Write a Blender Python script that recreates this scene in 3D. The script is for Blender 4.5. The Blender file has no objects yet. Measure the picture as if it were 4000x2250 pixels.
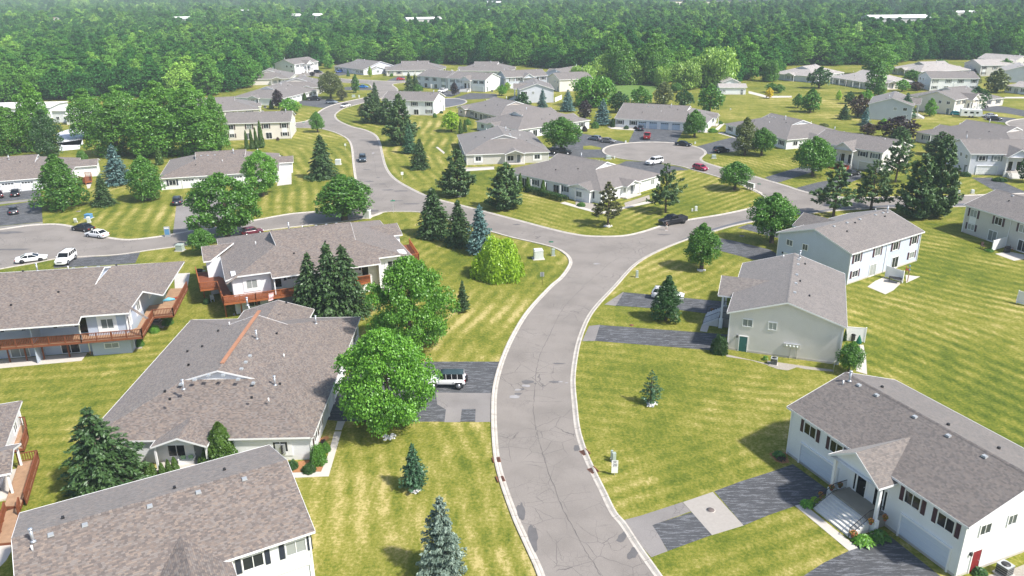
import bpy, bmesh, math, random
import numpy as np
from mathutils import Vector, Matrix
from mathutils.geometry import tessellate_polygon
sc = bpy.context.scene
COL = sc.collection
R = math.radians
# ------------------------------------------------------------------ camera
FPX, PITCH, ROLL, CAMH = 3100.0, R(20.92), R(-0.5), 44.0
_f = Vector((0, math.cos(PITCH), -math.sin(PITCH)))
_r = Vector((1, 0, 0)); _u = Vector((0, math.sin(PITCH), math.cos(PITCH)))
_rr = _r*math.cos(ROLL)+_u*math.sin(ROLL); _uu = -_r*math.sin(ROLL)+_u*math.cos(ROLL)
cd = bpy.data.cameras.new("camera"); cam = bpy.data.objects.new("camera", cd); COL.objects.link(cam)
cd.sensor_width = 36; cd.lens = FPX/4000*36; cd.clip_start = 0.5; cd.clip_end = 12000
cam.matrix_world = Matrix(((_rr.x, _uu.x, -_f.x, 0), (_rr.y, _uu.y, -_f.y, 0), (_rr.z, _uu.z, -_f.z, CAMH), (0, 0, 0, 1)))
sc.camera = cam
# ------------------------------------------------------------------ sky, sun, exposure
SUN_EL, SUN_AZ = R(50), R(-30)          # azimuth of the sun, counted from +X towards +Y
w = bpy.data.worlds.new("World"); sc.world = w; w.use_nodes = True
nt = w.node_tree; nt.nodes.clear()
sk = nt.nodes.new("ShaderNodeTexSky"); sk.sky_type = 'NISHITA'; sk.sun_disc = False
sk.sun_elevation = SUN_EL; sk.sun_rotation = R(90)-SUN_AZ; sk.air_density = 1.0; sk.dust_density = 1.5
bg = nt.nodes.new("ShaderNodeBackground"); bg.inputs[1].default_value = 0.125
wo = nt.nodes.new("ShaderNodeOutputWorld")
nt.links.new(sk.outputs[0], bg.inputs[0]); nt.links.new(bg.outputs[0], wo.inputs[0])
sl = bpy.data.lights.new("sun", 'SUN'); sl.energy = 4.4; sl.angle = R(3.5); sl.color = (1.0, 0.95, 0.88)
so = bpy.data.objects.new("sun", sl); COL.objects.link(so); so.location = (60, -40, 120)
sdir = Vector((math.cos(SUN_EL)*math.cos(SUN_AZ), math.cos(SUN_EL)*math.sin(SUN_AZ), math.sin(SUN_EL)))
so.rotation_euler = sdir.to_track_quat('Z', 'Y').to_euler()
sc.view_settings.view_transform = 'Standard'; sc.view_settings.look = 'None'
sc.view_settings.exposure = 0.68; sc.view_settings.gamma = 1.0; sc.view_settings.use_curve_mapping = False
sc.cycles.max_bounces = 5; sc.cycles.diffuse_bounces = 3; sc.cycles.glossy_bounces = 2
sc.cycles.transmission_bounces = 3; sc.cycles.transparent_max_bounces = 4; sc.cycles.volume_bounces = 0
sc.cycles.use_denoising = True; sc.cycles.use_adaptive_sampling = True; sc.cycles.adaptive_threshold = 0.02

# ------------------------------------------------------------------ measured points
# photo measurements (tile k, u, v) are turned into metres on a horizontal plane z
def q(k, u, v):
    return ((k % 10-1)*1000+u/2.576, (0, 560, 1120, 1690)[k//10-1]+v/2.576)
def ray(p):
    x = (p[0]-2000)/FPX; y = (1125-p[1])/FPX
    return _f+_rr*x+_uu*y
def G(p, z=0.0):
    r = ray(p); t = (CAMH-z)/(-r.z)
    return Vector((r.x*t, r.y*t, z))
def Q(k, u, v, z=0.0): return G(q(k, u, v), z)
def zat(p, w_):
    r = ray(p); t = math.hypot(w_.x, w_.y)/math.hypot(r.x, r.y)
    return CAMH+r.z*t
def depth(w_): return (w_-Vector((0, 0, CAMH))).dot(_f)

# ------------------------------------------------------------------ mesh helpers
class MB:
    def __init__(s): s.v = []; s.f = []; s.uv = []; s.sm = []
    def add(s, vs, fs, uvs=None, smooth=False):
        o = len(s.v); s.v += [tuple(p) for p in vs]
        for i, f in enumerate(fs):
            s.f.append(tuple(o+j for j in f)); s.uv.append(uvs[i] if uvs else None); s.sm.append(smooth)
    def box(s, c, d, rz=0.0, taper=1.0):
        cx, cy, cz = c; dx, dy, dz = d[0]/2, d[1]/2, d[2]/2; ca, sa = math.cos(rz), math.sin(rz)
        vs = []
        for z, t in ((-dz, 1), (dz, taper)):
            for x, y in ((-dx, -dy), (dx, -dy), (dx, dy), (-dx, dy)):
                x *= t; y *= t
                vs.append((cx+x*ca-y*sa, cy+x*sa+y*ca, cz+z))
        s.add(vs, [(3, 2, 1, 0), (4, 5, 6, 7), (0, 1, 5, 4), (1, 2, 6, 5), (2, 3, 7, 6), (3, 0, 4, 7)])
    def obox(s, o, a, b, c):            # box from corner-centre o with half-axes a, b, c (vectors)
        o, a, b, c = Vector(o), Vector(a), Vector(b), Vector(c)
        vs = [o+a*i+b*j+c*k for k in (-1, 1) for i, j in ((-1, -1), (1, -1), (1, 1), (-1, 1))]
        fs = [(3, 2, 1, 0), (4, 5, 6, 7), (0, 1, 5, 4), (1, 2, 6, 5), (2, 3, 7, 6), (3, 0, 4, 7)]
        if a.cross(b).dot(c) < 0: fs = [f[::-1] for f in fs]
        s.add(vs, fs)
    def bar(s, p, q_, wd, ht=None):
        p, q_ = Vector(p), Vector(q_); d = q_-p; L = d.length
        if L < 1e-6: return
        d.normalize(); up = Vector((0, 0, 1)) if abs(d.z) < .95 else Vector((1, 0, 0))
        sd = d.cross(up).normalized(); u2 = sd.cross(d)
        s.obox((p+q_)/2, d*L/2, sd*wd/2, u2*(ht or wd)/2)
    def tube(s, pts, rad, n=6, cap=True):
        pts = [Vector(p) for p in pts]; rings = []
        for i, p in enumerate(pts):
            d = (pts[min(i+1, len(pts)-1)]-pts[max(i-1, 0)]).normalized()
            up = Vector((0, 0, 1)) if abs(d.z) < .9 else Vector((1, 0, 0))
            a = d.cross(up).normalized(); b = d.cross(a)
            r = rad[i] if hasattr(rad, '__len__') else rad
            rings.append([p+(a*math.cos(6.28318*k/n)+b*math.sin(6.28318*k/n))*r for k in range(n)])
        vs = [v for r_ in rings for v in r_]; fs = []
        for i in range(len(pts)-1):
            for k in range(n):
                fs.append((i*n+k, i*n+(k+1) % n, (i+1)*n+(k+1) % n, (i+1)*n+k))
        if cap: fs += [tuple(range(n))[::-1], tuple(range((len(pts)-1)*n, len(pts)*n))]
        s.add(vs, fs, smooth=True)
    def poly(s, pts, uvs=None): s.add(pts, [tuple(range(len(pts)))], [uvs] if uvs else None)
    def slab(s, pts, z0, z1):           # extruded horizontal polygon (any orientation, may be concave)
        pts = [(p[0], p[1]) for p in pts]
        ar = sum(pts[i][0]*pts[(i+1) % len(pts)][1]-pts[(i+1) % len(pts)][0]*pts[i][1] for i in range(len(pts)))
        if ar < 0: pts = pts[::-1]
        n = len(pts)
        tri = tessellate_polygon([[Vector((x, y, 0)) for x, y in pts]])
        vs = [(x, y, z1) for x, y in pts]+[(x, y, z0) for x, y in pts]; fs = []
        for t in tri:
            a, b, c = [Vector(vs[i]) for i in t]
            if (b-a).cross(c-a).z < 0: t = t[::-1]
            fs.append(tuple(t))
        for i in range(n): j = (i+1) % n; fs.append((i, n+i, n+j, j))
        s.add(vs, fs)
    def dome(s, c, r, hz, n=10, m=5):
        vs = []; fs = []
        for i in range(m):
            a = i/m*math.pi/2
            for k in range(n): vs.append((c[0]+r*math.cos(a)*math.cos(6.283*k/n), c[1]+r*math.cos(a)*math.sin(6.283*k/n), c[2]+hz*math.sin(a)))
        vs.append((c[0], c[1], c[2]+hz))
        for i in range(m-1):
            for k in range(n): fs.append((i*n+k, i*n+(k+1) % n, (i+1)*n+(k+1) % n, (i+1)*n+k))
        for k in range(n): fs.append(((m-1)*n+k, (m-1)*n+(k+1) % n, m*n))
        s.add(vs, fs, smooth=True)
    def build(s, name, mat=None, parent=None, loc=None):
        me = bpy.data.meshes.new(name); me.from_pydata(s.v, [], s.f)
        if any(u is not None for u in s.uv):
            uvl = me.uv_layers.new(name="UVMap"); i = 0; flat = []
            for f, u in zip(s.f, s.uv): flat += list(u) if u else [(0, 0)]*len(f)
            uvl.data.foreach_set('uv', np.array(flat, dtype=np.float32).ravel())
        if any(s.sm): me.polygons.foreach_set('use_smooth', np.array(s.sm, dtype=bool))
        me.update()
        o = bpy.data.objects.new(name, me); COL.objects.link(o)
        if mat: me.materials.append(mat)
        if parent: o.parent = parent
        if loc is not None: o.location = loc
        return o
def tag(o, label=None, cat=None, group=None, kind=None):
    if label: o['label'] = label
    if cat: o['category'] = cat
    if group: o['group'] = group
    if kind: o['kind'] = kind
    return o
def empty(name, loc=(0, 0, 0), rz=0.0, label=None, cat=None, group=None):
    o = bpy.data.objects.new(name, None); COL.objects.link(o); o.location = loc; o.rotation_euler = (0, 0, rz)
    o.empty_display_size = .3
    return tag(o, label, cat, group)
def kids(o): return [c for c in bpy.data.objects if c.parent == o]
def smooth_pts(P, n=5, closed=False):
    P = [Vector((p[0], p[1], 0)) for p in P]; out = []; N = len(P)
    for i in range(N if closed else N-1):
        g = (lambda j: P[j % N]) if closed else (lambda j: P[max(0, min(N-1, j))])
        a, b, c, d = g(i-1), g(i), g(i+1), g(i+2)
        for k in range(n):
            t = k/n
            out.append(.5*((2*b)+(c-a)*t+(2*a-5*b+4*c-d)*t*t+(3*b-a-3*c+d)*t**3))
    if not closed: out.append(P[-1])
    return out

# ------------------------------------------------------------------ materials
def nodes(name):
    m = bpy.data.materials.new(name); m.use_nodes = True; t = m.node_tree; t.nodes.clear()
    return m, t
class N:
    def __init__(s, t): s.t = t
    def n(s, typ, **k):
        x = s.t.nodes.new('ShaderNode'+typ)
        for a, b in k.items(): setattr(x, a, b)
        return x
    def l(s, a, b): s.t.links.new(a, b)
    def math(s, op, a, b=0.0, c=None, clamp=False):
        x = s.n('Math', operation=op); x.use_clamp = clamp
        for i, v in enumerate((a, b, c)):
            if v is None: continue
            if isinstance(v, (int, float)): x.inputs[i].default_value = v
            else: s.l(v, x.inputs[i])
        return x.outputs[0]
    def mix(s, f, a, b, bt='MIX'):
        x = s.n('MixRGB', blend_type=bt)
        for i, v in enumerate((f, a, b)):
            if isinstance(v, (int, float)): x.inputs[i].default_value = v
            elif isinstance(v, (tuple, list)): x.inputs[i].default_value = (*v, 1)
            else: s.l(v, x.inputs[i])
        return x.outputs[0]
    def noise(s, vec, scale, det=3, rough=.55):
        x = s.n('TexNoise'); x.inputs['Scale'].default_value = scale; x.inputs['Detail'].default_value = det
        x.inputs['Roughness'].default_value = rough; s.l(vec, x.inputs['Vector']); return x.outputs[0]
    def ramp(s, f, stops, interp='LINEAR'):
        x = s.n('ValToRGB'); x.color_ramp.interpolation = interp; e = x.color_ramp.elements
        while len(e) < len(stops): e.new(.5)
        for i, (p, c) in enumerate(stops):
            e[i].position = p; e[i].color = (*c, 1) if isinstance(c, (tuple, list)) else (c, c, c, 1)
        s.l(f, x.inputs[0]); return x.outputs[0]
    def out(s, bsdf):
        o = s.n('OutputMaterial'); s.l(bsdf, o.inputs[0])
    def bsdf(s, col, rough=.7, spec=.4, metal=0.0, bump=None, bs=.3, bd=.02, coat=0):
        p = s.n('BsdfPrincipled')
        for k, v in (('Base Color', col), ('Roughness', rough), ('Specular IOR Level', spec), ('Metallic', metal), ('Coat Weight', coat)):
            if isinstance(v, (int, float)): p.inputs[k].default_value = v
            elif isinstance(v, (tuple, list)): p.inputs[k].default_value = (*v, 1)
            else: s.l(v, p.inputs[k])
        if bump is not None:
            b = s.n('Bump'); b.inputs['Strength'].default_value = bs; b.inputs['Distance'].default_value = bd
            s.l(bump, b.inputs['Height']); s.l(b.outputs[0], p.inputs['Normal'])
        s.out(p.outputs[0]); return p
def wpos(n): return n.n('NewGeometry').outputs['Position']
def opos(n): return n.n('TexCoord').outputs['Object']
def plain(name, col, rough=.7, spec=.4, metal=0.0, var=.12, scale=1.2, coat=0, bump=0.0):
    m, t = nodes(name); n = N(t); f = n.noise(opos(n), scale, 4)
    f2 = n.noise(opos(n), scale*9, 2)
    k = n.math('ADD', n.math('MULTIPLY', f, .7), n.math('MULTIPLY', f2, .3))
    k = n.math('ADD', n.math('MULTIPLY', n.math('SUBTRACT', k, .5), 2*var*1.6), 1)
    c = n.mix(1, col, k, 'MULTIPLY')
    n.bsdf(c, rough, spec, metal, f2 if bump else None, bump, .01, coat); return m
def siding(name, col, var=.05):
    m, t = nodes(name); n = N(t); o = opos(n); s = n.n('SeparateXYZ'); n.l(o, s.inputs[0])
    fz = n.math('FRACT', n.math('MULTIPLY', s.outputs[2], 1/.115))
    line = n.math('GREATER_THAN', fz, .86)
    f = n.noise(o, .5, 4); k = n.math('ADD', n.math('MULTIPLY', n.math('SUBTRACT', f, .5), 4*var), 1)
    k = n.math('MULTIPLY', k, n.math('SUBTRACT', 1, n.math('MULTIPLY', line, .16)))
    n.bsdf(n.mix(1, col, k, 'MULTIPLY'), .55, .4, 0, fz, .5, .02); return m
def shingle(name, cols, tint=(1, 1, 1)):
    m, t = nodes(name); n = N(t); uv = n.n('UVMap').outputs[0]; s = n.n('SeparateXYZ'); n.l(uv, s.inputs[0])
    row = n.math('DIVIDE', s.outputs[1], .15); rf = n.math('FLOOR', row)
    sh = n.n('TexWhiteNoise', noise_dimensions='1D'); n.l(rf, sh.inputs['W'])
    u = n.math('ADD', n.math('DIVIDE', s.outputs[0], .23), n.math('MULTIPLY', sh.outputs[0], 3))
    cb = n.n('CombineXYZ'); n.l(n.math('FLOOR', u), cb.inputs[0]); n.l(rf, cb.inputs[1])
    wn = n.n('TexWhiteNoise', noise_dimensions='2D'); n.l(cb.outputs[0], wn.inputs['Vector'])
    c = n.ramp(wn.outputs[0], [(i/len(cols), c_) for i, c_ in enumerate(cols)], 'CONSTANT')
    big = n.noise(uv, .22, 4); med = n.noise(uv, 1.3, 3)
    k = n.math('ADD', .80, n.math('ADD', n.math('MULTIPLY', big, .26), n.math('MULTIPLY', med, .14)))
    edge = n.math('LESS_THAN', n.math('FRACT', row), .13)  # shadow line along each shingle course, painted into the colour
    k = n.math('MULTIPLY', k, n.math('SUBTRACT', 1, n.math('MULTIPLY', edge, .35)))
    c = n.mix(1, c, k, 'MULTIPLY'); c = n.mix(1, c, tint, 'MULTIPLY')
    p_ = n.bsdf(c, .75, .35, 0, n.math('ADD', n.math('FRACT', row), n.math('MULTIPLY', wn.outputs[0], .5)), .6, .02); p_.inputs['Sheen Weight'].default_value = .16; p_.inputs['Sheen Roughness'].default_value = .45; return m
def foliage(name, dark, light, rnd=.25, trans=.28):
    m, t = nodes(name); n = N(t)
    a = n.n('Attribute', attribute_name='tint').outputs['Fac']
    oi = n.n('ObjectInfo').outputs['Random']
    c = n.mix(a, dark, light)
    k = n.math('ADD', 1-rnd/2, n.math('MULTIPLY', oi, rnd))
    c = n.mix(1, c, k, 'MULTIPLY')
    d = n.n('BsdfDiffuse'); n.l(c, d.inputs[0])
    tr = n.n('BsdfTranslucent'); n.l(n.mix(1, c, (1.25, 1.35, .55), 'MULTIPLY'), tr.inputs[0])
    mx = n.n('MixShader'); mx.inputs[0].default_value = trans; n.l(d.outputs[0], mx.inputs[1]); n.l(tr.outputs[0], mx.inputs[2])
    gl = n.n('BsdfGlossy'); gl.inputs['Roughness'].default_value = .45; gl.inputs[0].default_value = (.8, .9, .8, 1)
    m2 = n.n('MixShader'); m2.inputs[0].default_value = .045; n.l(mx.outputs[0], m2.inputs[1]); n.l(gl.outputs[0], m2.inputs[2])
    n.out(m2.outputs[0]); return m
WHT = (.80, .80, .79)
m_white = plain('white_paint', WHT, .45, .5, var=.03)
m_concrete = plain('concrete', (.50, .465, .42), .9, .2, var=.10, bump=.2)
m_step = plain('step_concrete', (.62, .61, .58), .85, .2, var=.10)
m_dark = plain('black_metal', (.02, .02, .022), .5, .5)
m_black = plain('black_rubber', (.018, .018, .02), .8, .3)
m_grey = plain('grey_metal', (.42, .44, .45), .45, .5, .3)
m_box = plain('grey_green_enamel', (.36, .42, .38), .5, .5, var=.06)
m_pale = plain('pale_enamel', (.60, .63, .60), .5, .4, var=.06)
m_galv = plain('galvanised', (.55, .57, .60), .35, .5, .6)
m_wood = plain('stained_cedar', (.19, .062, .028), .7, .3, var=.30, scale=2)
m_deck = plain('weathered_deck', (.33, .21, .13), .8, .2, var=.35, scale=1.5)
m_mulch = plain('bark_mulch', (.34, .17, .08), .95, .1, var=.4, scale=6, bump=.6)
m_gravel = plain('pale_gravel', (.33, .30, .26), .95, .1, var=.4, scale=7, bump=.6)
m_stone = plain('white_stones', (.72, .70, .68), .8, .3, var=.25, scale=5)
m_bark = plain('bark', (.11, .085, .065), .95, .1, var=.3, scale=4, bump=.5)
m_rust = plain('rusty_iron', (.20, .085, .05), .85, .3, var=.3, scale=5)
m_brick = plain('red_stain', (.26, .04, .025), .7, .3, var=.2)
m_terra = plain('terracotta', (.42, .13, .07), .8, .2)
m_green = plain('green_canvas', (.015, .12, .07), .8, .2)
m_blue = plain('blue_plastic', (.10, .25, .42), .5, .4)
m_navy = plain('navy_shutter', (.022, .028, .045), .55, .4)
m_plum = plain('plum_shutter', (.055, .018, .03), .55, .4)
m_brown = plain('brown_shutter', (.07, .045, .04), .55, .4)
m_greysh = plain('grey_shutter', (.16, .18, .19), .55, .4)
m_teal = plain('teal_door', (.035, .14, .13), .5, .4)
m_reddoor = plain('red_door', (.22, .02, .025), .5, .4)
m_skin = plain('skin', (.55, .34, .25), .6, .4); m_hair = plain('hair', (.03, .02, .015), .7, .3)
m_gdoor = plain('garage_door_white', (.74, .75, .76), .5, .4, var=.03)
m_gdoorg = plain('garage_door_grey', (.55, .53, .49), .5, .4, var=.03)
def m_glass_():
    m, t = nodes('window_glass'); n = N(t); oi = n.n('ObjectInfo').outputs['Random']
    c = n.ramp(oi, [(0, (.015, .018, .02)), (.45, (.03, .035, .04)), (.6, (.16, .18, .18)), (1, (.36, .38, .36))])
    n.bsdf(c, .08, .35); return m
m_glass = m_glass_()
m_cglass = plain('car_glass', (.008, .010, .012), .08, .4, var=.0)
m_tyre = m_black; m_rim = plain('alloy_rim', (.45, .46, .48), .3, .5, .8)
m_rimb = plain('black_rim', (.03, .03, .03), .4, .5, .3)
m_lamp = plain('headlight', (.75, .78, .8), .1, .8); m_tail = plain('taillight', (.35, .012, .012), .2, .6)
SID = dict(white=siding('white_siding', (.79, .80, .81)), blue=siding('pale_blue_siding', (.53, .58, .69)),
           grey=siding('warm_grey_siding', (.74, .70, .665)), tan=siding('tan_siding', (.56, .50, .43)),
           cream=siding('cream_siding', (.74, .69, .61)), ltgrey=siding('light_grey_siding', (.57, .55, .51)),
           steel=siding('steel_grey_siding', (.52, .55, .60)), bluegrey=siding('blue_grey_siding', (.47, .53, .63)), lilac=siding('pale_lilac_siding', (.62, .64, .70)))
SH_BR = shingle('brown_shingles', [(.185, .147, .124), (.158, .129, .113), (.120, .101, .093), (.222, .178, .147), (.175, .150, .134), (.137, .115, .104), (.198, .172, .155)])
SH_GB = shingle('grey_brown_shingles', [(.170, .146, .130), (.145, .127, .116), (.192, .165, .146), (.126, .112, .104), (.163, .145, .133)])
SH_GY = shingle('grey_shingles', [(.185, .164, .150), (.165, .147, .136), (.205, .180, .164), (.145, .130, .122), (.178, .160, .148)])
SH_LT = shingle('pale_shingles', [(.37, .335, .31), (.34, .31, .285), (.40, .36, .33), (.31, .285, .265)])
SH_W = plain('white_membrane_roof', (.78, .77, .74), .7, .3)
# ================================================================== ground
def F(*a): return [G(p) for p in a]
OUT_SEGS = [
 (0, [(2180, 2600), (2138, 2400)]),
 (1, [(2138, 2400), (2099, 2250), (2047, 2130), (2000, 2024), (1951, 1884), (1928, 1787), (1920, 1690), (1918, 1610), (1921, 1540), (1932, 1477), (1959, 1392), (2000, 1304), (2058, 1213), (2144, 1120), (2186, 1084), (2217, 1041), (2221, 1018), (2206, 995), (2167, 971.5), (2097, 952), (2000, 930), (1928, 910), (1840, 885), (1740, 855), (1648, 832), (1575, 828), (1500, 830), (1454, 847), (1423, 855), (1340, 866), (1252, 876), (1130, 890), (1000, 907), (870, 930), (741, 958), (586, 979), (458, 997), (299, 1006), (213, 1014), (120, 1032), (0, 1053), (-400, 1130)]),
 (0, [(-400, 1130), (-400, 935)]),
 (1, [(-400, 935), (-150, 912), (0, 896), (116, 880), (217, 875), (290, 885), (360, 908), (417, 925), (485, 935), (543, 933), (637, 921), (738, 902), (854, 886), (1000, 859), (1128, 836), (1233, 826), (1290, 817), (1350, 797), (1388, 762), (1392, 728), (1384, 696), (1376.6, 638), (1370, 575), (1358, 548), (1338, 533), (1305, 518), (1272, 508.5), (1233, 502), (1136, 499), (1060, 497)]),
 (0, [(1060, 497), (1060, 478)]),
 (1, [(1060, 478), (1138, 480), (1185, 475), (1212, 465), (1232, 447), (1264, 424), (1310, 407), (1375, 392), (1425, 381), (1446, 371), (1453, 356), (1448, 338), (1427, 327), (1334, 322), (1241, 300), (1155, 296)]),
 (0, [(1155, 296), (1163, 268)]),
 (1, [(1163, 268), (1217, 264), (1248, 279), (1330, 306), (1427, 312), (1516, 317), (1600, 316)]),
 (0, [(1600, 316), (1600, 322)]),
 (1, [(1600, 322), (1545, 327), (1536, 333), (1550, 343), (1556, 354), (1543, 365), (1489, 385), (1388, 411), (1345, 424), (1322, 438), (1312, 452), (1325, 471), (1372.7, 493), (1430, 508), (1470, 528), (1487, 557), (1497, 599), (1512, 653), (1543.5, 696), (1605.6, 734.7), (1683, 769.6), (1800, 800.7), (2000, 853), (2155, 894), (2240, 913), (2310.6, 922), (2427, 921), (2505, 905.5), (2574.5, 884), (2683, 859), (2815, 837.6), (2925, 814), (2965, 802), (2985, 787), (2980, 768), (2945, 745), (2889, 720), (2815, 696), (2755, 678), (2699, 663), (2660, 651), (2582, 638), (2500, 630), (2446, 624), (2407.6, 617), (2366, 604), (2352, 591), (2360, 578), (2388, 568), (2438.7, 560), (2520, 555), (2600, 556), (2670, 562), (2720, 573), (2752, 586), (2760, 600), (2748, 612), (2742, 622), (2758, 635), (2815, 653), (2875, 669), (2939, 686), (3000, 704), (3078, 727), (3136, 746), (3220, 764), (3334, 771), (3466, 770), (3543, 768), (3718, 765), (3850, 760), (4400, 742)]),
 (0, [(4400, 742), (4400, 800)]),
 (1, [(4400, 800), (4000, 806), (3765, 808.5), (3640, 810), (3505, 814), (3334, 820), (3175, 834), (3070, 846), (2893, 878), (2792, 905.5), (2675, 942), (2563, 989), (2485, 1037.5), (2407.6, 1122), (2341.6, 1193), (2303, 1249), (2271.7, 1330), (2256, 1407), (2248.4, 1489), (2256, 1586), (2268, 1680), (2295, 1767.6), (2330, 1845), (2369, 1923), (2407.6, 2000.5), (2446.4, 2047), (2504.7, 2136), (2586, 2250), (2700, 2420), (2800, 2600)]),
]
outline = []; kerbs = []
for k, seg in OUT_SEGS:
    P = F(*seg); P = smooth_pts(P, 5) if k else P
    if k: kerbs.append(P)
    outline += [Vector(p) for p in (P[:-1])]
# clean up near-duplicates
ol = [outline[0]]
for p in outline[1:]:
    if (p-ol[-1]).length > .05: ol.append(p)
road_xy = np.array([(p.x, p.y) for p in ol])

# ---- lawn mowing stripes: (centre px, from px, to px, period m, strength)
SEEDS = [((1480, 1950), (1446, 1729), (1516, 2117), 2.1, .8), ((1800, 2000), (1737, 1729), (1885, 2195), 2.0, 1.0),
 ((2600, 1550), (2400, 1500), (2900, 1560), 1.9, .55), ((2700, 1900), (2400, 1960), (2900, 1790), 1.9, .5),
 ((3700, 1100), (3466, 1070), (4000, 1185), 2.3, 1.0), ((3600, 1350), (3427, 1300), (3893, 1470), 2.3, 1.0), ((3950, 1500), (3600, 1420), (4100, 1620), 2.3, 1.0),
 ((1850, 1250), (2000, 1090), (1800, 1330), 2.2, .9), ((1750, 1000), (1900, 930), (1700, 1080), 2.4, .5), ((2120, 1030), (2180, 990), (2080, 1110), 2.2, .6),
 ((2150, 840), (2000, 790), (2310, 868), 2.0, .8), ((2560, 800), (2450, 830), (2700, 740), 2.0, .9), ((2780, 760), (2650, 790), (2850, 715), 2.0, .9),
 ((640, 840), (540, 909), (590, 790), 2.8, 1.1), ((460, 850), (400, 880), (520, 700), 2.8, 1.0), ((760, 700), (700, 760), (760, 650), 2.8, .8),
 ((1200, 780), (1190, 800), (1170, 700), 2.8, 1.1), ((1050, 770), (1045, 800), (1040, 720), 2.8, 1.1), ((1220, 620), (1290, 690), (1190, 580), 2.8, 1.0), ((1180, 540), (1330, 570), (1100, 520), 2.8, .9),
 ((1560, 640), (1530, 600), (1600, 700), 2.6, .9), ((1420, 470), (1340, 455), (1500, 500), 3.2, 1.1), ((1700, 560), (1640, 620), (1700, 480), 3.2, 1.1), ((1750, 500), (1700, 540), (1740, 450), 3.2, 1.0),
 ((200, 1450), (0, 1460), (450, 1420), 2.2, .5), ((800, 1130), (700, 1180), (760, 1100), 2.2, .4), ((2500, 1080), (2420, 1130), (2700, 1000), 2.0, .6), ((2650, 1250), (2400, 1230), (2900, 1270), 1.8, .3),
 ((3100, 660), (3000, 640), (3200, 700), 2.0, .8), ((3300, 420), (3000, 440), (3600, 430), 6.0, .45), ((3550, 720), (3400, 760), (3700, 690), 2.2, .7), ((1380, 355), (1340, 350), (1450, 365), 3.0, .5)]
DRY = {(1480, 1950): .16, (1800, 2000): .16, (1850, 1250): .14, (2500, 1080): .05, (2780, 760): .05, (3300, 420): .10, (3700, 1100): -.06, (3600, 1350): -.04, (2600, 1550): .02, (2700, 1900): .02, (1200, 780): .06, (1050, 770): .06}
xs = list(np.arange(-85, 110.1, .65)); x = -85.0; s = .8
while x > -2600: s *= 1.10; x -= s; xs.insert(0, x)
x = 110.0; s = .8
while x < 2600: s *= 1.10; x += s; xs.append(x)
ys = [20.0]; s = .5
while ys[-1] < 7000:
    ys.append(ys[-1]+s)
    if ys[-1] > 110: s = min(s*1.006, 1.6) if ys[-1] < 420 else s*1.15
XX, YY = np.meshgrid(np.array(xs), np.array(ys)); nx, ny = len(xs), len(ys)
vx, vy = XX.ravel(), YY.ravel()
dacc = np.zeros_like(vx); acc = np.zeros_like(vx); wsum = np.zeros_like(vx)+1e-9
for c, a, b, per, st in SEEDS:
    c_ = c; c, a, b = G(c), G(a), G(b); d = (b-a).normalized()
    D2 = (vx-c.x)**2+(vy-c.y)**2
    wgt = 1/(D2+4)**3
    sv = ((vx-c.x)*(-d.y)+(vy-c.y)*d.x)+.35*np.sin(((vx-c.x)*d.x+(vy-c.y)*d.y)*.22)
    acc += wgt*st*np.sin(2*math.pi*sv/per); wsum += wgt; dacc += wgt*DRY.get((c_[0]//10*10, c_[1]//10*10), 0)
strp = acc/wsum
me = bpy.data.meshes.new('ground'); nv = nx*ny
me.vertices.add(nv); me.vertices.foreach_set('co', np.stack([vx, vy, np.zeros_like(vx)], 1).astype(np.float32).ravel())
ii = (np.arange(ny-1)[:, None]*nx+np.arange(nx-1)[None, :]).ravel()
quads = np.stack([ii, ii+1, ii+1+nx, ii+nx], 1).astype(np.int32)
def fill(me, quads):
    nf, k = quads.shape
    me.loops.add(nf*k); me.loops.foreach_set('vertex_index', quads.ravel())
    me.polygons.add(nf); me.polygons.foreach_set('loop_start', np.arange(0, nf*k, k, dtype=np.int32))
    me.update(calc_edges=True)
fill(me, quads)
at = me.attributes.new('stripe', 'FLOAT', 'POINT'); at.data.foreach_set('value', strp.astype(np.float32))
at = me.attributes.new('dry', 'FLOAT', 'POINT'); at.data.foreach_set('value', (dacc/wsum).astype(np.float32))
ground = bpy.data.objects.new('ground', me); COL.objects.link(ground); tag(ground, kind='structure')
m, t = nodes('mown_grass'); n = N(t); P = wpos(n)
st = n.n('Attribute', attribute_name='stripe').outputs['Fac']
big = n.noise(P, .045, 4, .6); mid = n.noise(P, .35, 4, .65); fine = n.noise(P, 3.2, 4, .7); tiny = n.noise(P, 11, 3, .7)
mp = n.n('Mapping'); mp.inputs['Scale'].default_value = (1, .35, 1); n.l(P, mp.inputs[0]); mp.inputs['Rotation'].default_value = (0, 0, .35)
drag = n.noise(mp.outputs[0], 1.6, 4, .6)
dry = n.math('ADD', n.math('MULTIPLY', n.math('SUBTRACT', big, .5), 1.3), n.math('MULTIPLY', n.math('SUBTRACT', mid, .5), .9))
dry = n.math('ADD', dry, n.math('MULTIPLY', n.math('SUBTRACT', fine, .5), 1.5)); dry = n.math('ADD', dry, n.math('MULTIPLY', n.math('SUBTRACT', drag, .5), .6))
sm_ = n.ramp(n.noise(P, .09, 3), [(.35, .35), (.62, 1.25)]); dry = n.math('ADD', dry, n.math('MULTIPLY', n.math('MULTIPLY', st, sm_), .27)); pt_ = n.ramp(n.noise(P, .14, 5, .7), [(.56, 0), (.66, .14)]); dry = n.math('SUBTRACT', dry, pt_); pt2 = n.ramp(n.noise(mp.outputs[0], .22, 5, .75), [(.55, 0), (.68, .16)]); dry = n.math('ADD', dry, pt2); dry = n.math('ADD', dry, n.n('Attribute', attribute_name='dry').outputs['Fac']); dry = n.math('ADD', dry, .50, clamp=True)
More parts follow.
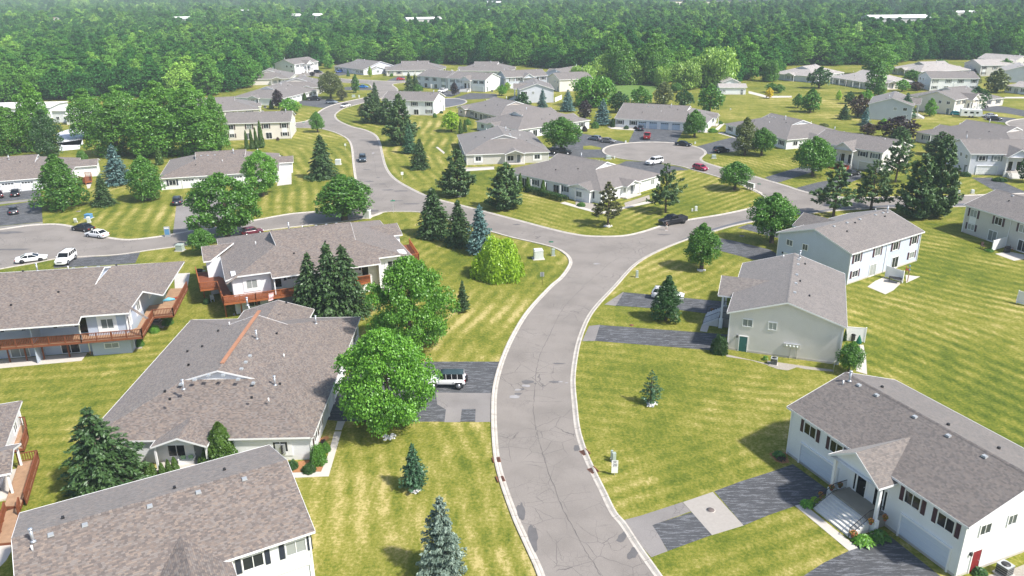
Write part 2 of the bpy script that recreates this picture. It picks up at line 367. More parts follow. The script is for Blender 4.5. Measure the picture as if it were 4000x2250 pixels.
col = n.ramp(dry, [(0, (.060, .092, .012)), (.3, (.115, .142, .019)), (.55, (.185, .190, .031)), (.8, (.275, .250, .068)), (1, (.42, .35, .14))])
kk = n.math('ADD', .64, n.math('MULTIPLY', tiny, .72)); col = n.mix(1, col, kk, 'MULTIPLY')
n.bsdf(col, .95, .1, 0, n.math('ADD', fine, tiny), .6, .05); ground.data.materials.append(m); m_grass = m

# ---- asphalt
def asphalt(name, c0, c1, crack=.8, streak=False, pale=0):
    m, t = nodes(name); n = N(t); P = wpos(n)
    wv = n.n('TexNoise'); wv.inputs['Scale'].default_value = .9; wv.inputs['Detail'].default_value = 4; n.l(P, wv.inputs['Vector'])
    pw = n.mix(.35, P, wv.outputs[1], 'ADD')
    def cr(scale, th):
        v = n.n('TexVoronoi', feature='DISTANCE_TO_EDGE'); v.inputs['Scale'].default_value = scale; n.l(pw, v.inputs['Vector'])
        return n.math('LESS_THAN', v.outputs[0], th)
    c = n.mix(n.noise(P, .3, 5, .65), c0, c1)
    sp = n.noise(P, 14, 2, .8); c = n.mix(1, c, n.math('ADD', .72, n.math('MULTIPLY', sp, .56)), 'MULTIPLY')
    blot = n.ramp(n.noise(P, .16, 3), [(.36, .88), (.5, 1.0), (.66, 1.08)]); c = n.mix(1, c, blot, 'MULTIPLY')
    mask = n.ramp(n.noise(P, .11, 3), [(.47, 0), (.56, 1)])
    mask2 = n.ramp(n.noise(P, .22, 2), [(.54, 0), (.62, 1)])
    k1 = n.math('MULTIPLY', n.math('MULTIPLY', cr(.42, .008), mask), crack)
    k2 = n.math('MULTIPLY', n.math('MULTIPLY', cr(1.5, .02), mask2), crack*.6)
    c = n.mix(n.math('MAXIMUM', k1, k2), c, (.105, .097, .093))
    if streak:
        mp = n.n('Mapping'); mp.inputs['Scale'].default_value = (.5, 3.2, 1); n.l(P, mp.inputs[0])
        sf = n.ramp(n.noise(mp.outputs[0], 1.1, 7, .8), [(.52, 0), (.57, .55), (.61, .10), (.74, .55)])
        c = n.mix(sf, c, (.30, .31, .33))
    n.bsdf(c, .9, .25, 0, sp, .35, .01); return m
m_road = asphalt('worn_asphalt', (.205, .184, .166), (.250, .227, .206))
m_drive = asphalt('sealed_driveway_asphalt', (.055, .057, .062), (.085, .088, .094), .3, True)
m_apron = asphalt('old_apron_asphalt', (.20, .185, .175), (.25, .235, .225), .9)
m_newer = asphalt('darker_asphalt', (.105, .11, .125), (.14, .145, .16), .5)
def struct(name, mb, m): return tag(mb.build(name, m), kind='structure')
tri = tessellate_polygon([[Vector((p.x, p.y, 0)) for p in ol]])
mb = MB(); vs = [(p.x, p.y, .02) for p in ol]; fs = []
for t3 in tri:
    a, b, c = [Vector(vs[i]) for i in t3]
    fs.append(tuple(t3) if (b-a).cross(c-a).z > 0 else tuple(t3)[::-1])
mb.add(vs, fs); struct('road', mb, m_road)
area = sum(ol[i].x*ol[(i+1) % len(ol)].y-ol[(i+1) % len(ol)].x*ol[i].y for i in range(len(ol)))
SGN = 1 if area > 0 else -1
# kerb material with joints along its length
m, t = nodes('kerb_concrete'); n = N(t); uv = n.n('UVMap').outputs[0]; s_ = n.n('SeparateXYZ'); n.l(uv, s_.inputs[0])
jt = n.math('LESS_THAN', n.math('FRACT', n.math('DIVIDE', s_.outputs[0], 3.0)), .014)
gut = n.math('MULTIPLY', n.math('GREATER_THAN', s_.outputs[1], .30), n.math('LESS_THAN', s_.outputs[1], .40))
f1 = n.noise(wpos(n), 1.1, 5, .7)
c = n.ramp(f1, [(.3, (.36, .33, .29)), (.5, (.47, .435, .385)), (.75, (.56, .525, .47))])
c = n.mix(n.math('MULTIPLY', gut, n.math('ADD', .15, n.math('MULTIPLY', n.noise(wpos(n), .6, 3), .6))), c, (.17, .155, .14)); c = n.mix(n.math('MULTIPLY', jt, .7), c, (.10, .09, .08))
n.bsdf(c, .9, .2); m_kerb = m
PROF = [(0, 0), (0, .12), (.15, .135), (.30, .055), (.62, .034), (.62, .0)]
def kerb_strip(mb, P, sg, prof=PROF, closed=False):
    rows = []; L = 0; n_ = len(P)
    for i, p in enumerate(P):
        a = P[(i-1) % n_] if (closed or i > 0) else P[i]; b = P[(i+1) % n_] if (closed or i < n_-1) else P[i]
        d = (Vector((b.x, b.y, 0))-Vector((a.x, a.y, 0))).normalized(); nr = Vector((-d.y, d.x, 0))*sg
        rows.append(([(p.x+nr.x*o, p.y+nr.y*o, z) for o, z in prof], L))
        if i < n_-1: L += (Vector((P[i+1].x, P[i+1].y, 0))-Vector((p.x, p.y, 0))).length
    if closed: rows.append((rows[0][0], L+(P[0]-P[-1]).length))
    for i in range(len(rows)-1):
        (ra, la), (rb, lb) = rows[i], rows[i+1]
        for j in range(len(prof)-1):
            f = [ra[j], rb[j], rb[j+1], ra[j+1]]; u = [(la, prof[j][0]), (lb, prof[j][0]), (lb, prof[j+1][0]), (la, prof[j+1][0])]
            if sg > 0: f = f[::-1]; u = u[::-1]
            mb.poly(f, u)
mb = MB()
for P in kerbs:
    P2 = [P[0]]
    for p in P[1:]:
        if (p-P2[-1]).length > .25: P2.append(p)
    kerb_strip(mb, P2, SGN)
struct('kerb', mb, m_kerb)
# darker, newer asphalt of the right-hand road and side courts
mb = MB(); mb.slab(smooth_pts(F((2560, 985), (2690, 925), (2830, 880), (2960, 850), (3090, 834), (3300, 812), (3500, 800), (3760, 795), (4300, 785), (4300, 797), (3765, 803), (3500, 808), (3334, 814), (3175, 829), (3070, 841), (2893, 872), (2792, 899), (2680, 936), (2590, 973)), 2), .02, .024); struct('road_patch', mb, m_newer)
# cracks and repairs drawn out as thin sheets
def ribbon(mb, pts, w_, z):
    P = smooth_pts([G(p) for p in pts], 6); rnd = random.Random(len(pts)*7)
    L, Rr = [], []
    for i, p in enumerate(P):
        d = (P[min(i+1, len(P)-1)]-P[max(i-1, 0)]).normalized(); nr = Vector((-d.y, d.x, 0)); ww = w_*.6*(.3+1.0*rnd.random())/2
        off = nr*(rnd.random()-.5)*.12
        L.append(p+off+nr*ww); Rr.append(p+off-nr*ww)
    for i in range(len(P)-1): mb.poly([(a.x, a.y, z) for a in (L[i], Rr[i], Rr[i+1], L[i+1])])
def tl(k, *uv): return [q(k, a, b) for a, b in uv]
mb = MB()
for pts, w_ in [(tl(33, (730, 0), (620, 100), (480, 270))+tl(33, (365, 515), (300, 640), (255, 800), (235, 960), (220, 1150), (215, 1230), (240, 1443)), .10),
                (tl(43, (250, 0), (300, 190), (350, 350), (430, 560), (520, 790), (620, 960), (720, 1160), (810, 1300), (890, 1443)), .11),
                (tl(43, (640, 900), (700, 960), (850, 1060), (960, 1100), (1010, 1180), (1090, 1180), (1150, 1130)), .05), (tl(43, (60, 720), (230, 700), (430, 650), (640, 615), (800, 600)), .05),
                (tl(33, (200, 265), (330, 275), (430, 285), (560, 290)), .05), (tl(33, (0, 740), (150, 745), (300, 800), (420, 830)), .04), (tl(33, (120, 1100), (240, 1100), (340, 1110), (440, 1130)), .07), (tl(33, (60, 1150), (300, 1155), (560, 1160)), .045),
                (tl(23, (250, 910), (500, 980), (700, 1040), (850, 1080), (880, 1100), (850, 1150), (760, 1165), (620, 1165)), .07), (tl(23, (760, 930), (900, 990), (1060, 1050), (1200, 1090), (1400, 1110)), .07),
                (tl(23, (1240, 1070), (1120, 1130), (980, 1210), (880, 1300), (800, 1370), (700, 1443)), .08), (tl(23, (530, 1395), (640, 1405), (720, 1415)), .06), (tl(23, (900, 1270), (1000, 1280), (1080, 1300)), .05), (tl(23, (1050, 980), (940, 1020), (830, 1035)), .05),
                (tl(22, (1120, 0), (1170, 90), (1200, 220), (1215, 320), (1290, 410), (1380, 480), (1500, 520), (1640, 560)), .09), (tl(22, (1010, 0), (1030, 150), (1040, 300)), .06), (tl(22, (1690, 560), (1760, 640), (1800, 720)), .05),
                (tl(21, (1330, 1030), (1300, 1080), (1150, 1125)), .07), (tl(21, (250, 940), (270, 1000), (310, 1030)), .07), (tl(12, (880, 1260), (1000, 1330), (1090, 1400), (1120, 1443)), .10),
                (tl(12, (690, 1200), (760, 1210), (850, 1240)), .09), (tl(43, (350, 990), (420, 1100), (480, 1200), (500, 1290)), .05), (tl(43, (150, 620), (300, 560), (400, 580), (420, 620)), .05)]:
    ribbon(mb, pts, w_, .028)
struct('road_cracks', mb, plain('crack_filler', (.115, .105, .10), .8, .3))
def blob(mb, c, rx, ry, z, seed, ang=0.0, nseg=14):
    r = random.Random(seed); pts = []
    for i in range(nseg):
        a = 6.2832*i/nseg; k = .75+.5*r.random(); X, Y = rx*k*math.cos(a), ry*k*math.sin(a)
        pts.append((c.x+X*math.cos(ang)-Y*math.sin(ang), c.y+X*math.sin(ang)+Y*math.cos(ang), z))
    mb.poly(pts)
mb = MB()
for i, (k, u, v, rx, ry) in enumerate([(33, 155, 960, .7, .5), (33, 430, 960, .65, .3), (33, 470, 775, .7, .22), (33, 235, 975, .18, .14), (33, 320, 998, .2, .12), (33, 100, 1035, .3, .25), (33, 60, 1080, .4, .3), (43, 1110, 1050, .35, 1.0), (43, 1225, 1210, .38, 1.0), (43, 90, 800, .4, 1.3), (43, 210, 1060, .45, 1.6), (43, 650, 160, .3, .6),
        (22, 1230, 345, .5, .4), (22, 1140, 385, 1.2, .5), (22, 1330, 470, 1.4, .5), (22, 1470, 480, 1.7, .5), (22, 1560, 610, 2.0, .5), (22, 1420, 580, 1.3, .4), (22, 1180, 680, 1.2, .9), (22, 1110, 265, 1, .4), (21, 60, 900, 3, .8), (21, 120, 1070, 3.5, .5), (23, 45, 818, .7, .4), (23, 1520, 920, 1.2, .3), (22, 1270, 410, .9, .4), (12, 1080, 1410, 1.6, .5)]):
    blob(mb, Q(k, u, v), rx, ry, .032+.0005*i, i, -.6 if k == 43 and u > 1000 else 0)
struct('road_repairs', mb, plain('dark_patch', (.125, .12, .12), .85, .3, var=.25))
mb = MB()
for i, (k, u, v, rx, ry) in enumerate([(33, 140, 1000, .55, .32), (33, 30, 1110, .6, .4), (33, 490, 960, .3, .14), (33, 550, 970, .2, .12), (23, 850, 1214, .55, .3), (33, 60, 1040, .4, .2), (22, 1178, 100, .4, 1.0)]):
    blob(mb, Q(k, u, v), rx, ry, .046+.0005*i, 50+i)
struct('pale_repairs', mb, plain('pale_patch', (.30, .29, .29), .85, .3, var=.2))
# ---- driveways, aprons, walks (sheets on the ground)
def sheet(name, polys, mat, z1, z0=0.0, sm=0):
    mb = MB()
    for i, p in enumerate(polys): mb.slab(p, z0, z1)
    return struct(name, mb, mat)
def fp(k, *uv): return [Q(k, a, b) for a, b in uv]
DR = [
 [G(p) for p in ((2482, 500), (2675, 500), (2640, 560), (2580, 564), (2500, 564), (2452, 562))],
 [G(p) for p in ((2262, 520), (2330, 531), (2452, 557), (2440, 566), (2400, 571), (2362, 582), (2356, 592), (2372, 604), (2400, 616), (2290, 616), (2200, 612), (2135, 612), (2125, 600), (2170, 560))],
 fp(23, (1060, 216), (1150, 178), (1350, 185), (1500, 208), (1690, 238), (1780, 268), (1650, 275), (1440, 350), (1240, 290)),
 [G(p) for p in ((2722, 572), (2810, 549), (2880, 532), (2965, 523), (3012, 545), (2950, 579), (2870, 592), (2766, 603), (2752, 590))],
 fp(24, (-30, 342), (200, 272), (350, 232), (520, 235), (560, 255), (440, 292), (130, 387), (60, 400)),
 fp(24, (280, 450), (500, 392), (760, 345), (900, 300), (980, 330), (800, 408), (700, 478), (470, 520)),
 fp(24, (2050, 345), (2260, 345), (2370, 392), (2620, 500), (2700, 560), (2380, 530), (2240, 455)),
 fp(23, (2035, 962), (2060, 948), (2250, 985), (2600, 1070), (2700, 1140), (2440, 1172), (2200, 1110), (2030, 1062)),
 fp(23, (2270, 850), (2380, 812), (2500, 835), (2700, 880), (2750, 965), (2576, 932), (2420, 885)),
 fp(33, (1120, 55), (2140, 150), (2160, 172), (2020, 277), (1700, 237), (1040, 190)),
 fp(33, (880, 385), (2000, 468), (2170, 482), (2050, 642), (832, 545)),
 fp(43, (2035, 590), (2300, 492), (2576, 405))+fp(44, (250, 318), (600, 573), (590, 612), (280, 735), (0, 832))+fp(43, (2330, 935)),
 fp(43, (1410, 930), (1810, 800), (2010, 1030), (1570, 1190), (1480, 1040)),
 fp(44, (300, 1480), (560, 1310), (815, 1190), (1060, 1060), (1225, 1040), (1740, 1450), (1400, 2000), (200, 2000)),
 [G(p) for p in ((1395, 1413), (1955, 1413), (1932, 1480), (1922, 1532), (1919, 1600), (1918, 1648), (1345, 1646), (1272, 1640), (1310, 1540))],
 fp(21, (-700, 560), (0, 497), (410, 465), (411, 548), (-700, 660)), fp(21, (-700, 690), (0, 632), (412, 572), (430, 790), (0, 832), (-300, 860)),
 fp(21, (742, 1152), (1090, 1135), (1410, 1098), (1362, 1205), (1000, 1230), (540, 1255), (560, 1190)), fp(21, (-300, 1290), (0, 1225), (150, 1200), (150, 1222), (0, 1256), (-300, 1310)),
 fp(12, (430, 1018), (640, 992), (870, 1032), (800, 1060), (690, 1087), (450, 1057)), fp(12, (885, 878), (1000, 868), (1165, 884), (1172, 905), (895, 908)),
 fp(12, (1295, 822), (1420, 770), (1500, 768), (1500, 822)), fp(12, (1880, 972), (1850, 935), (1925, 912), (2060, 922), (2050, 945), (1960, 975)),
 fp(12, (1995, 985), (2160, 935), (2420, 945), (2430, 985), (2200, 1000), (2080, 1003)), fp(12, (790, 738), (880, 712), (960, 745), (830, 762)),
 fp(14, (1990, 1062), (2250, 1058), (2400, 1075), (2620, 1120), (2620, 1180), (2400, 1140), (2140, 1112)), fp(14, (2150, 1182), (2270, 1168), (2500, 1190), (2480, 1210), (2390, 1235), (2220, 1215)),
]
sheet('driveway', DR, m_drive, .012)
sheet('driveway_apron', [fp(33, (930, 180), (1120, 52), (1125, 58), (1042, 192)), fp(33, (705, 548), (775, 395), (885, 383), (834, 547)), fp(43, (1110, 885), (1300, 835), (1715, 700), (1800, 792), (1412, 932), (1482, 1042), (1566, 1193), (1400, 1255), (1240, 1070)),
    [G(p) for p in ((1702, 1534), (1921, 1536), (1917, 1600), (1916, 1648), (1856, 1649), (1858, 1598), (1804, 1598), (1798, 1649), (1736, 1649), (1742, 1600), (1708, 1580))],
    fp(21, (-700, 665), (411, 550), (412, 570), (-700, 688)), fp(21, (0, 836), (430, 794), (432, 805), (0, 858)), fp(21, (760, 1150), (1400, 1090), (1410, 1097), (745, 1160)), fp(21, (1775, 620), (2000, 480), (2500, 480), (2450, 600), (2150, 830), (1900, 875), (1740, 912))], m_apron, .016)
m_slab = plain('washed_concrete', (.34, .315, .285), .9, .2, var=.12, scale=3, bump=.3)
sheet('driveway_slab', [fp(43, (1720, 700), (2020, 598), (2330, 935), (2012, 1032))], m_slab, .020)
sheet('footpath', [fp(42, (790, -10), (860, -10), (732, 440), (375, 455), (362, 405), (655, 395), (720, 240)), fp(32, (820, 1355), (897, 1355), (862, 1443), (795, 1443)),
    fp(44, (272, 737), (352, 715), (905, 1160), (815, 1190)), fp(33, (1950, 275), (2022, 279), (1962, 457), (1890, 447)), fp(34, (850, 600), (960, 585), (985, 700), (997, 885), (885, 850), (900, 700)),
    fp(24, (1000, 1443), (1080, 1385), (1160, 1350), (1340, 1405), (1260, 1480), (1180, 1520)), fp(24, (1385, 1325), (1530, 1342), (1390, 1405)), fp(24, (2285, 1112), (2420, 1090), (2576, 1120), (2576, 1165), (2475, 1182)),
    fp(23, (484, 602), (530, 588), (800, 668), (900, 690), (1140, 636), (1380, 575), (1440, 590), (1130, 658), (905, 712), (800, 690)), fp(13, (955, 1275), (1035, 1258), (1035, 1278), (1250, 1303), (1240, 1313), (1000, 1297)),
    fp(31, (-150, 770), (0, 735), (880, 665), (822, 745), (0, 822), (-150, 840)), fp(21, (1752, 1312), (1912, 1305), (1885, 1460), (1760, 1460)), fp(22, (262, 205), (330, 200), (356, 222), (358, 410), (212, 428), (235, 300)),
    fp(22, (1808, 38), (1830, 36), (1900, 92), (1890, 107)), fp(22, (2055, 285), (2400, 262), (2390, 240), (2060, 262)), fp(13, (1950, 1335), (2050, 1335), (2140, 1245), (2110, 1240), (2030, 1310), (1840, 1330)), fp(13, (2070, 1340), (2250, 1392), (2240, 1380), (2120, 1330)),
    fp(22, (1070, 758), (1075, 738), (1170, 720), (1280, 700), (1230, 722), (1140, 750)), fp(23, (2285, 412), (2300, 400), (2460, 470), (2520, 500), (2500, 515)), fp(34, (2495, 150), (2510, 85), (2640, 110), (2640, 190)), fp(21, (860, 390), (925, 392), (905, 450), (880, 455)), fp(13, (2380, 915), (2576, 965), (2560, 985), (2380, 940)),
    fp(14, (-20, 965), (240, 965), (240, 980), (-20, 985)), fp(14, (2380, 975), (2600, 975), (2600, 990), (2380, 990)), fp(41, (-20, 1120), (110, 1100), (110, 1200), (60, 1290), (0, 1350), (-60, 1400)), fp(41, (1640, 340), (1640, 300), (2010, 300), (1990, 330), (1810, 375))], m_concrete, .03)
sheet('mulch_bed', [fp(42, (355, 385), (430, 290), (560, 270), (690, 300), (655, 392), (365, 402)), fp(42, (640, 60), (720, 30), (740, 60), (640, 110)), fp(44, (10, 215), (60, 190), (180, 200), (215, 300), (150, 312), (80, 290))], m_mulch, .026)
sheet('gravel_bed', [fp(33, (2150, 680), (2576, 775), (2576, 790), (2400, 740), (2160, 705)), fp(34, (-10, 745), (300, 790), (660, 838), (650, 855), (380, 830), (290, 810), (200, 842), (100, 830), (0, 795)), fp(31, (880, 660), (1345, 560), (1440, 560), (1430, 620), (930, 690)),
    fp(23, (640, 560), (860, 620), (860, 690), (640, 625)), fp(23, (1130, 600), (1380, 520), (1390, 560), (1140, 640)), fp(22, (2060, 245), (2400, 232), (2390, 262), (2060, 285)), fp(31, (1490, 380), (1700, 350), (1640, 420), (1520, 400)), fp(13, (1030, 1255), (1250, 1280), (1250, 1302), (1030, 1278)), fp(44, (2150, 1450), (2420, 1390), (2800, 1240), (2900, 1300), (2700, 1500), (2300, 1560))], m_gravel, .022)
# courts that are separate from the main road
def court(name, pts, mat):
    P = smooth_pts([G(p) for p in pts], 5, True); mb = MB(); mb.slab(P, 0, .018); struct(name, mb, mat)
    ar = sum(P[i].x*P[(i+1) % len(P)].y-P[(i+1) % len(P)].x*P[i].y for i in range(len(P)))
    mk = MB(); kerb_strip(mk, P, 1 if ar > 0 else -1, closed=True); struct('kerb', mk, m_kerb)
court('court_road', [q(12, *p) for p in ((1850, 995), (2000, 990), (2100, 1005), (2125, 1025), (2090, 1048), (2000, 1068), (1880, 1085), (1780, 1060), (1780, 1010))], m_newer)
court('court_road', [q(14, *p) for p in ((2385, 1240), (2460, 1208), (2620, 1195), (2850, 1220), (2850, 1330), (2620, 1330), (2460, 1285))], m_road)
sheet('car_park', [fp(11, (560, 1360), (600, 1330), (790, 1270), (850, 1340), (800, 1500), (600, 1520)), fp(21, (560, 0), (830, -40), (840, 15), (640, 20))], plain('pale_asphalt', (.62, .63, .66), .9, .2), .014)  # pale asphalt lot, the surface's own even tone
sheet('far_field', [[G(p) for p in ((2590, 32), (3030, 32), (3040, 12), (2590, 8))]], plain('ripe_field', (.62, .55, .44), 1, .1, var=.05, scale=.01), .05)
sheet('meadow', [fp(13, (940, 900), (990, 850), (1400, 850), (1470, 880), (1380, 960), (1100, 1010), (960, 980))], plain('meadow_grass', (.12, .20, .05), 1, .1, var=.4, scale=.5, bump=.5), .02)
# lawn island inside the upper driveway
sheet('verge', [fp(23, (715, 27), (800, 22), (905, 46), (890, 62), (720, 62))], m_grass, .03)
# ================================================================== houses
class House:
    def __init__(s, name, label, cat, o, ang, L, W, ze, pitch, group=None, wall='white', roof=SH_GY, trim=None, ov=.4, shut=m_brown):
        s.L, s.W, s.ze, s.p, s.ov = L, W, ze, pitch, ov; s.wallm = SID[wall] if isinstance(wall, str) else wall
        s.roofm = roof; s.trim = trim or m_white; s.shut = shut
        s.root = empty(name, (o[0], o[1], 0), R(ang), label, cat, group)
        s.ins = dict(f=ov, b=ov, l=ov, r=ov); s.rf = []; s.wl = MB(); s.zr = ze+pitch*W/2; s.extra = []
    def part(s, name, mb, mat, parent=None): return mb.build(name, mat, parent or s.root)
    # --- roof
    def main(s, e0=('g',), e1=('g',), x0=None, x1=None, nb0=None, nb1=None):
        L, W, ze, p = s.L, s.W, s.ze, s.p; x0 = 0 if x0 is None else x0; x1 = L if x1 is None else x1
        zr = ze+p*W/2; ym = W/2
        def end(e, x, sg):
            if e[0] == 'g': return [(x, ym, zr)], [(x, ym, zr)], None
            if e[0] == 'h': k = e[1]; return [(x+sg*k, ym, zr)], [(x+sg*k, ym, zr)], [(x, 0, ze), (x, W, ze), (x+sg*k, ym, zr)]
            k, yt = e[1], e[2]; zt = ze+p*yt; g = .35
            return ([(x+sg*k, yt, zt), (x+sg*(k-g), ym, zr)], [(x+sg*k, W-yt, zt), (x+sg*(k-g), ym, zr)],
                    [(x, 0, ze), (x, W, ze), (x+sg*k, W-yt, zt), (x+sg*k, yt, zt)])
        a0, b0, h0 = end(e0, x0, 1); a1, b1, h1 = end(e1, x1, -1)
        front = [(x0, 0, ze)]+[(x1, 0, ze)]+a1+a0[::-1]
        back = [(x1, W, ze)]+[(x0, W, ze)]+b0+b1[::-1]
        def uniq(P):
            out = []
            for v in P:
                if not out or (Vector(v)-Vector(out[-1])).length > 1e-4: out.append(v)
            return out
        if nb0:
            xh = x0+e0[1]*(W-nb0[1])/e0[2]; zn = ze+p*(W-nb0[1]); i_ = back.index((x0, W, ze))
            if len(nb0) > 2:
                xc_, yc_ = x0+nb0[2], nb0[3]; yh = W-e0[2]*nb0[2]/e0[1]; zx = ze+p*(W-yh)
                back[i_:i_+1] = [(x0+nb0[0], W, ze), (x0+nb0[0], nb0[1], zn), (xc_, nb0[1], zn), (xc_, yh, zx)]
                h0 = [(x0, 0, ze), (x0, yc_, ze), (xc_, yc_, zx), (xc_, yh, zx)]+h0[2:]
            else:
                back[i_:i_+1] = [(x0+nb0[0], W, ze), (x0+nb0[0], nb0[1], zn), (xh, nb0[1], zn)]
                h0 = [(x0, 0, ze), (x0, nb0[1], ze), (xh, nb0[1], zn)]+h0[2:]
        if nb1:
            xh = x1-e1[1]*(W-nb1[1])/e1[2]; zn = ze+p*(W-nb1[1]); i_ = back.index((x1, W, ze)); back[i_:i_+1] = [(xh, nb1[1], zn), (x1-nb1[0], nb1[1], zn), (x1-nb1[0], W, ze)]
            h1 = [(x1, 0, ze), (x1, nb1[1], ze), (xh, nb1[1], zn)]+h1[2:]
        s.rf += [uniq(front), uniq(back)]
        if h0: s.rf.append(h0)
        if h1: s.rf.append(h1)
        s.ends = (e0, e1); s.x0, s.x1 = x0, x1
        for e, x, sg in ((e0, x0, 1), (e1, x1, -1)):
            if e[0] == 'd':
                k, yt = e[1], e[2]; xx = x+sg*(k+.02); zt = ze+p*yt
                m_ = MB(); m_.add([(xx, yt+.1, zt-.1), (xx, W-yt-.1, zt-.1), (xx, ym, zr-.12)], [(0, 1, 2)])
                m_.box((xx-sg*.03, ym, zt+.55*(zr-zt)), (.05, .6, .5))
                s.part('gablet', m_, s.wallm)
        i = s.ov; zt = ze-.12
        wm = s.wl; X0, X1, Y0, Y1 = x0+s.ins['l'], x1-s.ins['r'], i, W-s.ins['b']; s.WX = (X0, X1, Y0, Y1)
        wm.add([(X0, Y0, 0), (X1, Y0, 0), (X1, Y1, 0), (X0, Y1, 0), (X0, Y0, zt), (X1, Y0, zt), (X1, Y1, zt), (X0, Y1, zt)],
               [(0, 1, 5, 4), (1, 2, 6, 5), (2, 3, 7, 6), (3, 0, 4, 7)])
        for e, X, fl in ((e0, X0, 1), (e1, X1, 0)):
            if e[0] == 'g':
                f = [(X, Y0, zt), (X, Y1, zt), (X, ym, zt+p*(W/2-i))]; wm.add(f, [(0, 2, 1)] if fl else [(0, 1, 2)])
    def xgable(s, side, c, w, proj, ze, p, wall=True, back=None, gin=.45):
        """cross gable on side f/b/l/r, centred at c, width w, standing proj in front of the eave"""
        L, W = s.L, s.W
        zr = ze+p*w/2
        if side in 'fb': T = lambda a, b, z: (a, b if side == 'f' else W-b, z); pm = s.p
        else:
            e = s.ends[0 if side == 'l' else 1]; T = lambda a, b, z: ((b if side == 'l' else L-b), a, z)
            pm = s.p*e[2]/e[1] if e[0] == 'd' else (s.p*(W/2)/e[1] if e[0] == 'h' else 0)
        dr = (zr-s.ze)/pm+.1 if pm else .45; de = max((ze-s.ze)/pm, s.ov) if pm else .45
        if side in 'lr' and pm == 0: dr = de = s.ov+.05
        A = [T(c-w/2, -proj, ze), T(c, -proj, zr), T(c, dr, zr), T(c-w/2, de, ze)]
        B = [T(c, -proj, zr), T(c+w/2, -proj, ze), T(c+w/2, de, ze), T(c, dr, zr)]
        fl = side in 'br'
        def nz(P):
            n_ = (Vector(P[1])-Vector(P[0])).cross(Vector(P[2])-Vector(P[0])); return P if n_.z > 0 else P[::-1]
        s.rf += [nz(A), nz(B)]
        if wall:
            m_ = MB(); y = -proj+gin; hw = w/2-.15
            tri_ = [T(c-hw, y, ze-.05), T(c+hw, y, ze-.05), T(c, y, zr-.18)]; tri2 = [T(c-hw, y+.12, ze-.05), T(c+hw, y+.12, ze-.05), T(c, y+.12, zr-.18)]
            m_.add(tri_+tri2, [(0, 1, 2), (5, 4, 3), (0, 3, 4, 1)]); s.part('gable', m_, s.wallm)
        return T
    def finish(s, caps=True, th=.16):
        rm, fm = MB(), MB(); zax = Vector((0, 0, 1)); edges = {}
        for P in s.rf:
            P = [Vector(v) for v in P]; n_ = Vector((0, 0, 0))
            for i in range(1, len(P)-1): n_ += (P[i]-P[0]).cross(P[i+1]-P[0])
            n_.normalize()
            if n_.z < 0: P = P[::-1]; n_ = -n_
            h = zax.cross(n_).normalized() if abs(n_.z) < .999 else Vector((1, 0, 0)); up = n_.cross(h)
            rm.poly(P, [(v.dot(h)+17*n_.x, v.dot(up)+9*n_.y) for v in P])
            fm.poly([v-zax*th for v in P][::-1])
            for i in range(len(P)):
                a, b = P[i], P[(i+1) % len(P)]; ka = tuple(round(c_, 2) for c_ in a); kb = tuple(round(c_, 2) for c_ in b)
                if (kb, ka) in edges: edges.pop((kb, ka))
                else: edges[(ka, kb)] = (a, b)
        for a, b in edges.values():
            d = (b-a); o = Vector((d.y, -d.x, 0)); o = o.normalized()*.03 if o.length > 1e-6 else o
            fm.add([a+o+zax*.012, b+o+zax*.012, b+o-zax*th*1.15, a+o-zax*th*1.15, a-zax*0, b, b-zax*th*1.15, a-zax*th*1.15], [(3, 2, 1, 0), (0, 1, 5, 4), (2, 3, 7, 6)])
        s.roof = s.part('roof', rm, s.roofm); s.part('fascia', fm, s.trim)
        s.wall = s.part('wall', s.wl, s.wallm)
        if caps:
            cm = MB(); L, W = s.L, s.W; zr = s.zr; e0, e1 = s.ends
            def k_(e): return 0 if e[0] == 'g' else (e[1] if e[0] == 'h' else e[1]-.35)
            xa, xb = s.x0+k_(e0), s.x1-k_(e1); wv = .2
            def cap(a, b):
                a, b = Vector(a), Vector(b); d = (b-a).normalized(); sd = Vector((d.y, -d.x, 0)).normalized()*wv; Ln = (b-a).length
                for sg in (1, -1):
                    dz = Vector((0, 0, -.2*s.p*1.0+.028)); t_ = Vector((0, 0, .045))
                    P = [a+t_, b+t_, b+sd*sg+dz, a+sd*sg+dz]; u = [(0, 0), (0, Ln*.6), (.26, Ln*.6), (.26, 0)]
                    n_ = (P[1]-P[0]).cross(P[2]-P[0])
                    cm.poly(P if n_.z > 0 else P[::-1], u if n_.z > 0 else u[::-1])
            cap((xa, W/2, zr), (xb, W/2, zr))
            for e, x, sg in ((e0, s.x0, 1), (e1, s.x1, -1)):
                if e[0] == 'd':
                    for y, yt in ((0, e[2]), (W, W-e[2])): cap((x, y, s.ze), (x+sg*e[1], yt, s.ze+s.p*e[2]))
                if e[0] == 'h':
                    for y in (0, W): cap((x, y, s.ze), (x+sg*e[1], W/2, zr))
            s.part('ridge_cap', cm, s.roofm, s.roof)
    def rz(s, x, y): return s.ze+s.p*min(y, s.W-y)
